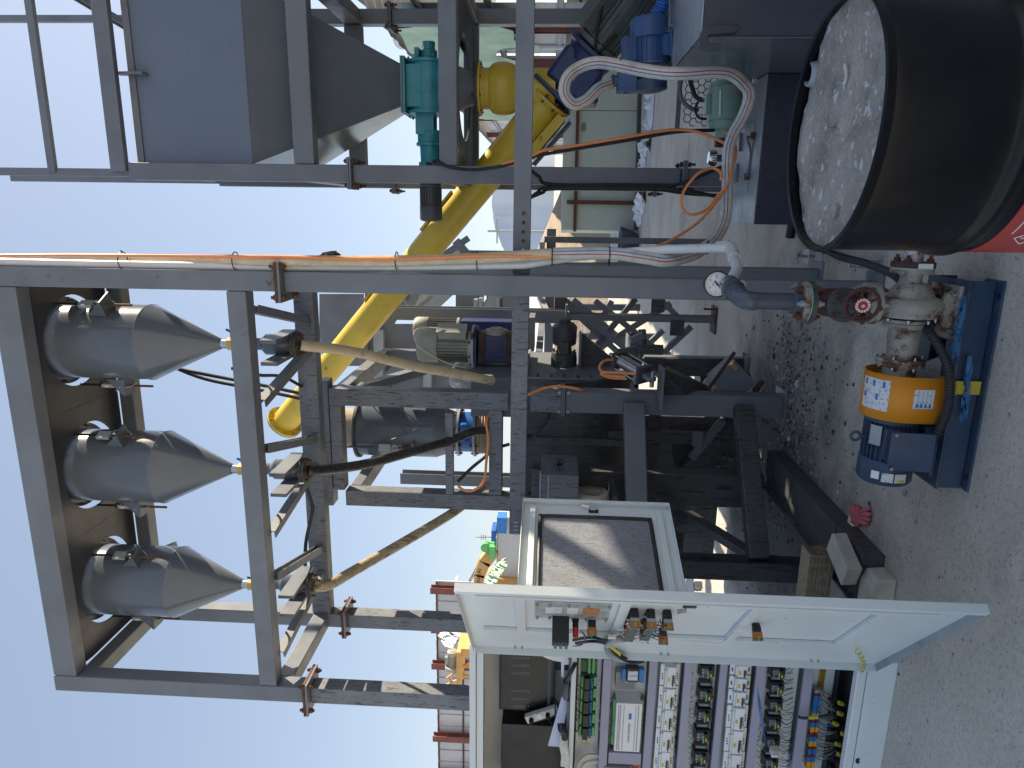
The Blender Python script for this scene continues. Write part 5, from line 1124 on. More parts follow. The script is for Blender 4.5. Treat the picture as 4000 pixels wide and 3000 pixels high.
# tower above the mixer
tw = thing('mixer_tower', 'splashed slate box section tower standing over the mixer between the hoses', 'steel frame', (-1.6, 5.2, 1.7))
def tt(x0, x1, y0, y1, z0, z1, name, m='slate_s'): return MB().box(x0, x1, y0, y1, z0, z1).build(name, m, tw, bev=.005)
TA = (-1.32, -1.20); TB = (-2.055, -1.942)
tt(*TA, 4.55, 4.66, 1.81, 3.04, 'post'); tt(*TB, 4.55, 4.66, 1.67, 2.955, 'post'); tt(-1.32, -1.2, 5.9, 6.0, 1.81, 3.0, 'post', 'slate'); 
pk_ = Y(1700, 1874, 5.9); MB().channel((pk_.x, 5.95, 1.8), (pk_.x, 5.95, 2.86), .1, .11, .01).build('post', 'slate', tw)
tt(TB[1]+.002, TA[0]-.002, 4.553, 4.657, 1.85, 1.94, 'beam'); tt(-1.92, -1.335, 4.50, 4.548, 2.18, 2.235, 'beam'); tt(-2.06, -1.15, 4.55, 4.67, 3.045, 3.13, 'beam'); tt(TB[1]+.002, TA[0]-.002, 4.553, 4.657, 2.96, 3.04, 'beam')
tt(-2.05, -1.2, 4.5, 4.548, 2.88, 2.97, 'beam') if 0 else None
tt(TA[0]+.002, TA[1]-.002, 4.67, 5.89, 2.93, 3.02, 'side_beam', 'slate'); tt(TB[0], TB[1], 4.67, 5.95, 2.87, 2.95, 'side_beam', 'slate')
MB().beam((-1.26, 4.7, 2.95), (-1.26, 5.9, 2.3), .06, .08).build('diagonal_brace', 'slate', tw)
MB().beam((-2.0, 5.9, 2.85), (-1.62, 5.98, 2.95), .12, .08).build('diagonal_brace', 'slate', tw); MB().beam((-1.95, 5.92, 2.35), (-1.55, 5.92, 1.95), .05, .05).build('diagonal_brace', 'slate', tw)
for z in (2.2, 2.62, 2.95): MB().torus((-1.26, 4.60, z), PZ, .082, .002, 4, 4).build('tie_wire', 'black', tw)
# weigh hopper inside the tower
wz = thing('weigh_hopper', 'grey cylindrical weigh hopper hung in the tower above a blue valve', 'hopper', (-1.68, 5.2, 2.7))
wc = V((-1.69, 5.2, 0))
MB().lathe(wc, PZ, [(2.40, .205), (3.0, .205)], 40).build('cylinder_shell', 'slate_g', wz); MB().lathe(wc, PZ, [(2.24, .15), (2.40, .204)], 40).build('cone', 'slate_r', wz)
MB().lathe(wc, PZ, [(3.0, .225), (3.02, .225), (3.03, .2)], 40).build('lid', 'slate_d', wz); MB().lathe(wc, PZ, [(3.03, .15), (3.15, .16), (3.16, .1)], 24).build('dust_sock', 'bellow', wz)
q = MB(); bm = MB()
for z in (2.225, 2.10): flange(q, wc+PZ*z, PZ, .19, .018, 8, .01, .88, 32, bm)
q.build('valve_flange', 'galv', wz); o = bm.build('flange_bolts', 'rust', wz); o['kind'] = 'stuff'
MB().cyl(wc+PZ*2.11, wc+PZ*2.215, .155, n=32).build('butterfly_valve', 'bblue', wz); MB().obox(wc+V((.05, -.17, 2.17)), PX, PY, PZ, .14, .05, .05).build('valve_actuator', 'bblue', wz, bev=.008)
bl = MB(); pr_ = []
for i in range(15): pr_.append((1.95+.01*i, .165+(.008 if i % 2 else -.006)))
bl.lathe(wc, PZ, pr_, 32); bl.build('fabric_bellows', 'bellow', wz)
for (x, y, z0, z1) in ((-1.40, 5.05, 2.45, 3.0), (-1.76, 4.97, 2.42, 3.05)):
    k = V((x, y, 0)); MB().cyl(k+PZ*(z0), k+PZ*(z0+.25), .009, n=8).build('threaded_rod', 'rust', wz); MB().torus(k+PZ*(z0+.27), PY, .02, .007, 16, 6).build('eye_bolt', 'galv', wz)
    MB().box(x-.03, x+.03, y-.014, y+.014, z0+.30, z0+.39).build('load_cell', 'galv', wz); MB().torus(k+PZ*(z0+.41), PY, .018, .006, 16, 6).build('eye_bolt', 'dkgrey', wz); MB().cyl(k+PZ*(z0+.42), k+PZ*z1, .009, n=8).build('hanging_rod', 'slate_d', wz)
    MB().obox(k+PZ*(z0+.13)+PY*.04, PX, PY, PZ, .1, .14, .012).build('hanger_bracket', 'slate', wz); MB().box(x-.006, x+.006, y, y+.14, z0+.137, z0+.22).build('hanger_bracket', 'slate', wz)
for (a, b, hl) in (((-1.72, 4.96, 2.78), (-1.45, 4.9, 2.6), 'lower'), ((-1.72, 4.96, 2.70), (-1.5, 4.9, 2.75), 'upper')): mk('wire', MB().tube([a, ((a[0]+b[0])/2, 4.93, min(a[2], b[2])-.09), b, (-1.33, 4.8, 2.85 if hl == 'upper' else 2.7)], .004, 6), 'dkgrey', hl+' of the two thin grey signal wires drooping across the tower hopper', 'wire', 'signal wires at the weigh hopper')
mk('air_line', MB().tube([Y(1915, 1608, 4.6), Y(1900, 1650, 4.52), Y(1908, 1720, 4.5), Y(1900, 1800, 4.5), Y(1890, 1880, 4.5), Y(1850, 1915, 4.5), Y(1815, 1915, 4.5), Y(1790, 1900, 4.52)], .009, 8), 'oair', 'orange air line drooping in front of the fabric bellows', 'air line')
mk('cable', MB().tube([Y(1790, 1880, 4.6), Y(1840, 1830, 4.6), Y(1900, 1780, 4.6), Y(1925, 1755, 4.6), Y(1990, 1735, 4.6)], .012, 8), 'condu', 'black cable crossing the tower below the bellows', 'cable')
MB().lathe(Y(1790, 1460, 5.5), (Y(1870, 1490, 5.4)-Y(1790, 1460, 5.5)), [(0, .12), (.06, .135), (.1, .12), (.18, .14), (.25, .12), (.32, .13)], 24).build('dust_sleeve', 'stitch', wz)

# pale geared motor on the mixer
gmm = thing('geared_motor', 'pale grey finned motor on a deep blue gearbox standing upright on the mixer', 'geared motor', (-1.02, 5.3, 1.7))
gc_ = V((-1.03, 5.30, 2.13))
motor(gmm, gc_, PZ, .125, .43, 'mlight', 'mgrey', box_dir=(.75, -.5, 0), fins=28, cowl=.36, boxm='mlight')
q = MB(); bm = MB(); flange(q, gc_-PZ*.005, PZ, .165, .02, 8, .01, .88, 32, bm); q.build('motor_flange', 'cast', gmm); flq = MB(); flange(flq, gc_-PZ*.028, PZ, .16, .02, 8, 0, .88, 32); flq.build('adapter_flange', 'dblue', gmm)
o = bm.build('flange_bolts', 'rust', gmm); o['kind'] = 'stuff'
MB().obox(gc_-PZ*.18, PX, PY, PZ, .21, .21, .27).build('gearbox', 'dblue', gmm, bev=.01)
for z in (-.075, -.285): MB().obox(gc_+PZ*z, PX, PY, PZ, .225, .225, .055).build('gearbox_rim', 'rustr', gmm, bev=.006)
for dx_ in (-.05, 0, .05): MB().obox(gc_+V((dx_, -.107, -.18)), PX, PY, PZ, .02, .01, .12).build('gearbox_rib', 'dblue', gmm, bev=.003)
MB().lathe(gc_+V((.105, 0, -.18)), PX, [(0, .10), (.015, .10), (.02, .085), (.03, .085), (.035, .05), (.045, .05)], 28).build('output_cap', 'castr', gmm)
MB().obox(gc_-PZ*.36, PX, PY, PZ, .3, .3, .09).build('gearbox_base', 'slate', gmm, bev=.004)
mk('cable', MB().tube([gc_+V((.12, -.12, .1)), gc_+V((.16, -.13, .28)), gc_+V((.14, -.14, .42)), gc_+V((.02, -.15, .40)), gc_+V((-.1, -.14, .2)), gc_+V((-.15, -.1, .04))], .004, 6), 'wh2', 'thin pale cable tied round the upright grey motor', 'cable')
g2 = thing('geared_motor', 'second pale motor half hidden behind the upright grey motor', 'geared motor', (-.85, 6.2, 1.7))
motor(g2, Y(1800, 1290, 6.2), PZ, .11, .42, 'mlight', 'mgrey', fins=24, cowl=.3); MB().obox(Y(1800, 1290, 6.2)-PZ*.25, PX, PY, PZ, .2, .2, .48).build('gearbox', 'dblue', g2, bev=.01)
MB().obox(V((Y(1800, 1290, 6.2).x, 6.2, 1.70)), PX, PY, PZ, .3, .3, .05).build('pedestal', 'slate', g2)

# ================================================================ TRESTLE, WALKWAY AND BIN BEHIND
tr = thing('conveyor_trestle', 'dark H section trestle with crossed angle braces behind the mixer', 'trestle', (-.5, 7.2, 0))
tp = Z(2792, 1247)
MB().ibeam((tp.x, tp.y, .015), (tp.x, tp.y, 1.38), .062, .1, .008, (0, 1, 0)).build('post', 'slate', tr); MB().ibeam((tp.x, tp.y, 1.40), (tp.x, tp.y, 3.05), .12, .15, .012, (0, 1, 0)).build('post', 'slate', tr)
MB().box(tp.x-.12, tp.x+.12, tp.y-.12, tp.y+.12, 1.381, 1.399).build('splice_plate', 'slate_r', tr); MB().box(tp.x-.13, tp.x+.12, tp.y-.1, tp.y+.12, 0, .014).build('foot_plate', 'rustr', tr); MB().cyl((tp.x+.1, tp.y-.05, .014), (tp.x+.1, tp.y-.05, .12), .01, n=8).build('anchor_bolt', 'rust', tr)
for ti, (xa, ya, qa, xb_, yb, qb) in enumerate(((2210, 1175, 7.2, 2580, 1470, 7.2), (2325, 1175, 7.2, 2610, 1400, 7.2), (2150, 1480, 7.4, 2620, 1185, 7.4), (2200, 1180, 7.2, 2440, 1400, 7.2), (2330, 1350, 7.0, 2480, 1170, 7.4), (2240, 1170, 7.6, 2470, 1360, 7.6), (2410, 1460, 7.3, 2590, 1290, 7.3), (2580, 1170, 7.0, 2650, 1240, 6.9), (2500, 1460, 6.6, 2700, 1275, 6.6), (2120, 1175, 7.6, 2180, 1300, 7.2), (2290, 1340, 7.2, 2390, 1175, 7.2))):
    MB().channel(Y(xa, ya, qa+.063*ti-.3), Y(xb_, yb, qb+.063*ti-.3), .055, .055, .007, (0, 1, 0)).build('cross_brace', 'slate', tr)
for (x, y, qq) in ((2190, 1190, 7.3), (2570, 1190, 7.0), (2480, 1330, 7.0), (2480, 1425, 6.6), (2645, 1280, 6.6), (2450, 1445, 6.7)): MB().obox(Y(x, y, qq-.5), PX, PY, PZ, .14, .02, .12).build('gusset_plate', 'slate_d', tr, bev=.002)
for (ya, yb, x) in ((1180, 1460, 2200), (1170, 1345, 2480), (1290, 1490, 2350)):
    pass
for (xa, xb_, y, qq) in ((2200, 2500, 1198, 8.0), (2260, 2560, 1312, 8.0), (2400, 2620, 1385, 7.9)): MB().channel(Y(xa, y, qq), Y(xb_, y+3, qq), .07, .07, .008, (0, 1, 0)).build('back_post', 'slate', tr)
MB().box(-1.6, -.2, 7.8, 7.86, 1.5, 1.6).build('rail', 'slate', tr)
for y0_ in (1052,): MB().channel(Y(2070, 1040, 8.4), Y(2550, 1042, 8.4), .1, .1, .01, (0, 1, 0)).build('back_post', 'slate', tr)

ag = thing('aggregate_bin', 'large dark steel aggregate bin with sloping walls and ribs behind the mixer', 'bin', (-1.5, 8.2, 2.5))
qa = 7.8
def AP(pts, m, name='bin_panel', q=qa, t=.02): return MB().prism([Y(x, y, q) if len(p_) == 2 else Y(x, y, p_[2]) for p_ in pts for (x, y) in [p_[:2]]], (0, t, 0)).build(name, m, ag, bev=.002)
AP([(1247, 1148), (1247, 1300), (1262, 1430), (1420, 1430), (1420, 1148)], 'slate_r')
AP([(1425, 1060), (1425, 1260), (1520, 1300), (1640, 1100)], 'slate_r', q=8.0)
AP([(1410, 1265), (1410, 1560), (1900, 1560), (1900, 1265)], 'slate_r', q=8.1)
AP([(1425, 1262), (1410, 1700), (1426, 1700), (1440, 1262)], 'slate', 'rib', q=8.02, t=.08); AP([(1458, 1290), (1462, 1550), (1500, 1550), (1497, 1290)], 'galv', 'rib', q=7.9, t=.1)
AP([(1660, 1285), (1650, 1560), (1682, 1560), (1690, 1285)], 'galv', 'rib', q=7.9, t=.1)
MB().channel(Y(1505, 1485, 7.85), Y(1690, 1310, 7.85), .12, .12, .01, (0, 1, 0)).build('diagonal_rib', 'slate', ag); MB().channel(Y(1640, 1240, 7.7), Y(1770, 1120, 7.7), .13, .13, .012, (0, 1, 0)).build('diagonal_rib', 'galv', ag); MB().channel(Y(1885, 1230, 7.7), Y(1960, 1120, 7.7), .13, .13, .012, (0, 1, 0)).build('diagonal_rib', 'galv', ag)
MB().prism([Y(1560, 1130, 7.9), Y(1610, 1235, 7.9), Y(1700, 1160, 9.0), Y(1690, 1060, 9.0)], (.01, 0, .02)).build('chute_plate', 'galv', ag)
MB().prism([Y(1735, 990, 9.4), Y(1800, 965, 9.4), Y(1900, 1040, 9.6), Y(1860, 1085, 9.6)], (0, .03, 0)).build('chute_plate', 'galv', ag)
MB().channel(Y(1730, 1000, 9.3), Y(1830, 930, 9.3), .08, .08, .01, (0, 1, 0)).build('chute_frame', 'slate', ag); MB().channel(Y(1780, 940, 9.3), Y(1880, 1060, 9.3), .1, .1, .01, (0, 1, 0)).build('chute_frame', 'slate', ag)
AP([(1900, 1130), (1900, 1230), (2040, 1240), (2040, 1130)], 'slate_d', q=8.3); AP([(1780, 1140), (1780, 1215), (1890, 1220), (1890, 1140)], 'slate_r', q=8.5)
for (x, y) in ((1860, 1200), (1880, 1195), (1945, 1190)): AP([(x-10, y-30), (x-10, y+20), (x+4, y+22), (x+4, y-30)], 'galv', 'bracket', q=7.6, t=.1)
for x in (-2.3,): MB().box(x, x+.14, 8.2, 8.34, 0, 2.2).build('bin_leg', 'slate_d', ag)
MB().box(-2.4, -.5, 8.15, 8.4, 1.95, 2.1).build('bin_beam', 'slate', ag)
hp2 = AP([(2075, 1300), (2075, 1372), (2120, 1372), (2180, 1300)], 'galv', q=6.3) if 0 else None
# deck seen under the channel
pf_ = thing('walkway', 'narrow sunlit steel walkway deck behind the cable channel', 'walkway', (-1, 6.3, 1.6))
MB().box(-1.25, -1.17, 5.86, 7.6, 1.60, 1.66).build('side_channel', 'slate_r', pf_); MB().box(-1.165, -.92, 5.0, 5.15, 1.60, 1.70).build('deck_plate', 'slate_r', pf_) if 0 else None
MB().box(-.85, -.3, 6.8, 8.0, 1.62, 1.66).build('deck_plate', 'galv', pf_)
for x in (-.84, -.32): MB().box(x, x+.06, 7.2, 7.26, 0, 1.62).build('deck_leg', 'slate', pf_)
for (xx, yy, qq) in ((1800, 990, 9.45), (1850, 1060, 9.5), (1680, 1110, 8.6)):
    c = Y(xx, yy, qq); MB().box(c.x-.04, c.x+.04, qq+.05, qq+.13, 0, c.z).build('chute_post', 'slate', ag)
# ================================================================ CONTROL CABINET
cb = thing('control_cabinet', 'tall pale grey control cabinet standing open with its wiring showing', 'control cabinet', (-2.5, 2.95, 0))
CX0, CX1, CY0, CY1 = -3.12, -1.885, 2.75, 3.18; CT = Y(1850, 2620, 2.75).z
oz0 = Y(3345, 2700, 2.75).z; oz1 = Y(1888, 2700, 2.75).z; ox = Y(2700, 2576, 2.75).x
def cbx(x0, x1, y0, y1, z0, z1, name, m='cab', par=None, bev=.0025): return MB().box(x0, x1, y0, y1, z0, z1).build(name, m, par or cb, bev=bev)
cbx(CX1-.012, CX1, CY0+.02, CY1, .0, CT-.012, 'side_panel'); cbx(CX0, CX0+.012, CY0+.02, CY1, .0, CT-.012, 'side_panel'); cbx(CX0+.013, CX1-.013, CY1-.012, CY1, .0, CT-.012, 'back_panel')
cbx(CX0, CX1+.002, CY0-.012, CY1+.01, CT-.011, CT+.018, 'roof_panel')
cbx(ox, CX1, CY0, CY0+.018, .125, CT-.013, 'face_frame'); cbx(CX0, CX0+.06, CY0, CY0+.018, .125, CT-.013, 'face_frame')
cbx(CX0+.061, ox-.001, CY0, CY0+.018, oz1, CT-.013, 'face_frame'); cbx(CX0, CX1, CY0-.004, CY0+.016, 0, .122, 'plinth'); cbx(CX0+.061, ox-.001, CY0, CY0+.018, .125, oz0, 'face_frame')
MB().box(CX0+.061, ox-.001, CY0-.003, CY0+.03, oz0+.0005, oz0+.009).build('seal_strip', 'white', cb)
for i in range(4):
    p = Y(3420, 2740+i*112, 2.744); MB().lathe((p.x, CY0-.0042, .062), -PY, [(0, .028), (.0008, .028)], 28).build('knockout', 'cab', cb)
cbx(ox-.015, ox-.001, CY0+.019, CY0+.05, oz0, oz1, 'return_flange')
PQ = 3.0
def zr(x, y=2780, q=PQ): return Y(x, y, q).z
def xr(y, x=2700, q=PQ): return Y(x, y, q).x
XL = CX0+.02; XR = ox+.02
zs = zr(2233, 2780, 2.80)
cbx(XL, CX1-.013, CY0+.01, CY1-.013, zs-.012, zs+.010, 'shelf', 'cabin')
mp = cbx(XL, CX1-.02, PQ, PQ+.004, zr(3240), zr(2252), 'mounting_plate', 'cabin')
cbx(XL, CX1-.013, CY0+.10, CY1-.013, .10, .105, 'floor_plate', 'black')
cbx(XL, CX1-.013, PQ+.03, PQ+.035, .105, zr(3235), 'lower_backing', 'dkgrey')
def row(x0, x1, name, m, y0=2545, y1=3090, d=.05, q=PQ, bev=.001):
    return MB().box(xr(y1, (x0+x1)/2), min(xr(y0, (x0+x1)/2), CX1-.022), q-d, q-.001, zr(x1), zr(x0)).build(name, m, cb, bev=bev)
ducts = [(2340, 2378), (2513, 2550), (2646, 2682), (2780, 2813), (2917, 2956), (3098, 3140)]
for (a, b) in ducts:
    dz = row(a+3, b-3, 'wiring_duct', 'duct', d=.062)
    q = MB(); zc = (zr(a)+zr(b))/2; hw_ = (zr(a)-zr(b))/2
    for i in range(64):
        x = xr(2550)-i*.0085
        if x < XL: break
        for s in (-1, 1): q.obox((x, PQ-.026, zc+s*(hw_-.003)), PX, PY, PZ, .004, .045, .005)
    o = q.build('duct_fingers', 'dkgrey', dz); o['kind'] = 'stuff'
c = MB().box(xr(2948, 2420), xr(2905, 2420), PQ-.062, PQ-.001, zr(2508), zr(2381)).build('wiring_duct', 'duct', cb, bev=.001)
q = MB()
for i in range(9): q.box(xr(2900, 2420), xr(2894, 2420)+.002, PQ-.05, PQ-.005, zr(2392+13*i)-.003, zr(2392+13*i)+.003)
o = q.build('duct_slots', 'black', c); o['kind'] = 'stuff'
def item(x0, x1, y0, y1, d0, d1, name, m, par=None, bev=.001):
    xm, ym = (x0+x1)/2, (y0+y1)/2
    return MB().box(xr(y1, xm), xr(y0, xm), PQ-d1, PQ-d0, Y(x1, ym, PQ).z, Y(x0, ym, PQ).z).build(name, m, par or cb, bev=bev)
# relay boards
for i, y in enumerate((2570, 2624, 2670, 2718, 2768, 2818)):
    h = 46
    b0 = item(2270-.04*(y-2570)*1, 2332-.04*(y-2570), y, y+h, .005, .02, 'relay_board', 'dgrn')
    sh = -.045*(y-2570)
    if i == 0:
        for xx in (2296, 2312): item(xx+sh, xx+9+sh, y-20, y+h-8, .02, .045, 'terminal_strip', 'lgrn', b0)
        continue
    item(2272+sh, 2279+sh, y+3, y+h-3, .02, .034, 'terminal_strip', 'lgrn', b0); item(2284+sh, 2304+sh, y+2, y+h-2, .02, .05, 'relay_body', 'black', b0)
    for k in range(6): item(2308+sh, 2317+sh, y+4+k*6.6, y+8.5+k*6.6, .02, .045, 'relay_cap', 'tblue', b0)
    item(2321+sh, 2331+sh, y+5, y+h-8, .02, .034, 'terminal_strip', 'lgrn', b0)
item(2277, 2303, 2865, 2898, .003, .012, 'din_rail', 'brass'); item(2282, 2298, 2868, 2895, .012, .014, 'din_rail', 'galv')
# controller, power supply and blue module
ct_ = item(2397, 2496, 2702, 2887, .002, .085, 'controller', 'white', bev=.002)
q = MB()
zc0_, zc1_ = Y(2496, 2795, PQ-.085).z, Y(2397, 2795, PQ-.085).z
fx0, fx1 = ct_.bound_box[0][0]+ORG[cb.name].x, ct_.bound_box[6][0]+ORG[cb.name].x
zz0 = ct_.bound_box[0][2]; zz1 = ct_.bound_box[6][2]
for r_, w_ in ((.10, .006), (.17, .006), (.30, .004), (.76, .004), (.86, .006)):
    for k in range(40): q.box(fx0+(fx1-fx0)*(.03+.0235*k), fx0+(fx1-fx0)*(.042+.0235*k), PQ-.0862, PQ-.085, zz1-(zz1-zz0)*r_-w_/2, zz1-(zz1-zz0)*r_+w_/2)
o = q.build('printed_marks', 'mgr', ct_); o['kind'] = 'stuff'
xm = fx0+(fx1-fx0)*.74; zm = zz1-(zz1-zz0)*.55
MB().box(xm-.016, xm+.016, PQ-.0865, PQ-.085, zm-.007, zm+.007).build('blue_badge', 'tblue', ct_)
text('ZX2000VA 配料控制仪', .011, (fx0+(fx1-fx0)*.40, PQ-.0862, zm+.001), PX, PZ, 'mgr', ct_)
item(2388, 2397, 2706, 2880, .01, .05, 'terminal_strip', 'lgrn', ct_); item(2496, 2506, 2710, 2870, .01, .05, 'terminal_strip', 'lgrn', ct_)
ps_ = item(2402, 2478, 2602, 2666, .002, .05, 'power_supply', 'mgr', bev=.002); q = MB()
x0_, x1_ = ps_.bound_box[0][0]+cb.location.x, ps_.bound_box[6][0]+cb.location.x; z0_, z1_ = ps_.bound_box[0][2], ps_.bound_box[6][2]
for i in range(13):
    for j in range(9): q.lathe((x0_+(x1_-x0_)*(.05+.072*i), PQ-.05, z0_+(z1_-z0_)*(.08+.1*j+.05*(i % 2))), -PY, [(0, .0026), (.0006, .0026)], 6)
o = q.build('vent_holes', 'black', ps_); o['kind'] = 'stuff'
item(2432, 2450, 2622, 2640, .05, .0512, 'yellow_sticker', 'ygreen', ps_); item(2484, 2500, 2625, 2658, .003, .03, 'terminal_block', 'wh2')
bm1 = item(2424, 2438, 2575, 2624, .05, .08, 'transducer', 'tblue'); item(2440, 2486, 2570, 2620, .05, .085, 'transducer', 'black'); item(2446, 2483, 2578, 2613, .085, .0865, 'type_label', 'label'); item(2488, 2508, 2575, 2626, .05, .08, 'transducer', 'tblue')
# main breaker at the bottom left of the picture
mbk = item(2355, 2450, 2958, 3050, .003, .07, 'main_breaker', 'mgr', bev=.003); item(2382, 2420, 2968, 3000, .07, .085, 'breaker_face', 'galv', mbk); item(2345, 2356, 2955, 3050, .003, .06, 'terminal_cover', 'dkgrey', mbk); item(2450, 2465, 2955, 3050, .003, .06, 'terminal_cover', 'dkgrey', mbk)
item(2462, 2490, 2950, 2962, .02, .06, 'phase_sleeve', 'red'); item(2462, 2490, 2972, 2984, .02, .06, 'phase_sleeve', 'lgrn'); item(2462, 2490, 2992, 3004, .02, .06, 'phase_sleeve', 'ygreen')
# breaker rows: each is wider base with a raised toggle face, yellow tag
def breaker(yc, w, xs0, xs1, lab, toggles=1):
    k = (xs1-xs0); s_ = -.075*(yc-2780)
    a = item(xs0+s_, xs0+k*.22+s_, yc-w, yc+w, .02, .052, 'breaker', 'white')
    item(xs0+k*.22+s_, xs0+k*.78+s_, yc-w+1, yc+w-1, .02, .075, 'breaker_face', 'white', a)
    item(xs0+k*.78+s_, xs0+k+s_, yc-w, yc+w, .02, .052, 'breaker_base', 'wh2', a)
    item(xs0+k*.30+s_, xs0+k*.325+s_, yc-w+1, yc+w-1, .075, .0756, 'green_line', 'lgrn', a)
    for t in (-.45, 0, .45):
        for (f, dd) in ((.11, .052), (.90, .052)): item(xs0+k*f-2.6+s_, xs0+k*f+2.6+s_, yc+w*.5*t+w*.15-2.6, yc+w*.5*t+w*.15+2.6, dd, dd+.0006, 'screw_hole', 'black', a)
    item(xs0+k*.36+s_, xs0+k*.46+s_, yc+w*.2-7, yc+w*.2+8, .075, .0762, 'yellow_tag', 'tyel', a)
    item(xs0+k*.58+s_, xs0+k*.64+s_, yc-w*.2, yc+w*.75, .075, .088, 'toggle', 'black', a)
    for t in range(3): item(xs0+k*.67+s_, xs0+k*.75+s_, yc-w*.2+t*w*.3, yc-w*.2+t*w*.3+w*.2, .075, .08, 'toggle_cap', 'galv', a)
    c_ = Y(xs0+k*.41+s_, yc+w*.2+.5, PQ-.0765); text(lab, .010, c_, PZ*-1, PX, 'black', a)
for i, yc in enumerate((2608, 2692, 2773, 2855, 2935, 3012)): breaker(yc, 39.5, 2560, 2633, 'QF%d' % (i+1))
for i, (yc, w) in enumerate(((2585, 22), (2636, 23), (2692, 27), (2768, 42), (2858, 44), (2950, 44), (3040, 42))): breaker(yc, w, 2827, 2908, 'QF%d' % (i+8))
# contactors
def contactor(xc, yc, w=30, big=1):
    s_ = -.075*(yc-2780); xc += s_
    a = item(xc-26, xc+30, yc-w*.55, yc+w*.55, .004, .055, 'contactor', 'black', bev=.002)
    item(xc-18, xc+30, yc-w*.95, yc-w*.60, .004, .04, 'overload_relay', 'dkgrey', a); item(xc-14, xc+20, yc-w*.88, yc-w*.70, .04, .0412, 'rating_print', 'mgr', a)
    item(xc-22, xc+4, yc-w*.5, yc+w*.1, .055, .072, 'terminal_face', 'dkgrey', a); item(xc-1, xc+4.5, yc-w*.25, yc+w*.5, .072, .0735, 'green_strip', 'lgrn', a)
    item(xc+6, xc+20, yc-w*.35, yc+w*.52, .055, .070, 'black_face', 'black', a); item(xc+10, xc+16, yc+w*.05, yc+w*.4, .070, .0712, 'yellow_tag', 'brass' if 0 else 'ygreen', a)
    item(xc-30, xc-12, yc+w*.55, yc+w*.85, .004, .03, 'grey_terminal', 'mgr', a)
    for t in (-.4, -.1, .2): item(xc-20, xc-16, yc+w*t-2, yc+w*t+2, .072, .073, 'screw', 'steel', a)
    return a
for y in (2595, 2682, 2762, 2842, 2925, 3005): contactor(2738, y, 38)
for y in (2598, 2656, 2722, 2790, 2866, 2946, 3024): contactor(3010, y, 34)
tm = item(2987, 3022, 2868, 2892, .075, .115, 'timer_relay', 'wh2', bev=.002); item(2990, 3018, 2870, 2882, .115, .1162, 'timer_label', 'mgr', tm); item(3010, 3018, 2884, 2891, .115, .1162, 'yellow_tag', 'tyel', tm)
# terminal rail
item(3172, 3196, 2560, 3060, .003, .010, 'din_rail', 'brass'); q = MB()
cols = ['mgr']*2+['tred']*2+['tblue']*11+['tyel']*3+['tblue']+['tred']*2+['tblue']*3+['tyel']*3+['tred']*3+['tblue']*3+['tyel']*3+['tred']*2+['tblue']*3+['tred']*2+['tblue']*3+['tyel']*4
for i, m_ in enumerate(cols):
    y = 2672+i*6.05; s_ = -.11*(y-2760)
    for (xo, wd) in ((3160, 15), (3178, 13)): 
        item(xo+s_, xo+wd+s_, y, y+5.3, .012, .045, 'terminal', m_, bev=0)
# loose wiring as bundles
rnd = random.Random(5)
def wires(name, n, fa, fb, m, r=.0013, sag=.02, kd='stuff', par=None):
    q = MB()
    for i in range(n):
        a = fa(i/n); b = fb(i/n); mid = (a+b)/2+V((rnd.uniform(-.01, .01), -sag*rnd.uniform(.5, 1.3), rnd.uniform(-.012, .012))); q.tube([a, a.lerp(mid, .5)+V((0, -sag*.5, 0)), mid, b], r, 5, 3)
    o = q.build(name, m, par or cb); o['kind'] = 'stuff'; return o
for k, (xa, xb_, y0_, y1_, m_, n_) in enumerate(((2770, 2782, 2590, 3000, 'black', 26), (2690, 2708, 2590, 3000, 'black', 20), (3045, 3098, 2590, 3000, 'black', 34), (3045, 3090, 2600, 3000, 'white', 14), (2956, 2972, 2590, 3000, 'black', 18), (2630, 2648, 2590, 3000, 'black', 18), (2262, 2250, 2640, 2860, 'black', 18), (2332, 2342, 2640, 2860, 'white', 12), (2378, 2390, 2720, 2880, 'dkgrey', 20), (2502, 2515, 2720, 2880, 'dkgrey', 20))):
    wires('wiring', n_, lambda t: Y(xa, y0_+(y1_-y0_)*t+rnd.uniform(-5, 5), PQ-.04), lambda t: Y(xb_, y0_+(y1_-y0_)*t+rnd.uniform(-16, 16), PQ-.03), m_)
for m_, n_ in (('mgr', 40), ('tblue', 9), ('tred', 14), ('ygreen', 6), ('black', 16)):
    wires('wiring', n_, lambda t: Y(3155-28*t, 2680+300*t, PQ-.03), lambda t: Y(3138-18*t, 2680+300*t+rnd.uniform(-6, 6), PQ-.02), m_)
    wires('wiring', n_//2+3, lambda t: Y(3192-26*t, 2680+300*t, PQ-.03), lambda t: Y(3250+rnd.uniform(0, 30), 2760+200*t+rnd.uniform(-20, 20), PQ-.05), m_, .0016)
q = MB()
for i in range(11): 
    y = 2740+i*26; q.tube([Y(3240, y-10, PQ-.02), Y(3270, y-10+rnd.uniform(-20, 20), 2.93), Y(3310, y+rnd.uniform(-50, 10), 2.93), Z(3350, y+rnd.uniform(-60, 10), .11)], .009, 8, 4)
o = q.build('power_cables', 'black', cb); o['kind'] = 'stuff'
for i in range(6):
    a = Y(3285+rnd.uniform(-14, 20), 2750+i*40, 2.9); MB().cyl(a, a+V((.008, -.003, .022)), .010, n=10).build('cable_marker', 'ygreen', cb)
MB().tube([Y(3118, 2800, PQ-.08), Y(3140, 2805, PQ-.09), Y(3200, 2800, PQ-.10), Y(3250, 2790, 2.9)], .007, 8).build('black_cable', 'black', cb); MB().tube([Y(3158, 2803, PQ-.10), Y(3195, 2800, PQ-.103)], .009, 10, 1).build('cable_marker', 'ygreen', cb)
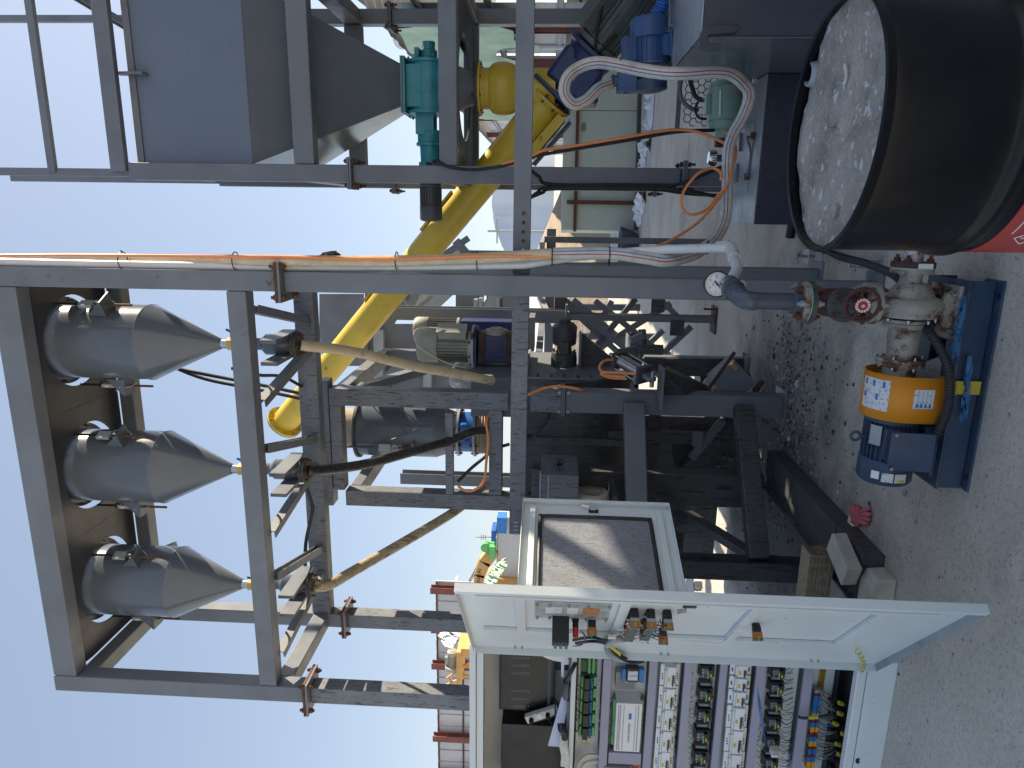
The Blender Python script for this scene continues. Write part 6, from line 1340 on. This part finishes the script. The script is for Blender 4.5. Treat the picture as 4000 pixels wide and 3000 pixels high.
wires('wiring', 4, lambda t: Y(2950, 2600+80*t, PQ-.04), lambda t: Y(2990, 2900+10*t, PQ-.06), 'tblue')
q = MB(); q.tube([Y(2445, 2968, PQ-.03)*0+Y(2350, 2955, PQ-.03), Y(2300, 2950, PQ-.05), Y(2265, 2975, PQ-.06), Y(2250, 3020, PQ-.06)], .009, 10); q.tube([Y(2350, 2975, PQ-.03), Y(2310, 2975, PQ-.06), Y(2280, 2990, PQ-.07), Y(2268, 3040, PQ-.06)], .009, 10); q.build('ribbed_cable', 'wh2', cb)
# upper compartment: monitor, bracket, power strip
mo = thing('monitor', 'dark flat monitor showing faint outlines inside the cabinet top', 'monitor', Y(2060, 2650, 3.02))
mz0, mz1 = Y(2170, 2650, 3.02).z, Y(1950, 2650, 3.02).z; mx0, mx1 = Y(2060, 2777, 3.02).x, CX1-.03
MB().box(mx0, mx1, 3.02, 3.06, mz0, mz1).build('bezel', 'black', mo, bev=.004); sc_ = MB().box(mx0+.013, mx1, 3.0165, 3.0195, mz0+.012, mz1-.012).build('screen', 'monitor', mo)
q = MB()
for j in range(3):
    for (ya) in (2570, 2700): 
        for k in range(9): 
            p = Y(2000+k*8, ya+j*30, 3.016); q.box(p.x-.006, p.x+.006, 3.0158, 3.0164, p.z-.0008, p.z+.0008)
o = q.build('screen_outlines', 'mgr', sc_); o['kind'] = 'stuff'
MB().box(mx0+.014, mx1, 3.0155, 3.0163, Y(2152, 2650, 3.02).z, Y(2140, 2650, 3.02).z).build('screen_bar', 'dkgrey', sc_)
mz_s = zs+.010
MB().box((mx0+mx1)/2-.03, (mx0+mx1)/2+.03, 3.035, 3.055, mz_s, mz0).build('monitor_stand', 'black', mo)
MB().box(CX0+.2, Y(2060, 2810, 3.02).x, 2.98, 3.10, mz_s, Y(1960, 2850, 3.0).z).build('computer_case', 'black', cb, bev=.003)
wb = thing('white_bracket', 'white curved plastic bracket at the right end of the cabinet shelf', 'bracket', Y(2210, 2560, 2.84))
pts = [(2108, 2555), (2114, 2562), (2135, 2572), (2165, 2582), (2192, 2587), (2192, 2646), (2204, 2646), (2204, 2598), (2222, 2597), (2222, 2540), (2110, 2540)]
MB().prism([Y(x, y, 2.83) for x, y in pts], (0, .02, 0)).build('bracket_plate', 'white', wb, bev=.002)
ps2 = thing('power_strip', 'white power strip with four round sockets leaning behind the monitor', 'power strip', Y(2110, 2800, 2.99))
a = Y(2055, 2808, 2.985); b = Y(2188, 2766, 2.985); d_ = (b-a).normalized(); u_ = PY.cross(d_)
MB().obox((a+b)/2, d_, PY, u_, (b-a).length, .03, .042).build('strip_body', 'wh2', ps2, bev=.004)
for i in range(4):
    c = a.lerp(b, .16+.24*i); MB().lathe(c-PY*.0152, -PY, [(0, .018), (.004, .018), (.004, .0155), (.001, .0155), (.001, .002)], 20).build('socket', 'white', ps2)
    if i != 1: MB().lathe(c-PY*.016, -PY, [(0, .012), (.02, .011), (.03, .005)], 14).build('plug', 'black' if i != 3 else 'white', ps2)
    if i != 1: MB().tube([c-PY*.045, c-PY*.06-u_*.0+V((.03*(1-i), 0, -.04)), Y(2170, 2790-20*i, 2.93), Y(2205, 2700+40*i, 2.9)], .003, 6).build('plug_cord', 'black', ps2)
pa = MB(); pa.prism([Y(2140, 2914, 2.80), Y(2188, 2918, 2.78), Y(2216, 2760, 2.80), Y(2212, 2660, 2.86), Y(2205, 2690, 2.90)], (0, .003, 0)); tag(pa.build('paper', 'paper'), 'loose sheet of white paper curling off the cabinet shelf', 'paper')
mo2 = thing('computer_mouse', 'grey and black computer mouse on the cabinet shelf', 'mouse', Y(2205, 2705, 2.8))
c = Y(2212, 2700, 2.79); q = MB(); n = 16; vs = []
for k in range(6):
    t = k/5; 
    for i in range(n):
        an = 2*math.pi*i/n; vs.append(c+V((math.cos(an)*.05*math.cos(t*1.5), math.sin(an)*.028*math.cos(t*1.5), -.006+.028*math.sin(t*1.57))))
q.add(vs, [(k*n+i, k*n+(i+1) % n, (k+1)*n+(i+1) % n, (k+1)*n+i) for k in range(5) for i in range(n)], True); q.build('mouse_shell', 'dkgrey', mo2); MB().box(c.x-.04, c.x+.04, c.y-.02, c.y+.02, zs+.011, zs+.018).build('mouse_base', 'black', mo2)
MB().box(XL+.05, Y(2215, 2725, 2.8).x, 2.775, 2.80, zs+.011, zs+.024).build('keyboard', 'dkgrey', cb)
gl = thing('work_glove', 'grey white cotton work glove with a black cuff hanging over the shelf edge', 'glove', Y(2215, 2900, 2.76))
MB().tube([Y(2190, 2825, 2.76), Y(2193, 2850, 2.745), Y(2207, 2860, 2.745), Y(2205, 2885, 2.745)], .016, 10, 4).build('cuff', 'black', gl)
for (dy, xo) in ((0, 2193), (0, 2201), (6, 2208), (10, 2213)): MB().tube([Y(xo, 2872, 2.75), Y(xo-2, 2910, 2.735), Y(xo+5, 2950, 2.745), Y(xo+3, 2990+dy, 2.75)], .0085, 10, 4).build('finger', 'knit', gl)
mk('thick_cable', MB().tube([Y(2258, 2560, 2.93), Y(2252, 2580, 2.80), Y(2240, 2605, 2.74), Y(2225, 2635, 2.73), Y(2212, 2655, 2.75), Y(2206, 2662, 2.83)], .0095, 10), 'black', 'thick black cable bending out over the cabinet shelf edge', 'cable')

# ---------------------------------------------------------------- the big open door
H0 = V((-1.888, 2.735, 0)); H1 = V((-1.225, 2.12, 0)); DD = (H1-H0).normalized(); DN = V((DD.y, -DD.x, 0)); DN = DN if DN.dot(V((-1, -1, 0))) > 0 else -DN; DW = (H1-H0).length
dzb, dzt = .105, 1.845
def DP(x, y, n=0.):
    o = H0+DN*n; d = ray(x, y); t = (o-V((0, 0, CH))).dot(DN)/d.dot(DN); return V((0, 0, CH))+d*t
def DS(s, z, n=0.): return H0+DD*s+DN*n+PZ*z
def dbox(s0, s1, z0, z1, n0, n1, name, m='cab', par=None, bev=.0015):
    return MB().obox(DS((s0+s1)/2, (z0+z1)/2, (n0+n1)/2), DD, DN, PZ, abs(s1-s0), abs(n1-n0), abs(z1-z0)).build(name, m, par, bev=bev)
door = MB().obox(DS(DW/2, (dzb+dzt)/2, -.001), DD, DN, PZ, DW, .002, dzt-dzb).build('door', 'cab', cb)
dbox(DW-.002, DW, dzb, dzt, -.002, .03, 'door_edge', par=door); dbox(DW-.022, DW-.002, dzb+.002, dzt-.002, .028, .030, 'door_edge', par=door); dbox(0, .002, dzb, dzt, -.002, .03, 'door_edge', par=door)
dbox(.003, DW-.003, dzt-.002, dzt, 0, .03, 'door_edge', par=door); dbox(.003, DW-.003, dzb, dzb+.002, 0, .03, 'door_edge', 'galv', par=door)
def dsz(x, y): 
    p = DP(x, y); return ((p-H0).dot(DD), p.z)
s1_, _ = dsz(2600, 2345); s0_, _ = dsz(2600, 2478)
zb_ = dsz(3540, 2390)[1]; 
dbox(s1_-.012, s1_+.012, .22, 1.78, .001, .016, 'stiffener', par=door); dbox(s0_-.012, s0_+.012, .38, 1.78, .001, .016, 'stiffener', par=door)
for (xx, yy) in ((2035, 2400), (2420, 2415), (2890, 2440), (3340, 2460)):
    z = dsz(xx, yy)[1]; dbox(s0_+.013, s1_-.013, z-.018, z+.018, .001, .016, 'stiffener', par=door)
def hinge(x, y, nm='hinge'):
    s, z = dsz(x, y); MB().cyl(DS(-.008, z-.03, .012), DS(-.008, z+.03, .012), .006, n=10).build(nm, 'steel', door)
    for k in (-.015, .015): MB().bolt(DS(.04, z+k, .002), DN, .006, .006).build('hinge_nut', 'steel', door)
hinge(2023, 2488); hinge(2612, 2525); hinge(3205, 2560)
# clear cover and window
z0, z1 = dsz(2385, 2380)[1], dsz(2090, 2378)[1]; sa, sb = dsz(2240, 2412)[0], dsz(2240, 2350)[0]
cvp = dbox(sa, sb, z0, z1, .002, .006, 'clear_cover', 'decal', par=door)
for f in (.03, .3, .55, .8, .97):
    for s in (sa+.02, sb-.02): MB().bolt(DS(s, z0+(z1-z0)*f, .006), DN, .006, .006).build('cover_nut', 'steel', door)
for (f, w_, m_) in ((.75, .03, 'label'), (.5, .02, 'wh2'), (.25, .03, 'copper')): dbox((sa+sb)/2-.03, (sa+sb)/2+.05, z0+(z1-z0)*f-w_, z0+(z1-z0)*f+w_, .0065, .0072, 'cover_print', m_, par=door)
# devices on the door
def dev(x, y, parts, name='door_device'):
    s, z = dsz(x, y); o = None
    for (n0, n1, sw, zw, m_, nm) in parts:
        o2 = MB().obox(DS(s, z, (n0+n1)/2), DD, DN, PZ, sw, n1-n0, zw).build(nm, m_, door, bev=.001)
    return s, z
s, z = dsz(2190, 2408)
dbox(s-.03, s+.03, z-.031, z+.031, .002, .102, 'temperature_controller', 'black', par=door, bev=.003); MB().obox(DS(s-.0305, z, .05), DD, DN, PZ, .001, .045, .05).build('type_label', 'label', door)
for k in range(3): dbox(s-.028, s+.028, z-.028+.02*k, z-.016+.02*k, .102, .112, 'terminal_row', 'dkgrey', par=door)
s, z = dsz(2248, 2413); MB().lathe(DS(s, z, .002), DN, [(0, .013), (.012, .014), (.012, .011), (.035, .011)], 20).build('buzzer', 'black', door); MB().lathe(DS(s, z, .038), DN, [(0, .011), (.035, .010)], 20).build('buzzer_rear', 'red', door)
UN = [(.0, .012, .030, .030, 'black'), (.012, .032, .026, .030, 'black'), (.032, .045, .024, .034, 'mgr'), (.045, .066, .026, .034, 'copper'), (.066, .0675, .030, .036, 'dkgrey')]
def button(s, z, grey=True, col='copper'):
    q = MB(); q.lathe(DS(s, z, .002), DN, [(0, .015), (.010, .015)], 16); q.obox(DS(s, z, .022), DD, DN, PZ, .022, .02, .028); b = q.build('push_button', 'black', door)
    if grey: MB().obox(DS(s, z, .039), DD, DN, PZ, .020, .014, .032).build('button_collar', 'mgr', b, bev=.003)
    MB().obox(DS(s, z, .057 if grey else .045), DD, DN, PZ, .020, .022 if grey else .028, .034).build('contact_block', col, b, bev=.002)
    MB().obox(DS(s+.0, z, .0685 if grey else .0595), DD, DN, PZ, .022, .001, .037).build('block_back', 'dkgrey', b)
    MB().obox(DS(s+.0105, z, .056), DD, DN, PZ, .0012, .016, .006).build('green_tab', 'lgrn', b)
    return b
s, z = dsz(2312, 2418); button(s, z, False); button(s-.028, z, False)
for (xr_, n_, y0_) in ((2478, 9, 2378), (2541, 8, 2381), (2606, 2, 2384)):
    s, z = dsz(xr_, y0_)
    for k in range(n_): button(s-.028*k, z, k == 0)
s, z = dsz(2580, 2440); button(s-.05, z-.015, False); 
s, z = dsz(2952, 2436); button(s, z, False)
q = MB()
for k in range(26):
    s, z = dsz(2478 if k % 2 else 2541, 2380); a = DS(s-.01*k, z+rnd.uniform(-.01, .01)+.02, rnd.uniform(.02, .05)); b = a+V((rnd.uniform(-.02, .02), rnd.uniform(-.02, .0), rnd.uniform(-.02, .02))); c = DS(s-.01*k-.01, z-.025, rnd.uniform(.02, .06)); q.tube([a, b, c], .0015, 5, 3)
o = q.build('button_wiring', 'white', door); o['kind'] = 'stuff'
q = MB()
for k in range(26):
    s, z = dsz(2541 if k % 2 else 2600, 2382); a = DS(s-.01*k, z+rnd.uniform(-.01, .01)+.02, rnd.uniform(.02, .05)); b = a+V((rnd.uniform(-.02, .02), rnd.uniform(-.03, .0), rnd.uniform(-.02, .02))); c = DS(s-.01*k-.01, z-.025, rnd.uniform(.02, .06)); q.tube([a, b, c], .0015, 5, 3)
o = q.build('button_wiring', 'black', door); o['kind'] = 'stuff'
for m_, dn_ in (('red', 0), ('ygreen', .006), ('tblue', -.006)):
    s, z = dsz(2215, 2408); MB().tube([DS(s, z-.02, .108), DS(s, z-.05+dn_, .10), DS(s-.02, z-.07, .07+dn_), DS(s-.03, z-.05, .04)], .0018, 5).build('device_wire', m_, door)
# latch
s, z = dsz(2690, 2350); dbox(s-.012, s+.008, z-.025, z+.02, .003, .02, 'lock_case', 'black', par=door); MB().beam(DS(s-.005, z+.01, .028), DS(s-.03, z+.035, .028), .014, .006).build('latch_cam', 'steel', door)
s, z = dsz(2795, 2355); dbox(s-.012, s+.012, z-.03, z+.03, .003, .014, 'lock_case', 'black', par=door)
dbox(DW-.001, DW+.03, dsz(2735, 2300)[1]-.012, dsz(2735, 2300)[1]+.012, -.03, -.006, 'outer_handle', 'steel', par=door)
# cables bridging door and cabinet
GC = 'cables between the door and the cabinet'
cA = [DP(2240, 2500, .05), DP(2300, 2490, .06), DP(2350, 2498, .06), Y(2385, 2512, 2.66), Y(2420, 2555, 2.68), Y(2465, 2580, 2.75), Y(2500, 2580, 2.85), Y(2515, 2570, 2.95)]
mk('cable', MB().tube(cA, .006, 8), 'black', 'thin black cable from the door instruments curving into the cabinet', 'cable', GC)
cA2 = [DP(2250, 2512, .05), DP(2320, 2505, .06), Y(2375, 2520, 2.66), Y(2410, 2560, 2.66), Y(2450, 2584, 2.72), Y(2490, 2588, 2.82), Y(2512, 2585, 2.95)]
mk('cable', MB().tube(cA2, .006, 8), 'black', 'second black cable beside it, carrying a yellow warning tag', 'cable', GC)
cs_ = [DP(2440, 2495, .03), DP(2400, 2500, .05), Y(2372, 2518, 2.66), Y(2378, 2550, 2.66), Y(2410, 2568, 2.68), Y(2450, 2578, 2.76), Y(2480, 2578, 2.88)]
mk('spiral_wrap', MB().ribbed(cs_, .0125, .009, .14, 12), 'decal' if 0 else 'galv', 'grey spiral wrapped cable loom bridging from the door into the cabinet', 'cable', GC)
MB().obox(Y(2400, 2538, 2.62), PX, PY, V((-.8, 0, -1)), .016, .004, .07).build('warning_tag', 'ygreen', cb); MB().obox(DP(2390, 2488, .05), DD, DN, PZ, .03, .01, .03).build('cable_clip', 'wh2', door)
mk('door_wire', MB().tube([DP(2960, 2482, .04), DP(2880, 2462, .03), DP(2860, 2480, .02), DP(2830, 2508, .02), DP(2790, 2515, .015), DP(2640, 2505, .012)], .0028, 6), 'white', 'thin white wire running along the door from the lone lower push button', 'wire')
ew = []; a = DP(3340, 2535, .012); b = Y(3358, 2618, 2.742)
for i in range(60):
    t = i/59; ew.append(a.lerp(b, t)+V((.008*math.cos(t*38), -.012+.0*t, .008*math.sin(t*38)-.02*math.sin(math.pi*t))))
mk('earth_wire', MB().tube(ew, .0024, 6, 1), 'ygreen', 'coiled yellow and green earth wire at the bottom hinge of the big door', 'wire')
# ---------------------------------------------------------------- window door hinged behind it
def at_depth(x, y, d): return V((0, 0, CH))+ray(x, y)*d
B1 = at_depth(2045, 1965, 2.95); B0 = at_depth(2612, 1985, 2.95); A1_ = at_depth(2018, 2300, 2.57); A0_ = at_depth(2668, 2300, 2.57)
wz0, wz1 = (B0.z+A0_.z)/2, (B1.z+A1_.z)/2
wa = V(((A1_.x+A0_.x)/2, (A1_.y+A0_.y)/2, 0)); wbb = V(((B1.x+B0.x)/2, (B1.y+B0.y)/2, 0)); WD = (wbb-wa).normalized(); WNn = V((WD.y, -WD.x, 0)); WNn = WNn if WNn.dot(-wa) > 0 else -WNn; WL = (wbb-wa).length
wd = thing('window_door', 'pale grey glazed door open behind the big door, its pane splashed with mud', 'cabinet door', (wa.x, wa.y, wz0))
def wbox(s0, s1, z0, z1, n0, n1, name, m='cab', bev=.0015, par=None):
    return MB().obox(wa+WD*(s0+s1)/2+PZ*(z0+z1)/2+WNn*(n0+n1)/2, WD, WNn, PZ, s1-s0, n1-n0, z1-z0).build(name, m, par or wd, bev=bev)
s0 = -.03; gx1 = WL-.080; g0, g1 = wz0+.085, wz1-.075
wbox(s0, WL, wz0, g0, 0, .002, 'door_sheet'); wbox(s0, WL, g1, wz1, 0, .002, 'door_sheet'); wbox(gx1, WL, g0, g1, 0, .0018, 'door_sheet')
for (z0, z1) in ((wz0, wz0+.002), (wz1-.002, wz1)): wbox(s0, WL, z0, z1, .002, .03, 'rim')
wbox(WL-.002, WL, wz0, wz1, .002, .03, 'rim'); wbox(WL-.016, WL-.002, wz0+.002, wz1-.002, .028, .030, 'rim')
wbox(s0, WL-.03, wz0+.035, wz0+.060, .0025, .018, 'stiffener'); wbox(s0, WL-.03, wz1-.055, wz1-.032, .0025, .018, 'stiffener')
gp_ = wbox(s0, gx1, g0, g1, .0, .004, 'glass_pane', 'fglass')
P_ = lambda s, z: wa+WD*s+PZ*z+WNn*.006
MB().tube([P_(s0, g1), P_(gx1-.03, g1), P_(gx1-.008, g1-.008), P_(gx1, g1-.03), P_(gx1, g0+.03), P_(gx1-.008, g0+.008), P_(gx1-.03, g0), P_(s0, g0)], .0085, 8, 2).build('rubber_gasket', 'rubber', wd)
zl = (wz0+wz1)/2+.03; wbox(WL-.050, WL-.035, zl-.04, zl, .003, .012, 'lock_case', 'black'); wbox(WL-.045, WL-.038, zl-.03, zl-.005, .012, .02, 'lock_barrel', 'steel'); MB().beam(P_(WL-.035, zl+.0)+WNn*.018, P_(WL-.028, zl+.03)+WNn*.018, .012, .003).build('latch_cam', 'steel', wd)
wbox(-.032, -.012, wz0-.0, wz1, -.012, -.001, 'hinge_strip', 'cab')

# ================================================================ SMALL THINGS ON THE GROUND
pgv = thing('pink_glove', 'pink rubber coated work glove lying on the concrete, fingers spread', 'glove', Z(3360, 2015))
c = Z(3352, 2012, 0); q = MB(); q.obox(c+PZ*.012, V((1, .3, 0)), V((-.3, 1, 0)), PZ, .10, .09, .022); pm = q.build('palm', 'pink', pgv, bev=.010)
for (x0_, y0_, x1_, y1_) in ((3340, 2005, 3336, 1970), (3372, 1998, 3398, 1985), (3376, 2012, 3402, 2008), (3374, 2026, 3400, 2030), (3366, 2036, 3392, 2048)):
    a = Z(x0_, y0_, .011); b = Z(x1_, y1_, .011); MB().tube([a.lerp(b, -.35), a.lerp(b, .3)+PZ*.004, a.lerp(b, .75)+PZ*.002, b], .0125, 10, 4, rf=lambda s, i: .0125*(1 if i < 9 else .8 if i < 11 else .45)).build('finger', 'pink', pgv)
MB().tube([Z(3330, 2020, .012), Z(3325, 2042, .012), Z(3340, 2062, .012)], .018, 8, 4).build('cuff', 'knit', pgv)
wdn = thing('wood_block', 'split weathered timber block standing on edge by the dark legs', 'timber', Z(3200, 2240, 0))
wc = Z(3262, 2225, .105); 
wr = Y(3210, 2150, 3.22); zt = Y(3160, 2200, 3.16).z
for i in range(8):
    L_ = .42+rnd.uniform(-.01, .01); jx = rnd.uniform(-.008, .006)
    MB().obox(V((wr.x+jx-L_/2, 3.22+rnd.uniform(-.004, .004), zt-.008-.0155*i)), V((1, .02*rnd.uniform(-1, 1), 0)), PY, PZ, L_, .11+rnd.uniform(-.006, .006), .0138).build('split_layer', 'wood', wdn, bev=.002)
    MB().obox(V((wr.x+jx+.0015, 3.22, zt-.008-.0155*i)), PX, PY, PZ, .002, .10, .0125).build('layer_end', 'wend', wdn)
cbk = thing('concrete_block', 'pale concrete offcut resting on the dark ground duct beside the timber', 'concrete block', Z(3290, 2190, .1))
MB().obox(Z(3296, 2182, .15)+V((0, 0, 0)), V((.9, -.35, 0)), V((.35, .9, 0)), V((0, -.15, 1)), .11, .22, .075).build('block', 'cblock', cbk, bev=.006)
cb2 = thing('concrete_block', 'chipped concrete lump on the ground at the end of the dark duct', 'concrete block', Z(3470, 2290, 0))
c = Z(3478, 2290, 0)
MB().prism([c+V((-.13, -.05, 0)), c+V((.06, -.05, 0)), c+V((.05, -.045, .08)), c+V((.0, -.04, .10)), c+V((-.13, -.04, .10))], (0, .12, 0)).build('block', 'cblock', cb2, bev=.008)
q = MB()
def rock(mb, c, r, rnd):
    a = rnd.uniform(0, 6); vs = []
    for k, (zz, rr) in enumerate(((0, .8), (.5, 1), (1, .55))):
        for i in range(5): an = a+2*math.pi*i/5+k*.4; s = r*rr*rnd.uniform(.75, 1.15); vs.append(c+V((math.cos(an)*s, math.sin(an)*s*.8, zz*r*.75)))
    mb.add(vs, [(k*5+i, k*5+(i+1) % 5, k*5+5+(i+1) % 5, k*5+5+i) for k in range(2) for i in range(5)]+[(10, 11, 12, 13, 14)])
for (x, y, r, lab) in ((3540, 1925, .020, 'dark pointed pebble on the concrete left of the pump motor'), (3505, 1830, .016, 'grey pebble on the concrete just left of the fan cowl'), (3120, 1500, .03, 'largest pale stone among the spilled gravel by the mixer leg'), (3040, 1435, .022, 'pale stone at the edge of the spilled gravel'), (3085, 1715, .02, 'white chip of stone below the left mixer leg'), (3275, 1925, .013, 'small white stone between the duct and the pink glove'), (3530, 1880, .010, 'tiny pebble left of the pump base')):
    m_ = MB(); rock(m_, Z(x, y), r, rnd); tag(m_.build('stone', 'stone' if 'dark' in lab or 'grey' in lab else 'cblock'), lab, 'stone')
g1 = MB(); g2 = MB(); g3 = MB()
for i in range(2100):
    u = rnd.random()
    if u < .6: p = V((rnd.gauss(-1.15, .33), rnd.gauss(4.35, .33), 0)); r = abs(rnd.gauss(.004, .006))+.003
    elif u < .8: p = V((rnd.gauss(-1.9, .4), rnd.gauss(4.5, .5), 0)); r = abs(rnd.gauss(.004, .006))+.003
    else: p = V((rnd.uniform(-3.2, 1.2), rnd.uniform(1.6, 9), 0)); r = abs(rnd.gauss(.002, .003))+.002
    if p.y < 1.5 or (-1.76 < p.x < -1.48 and 2.97 < p.y < 4.44) or (p.x > -.09 and p.y < 2.2) or (-1 < p.x < -.2 and 2.48 < p.y < 2.8): continue
    rock((g1, g2, g3)[i % 3], p, min(r, .02), rnd)
for g_, m_ in ((g1, 'stone'), (g2, 'stone'), (g3, 'slate_d')):
    o = tag(g_.build('gravel', m_), 'loose spilled gravel and grit scattered over the concrete', 'gravel'); o['kind'] = 'stuff'
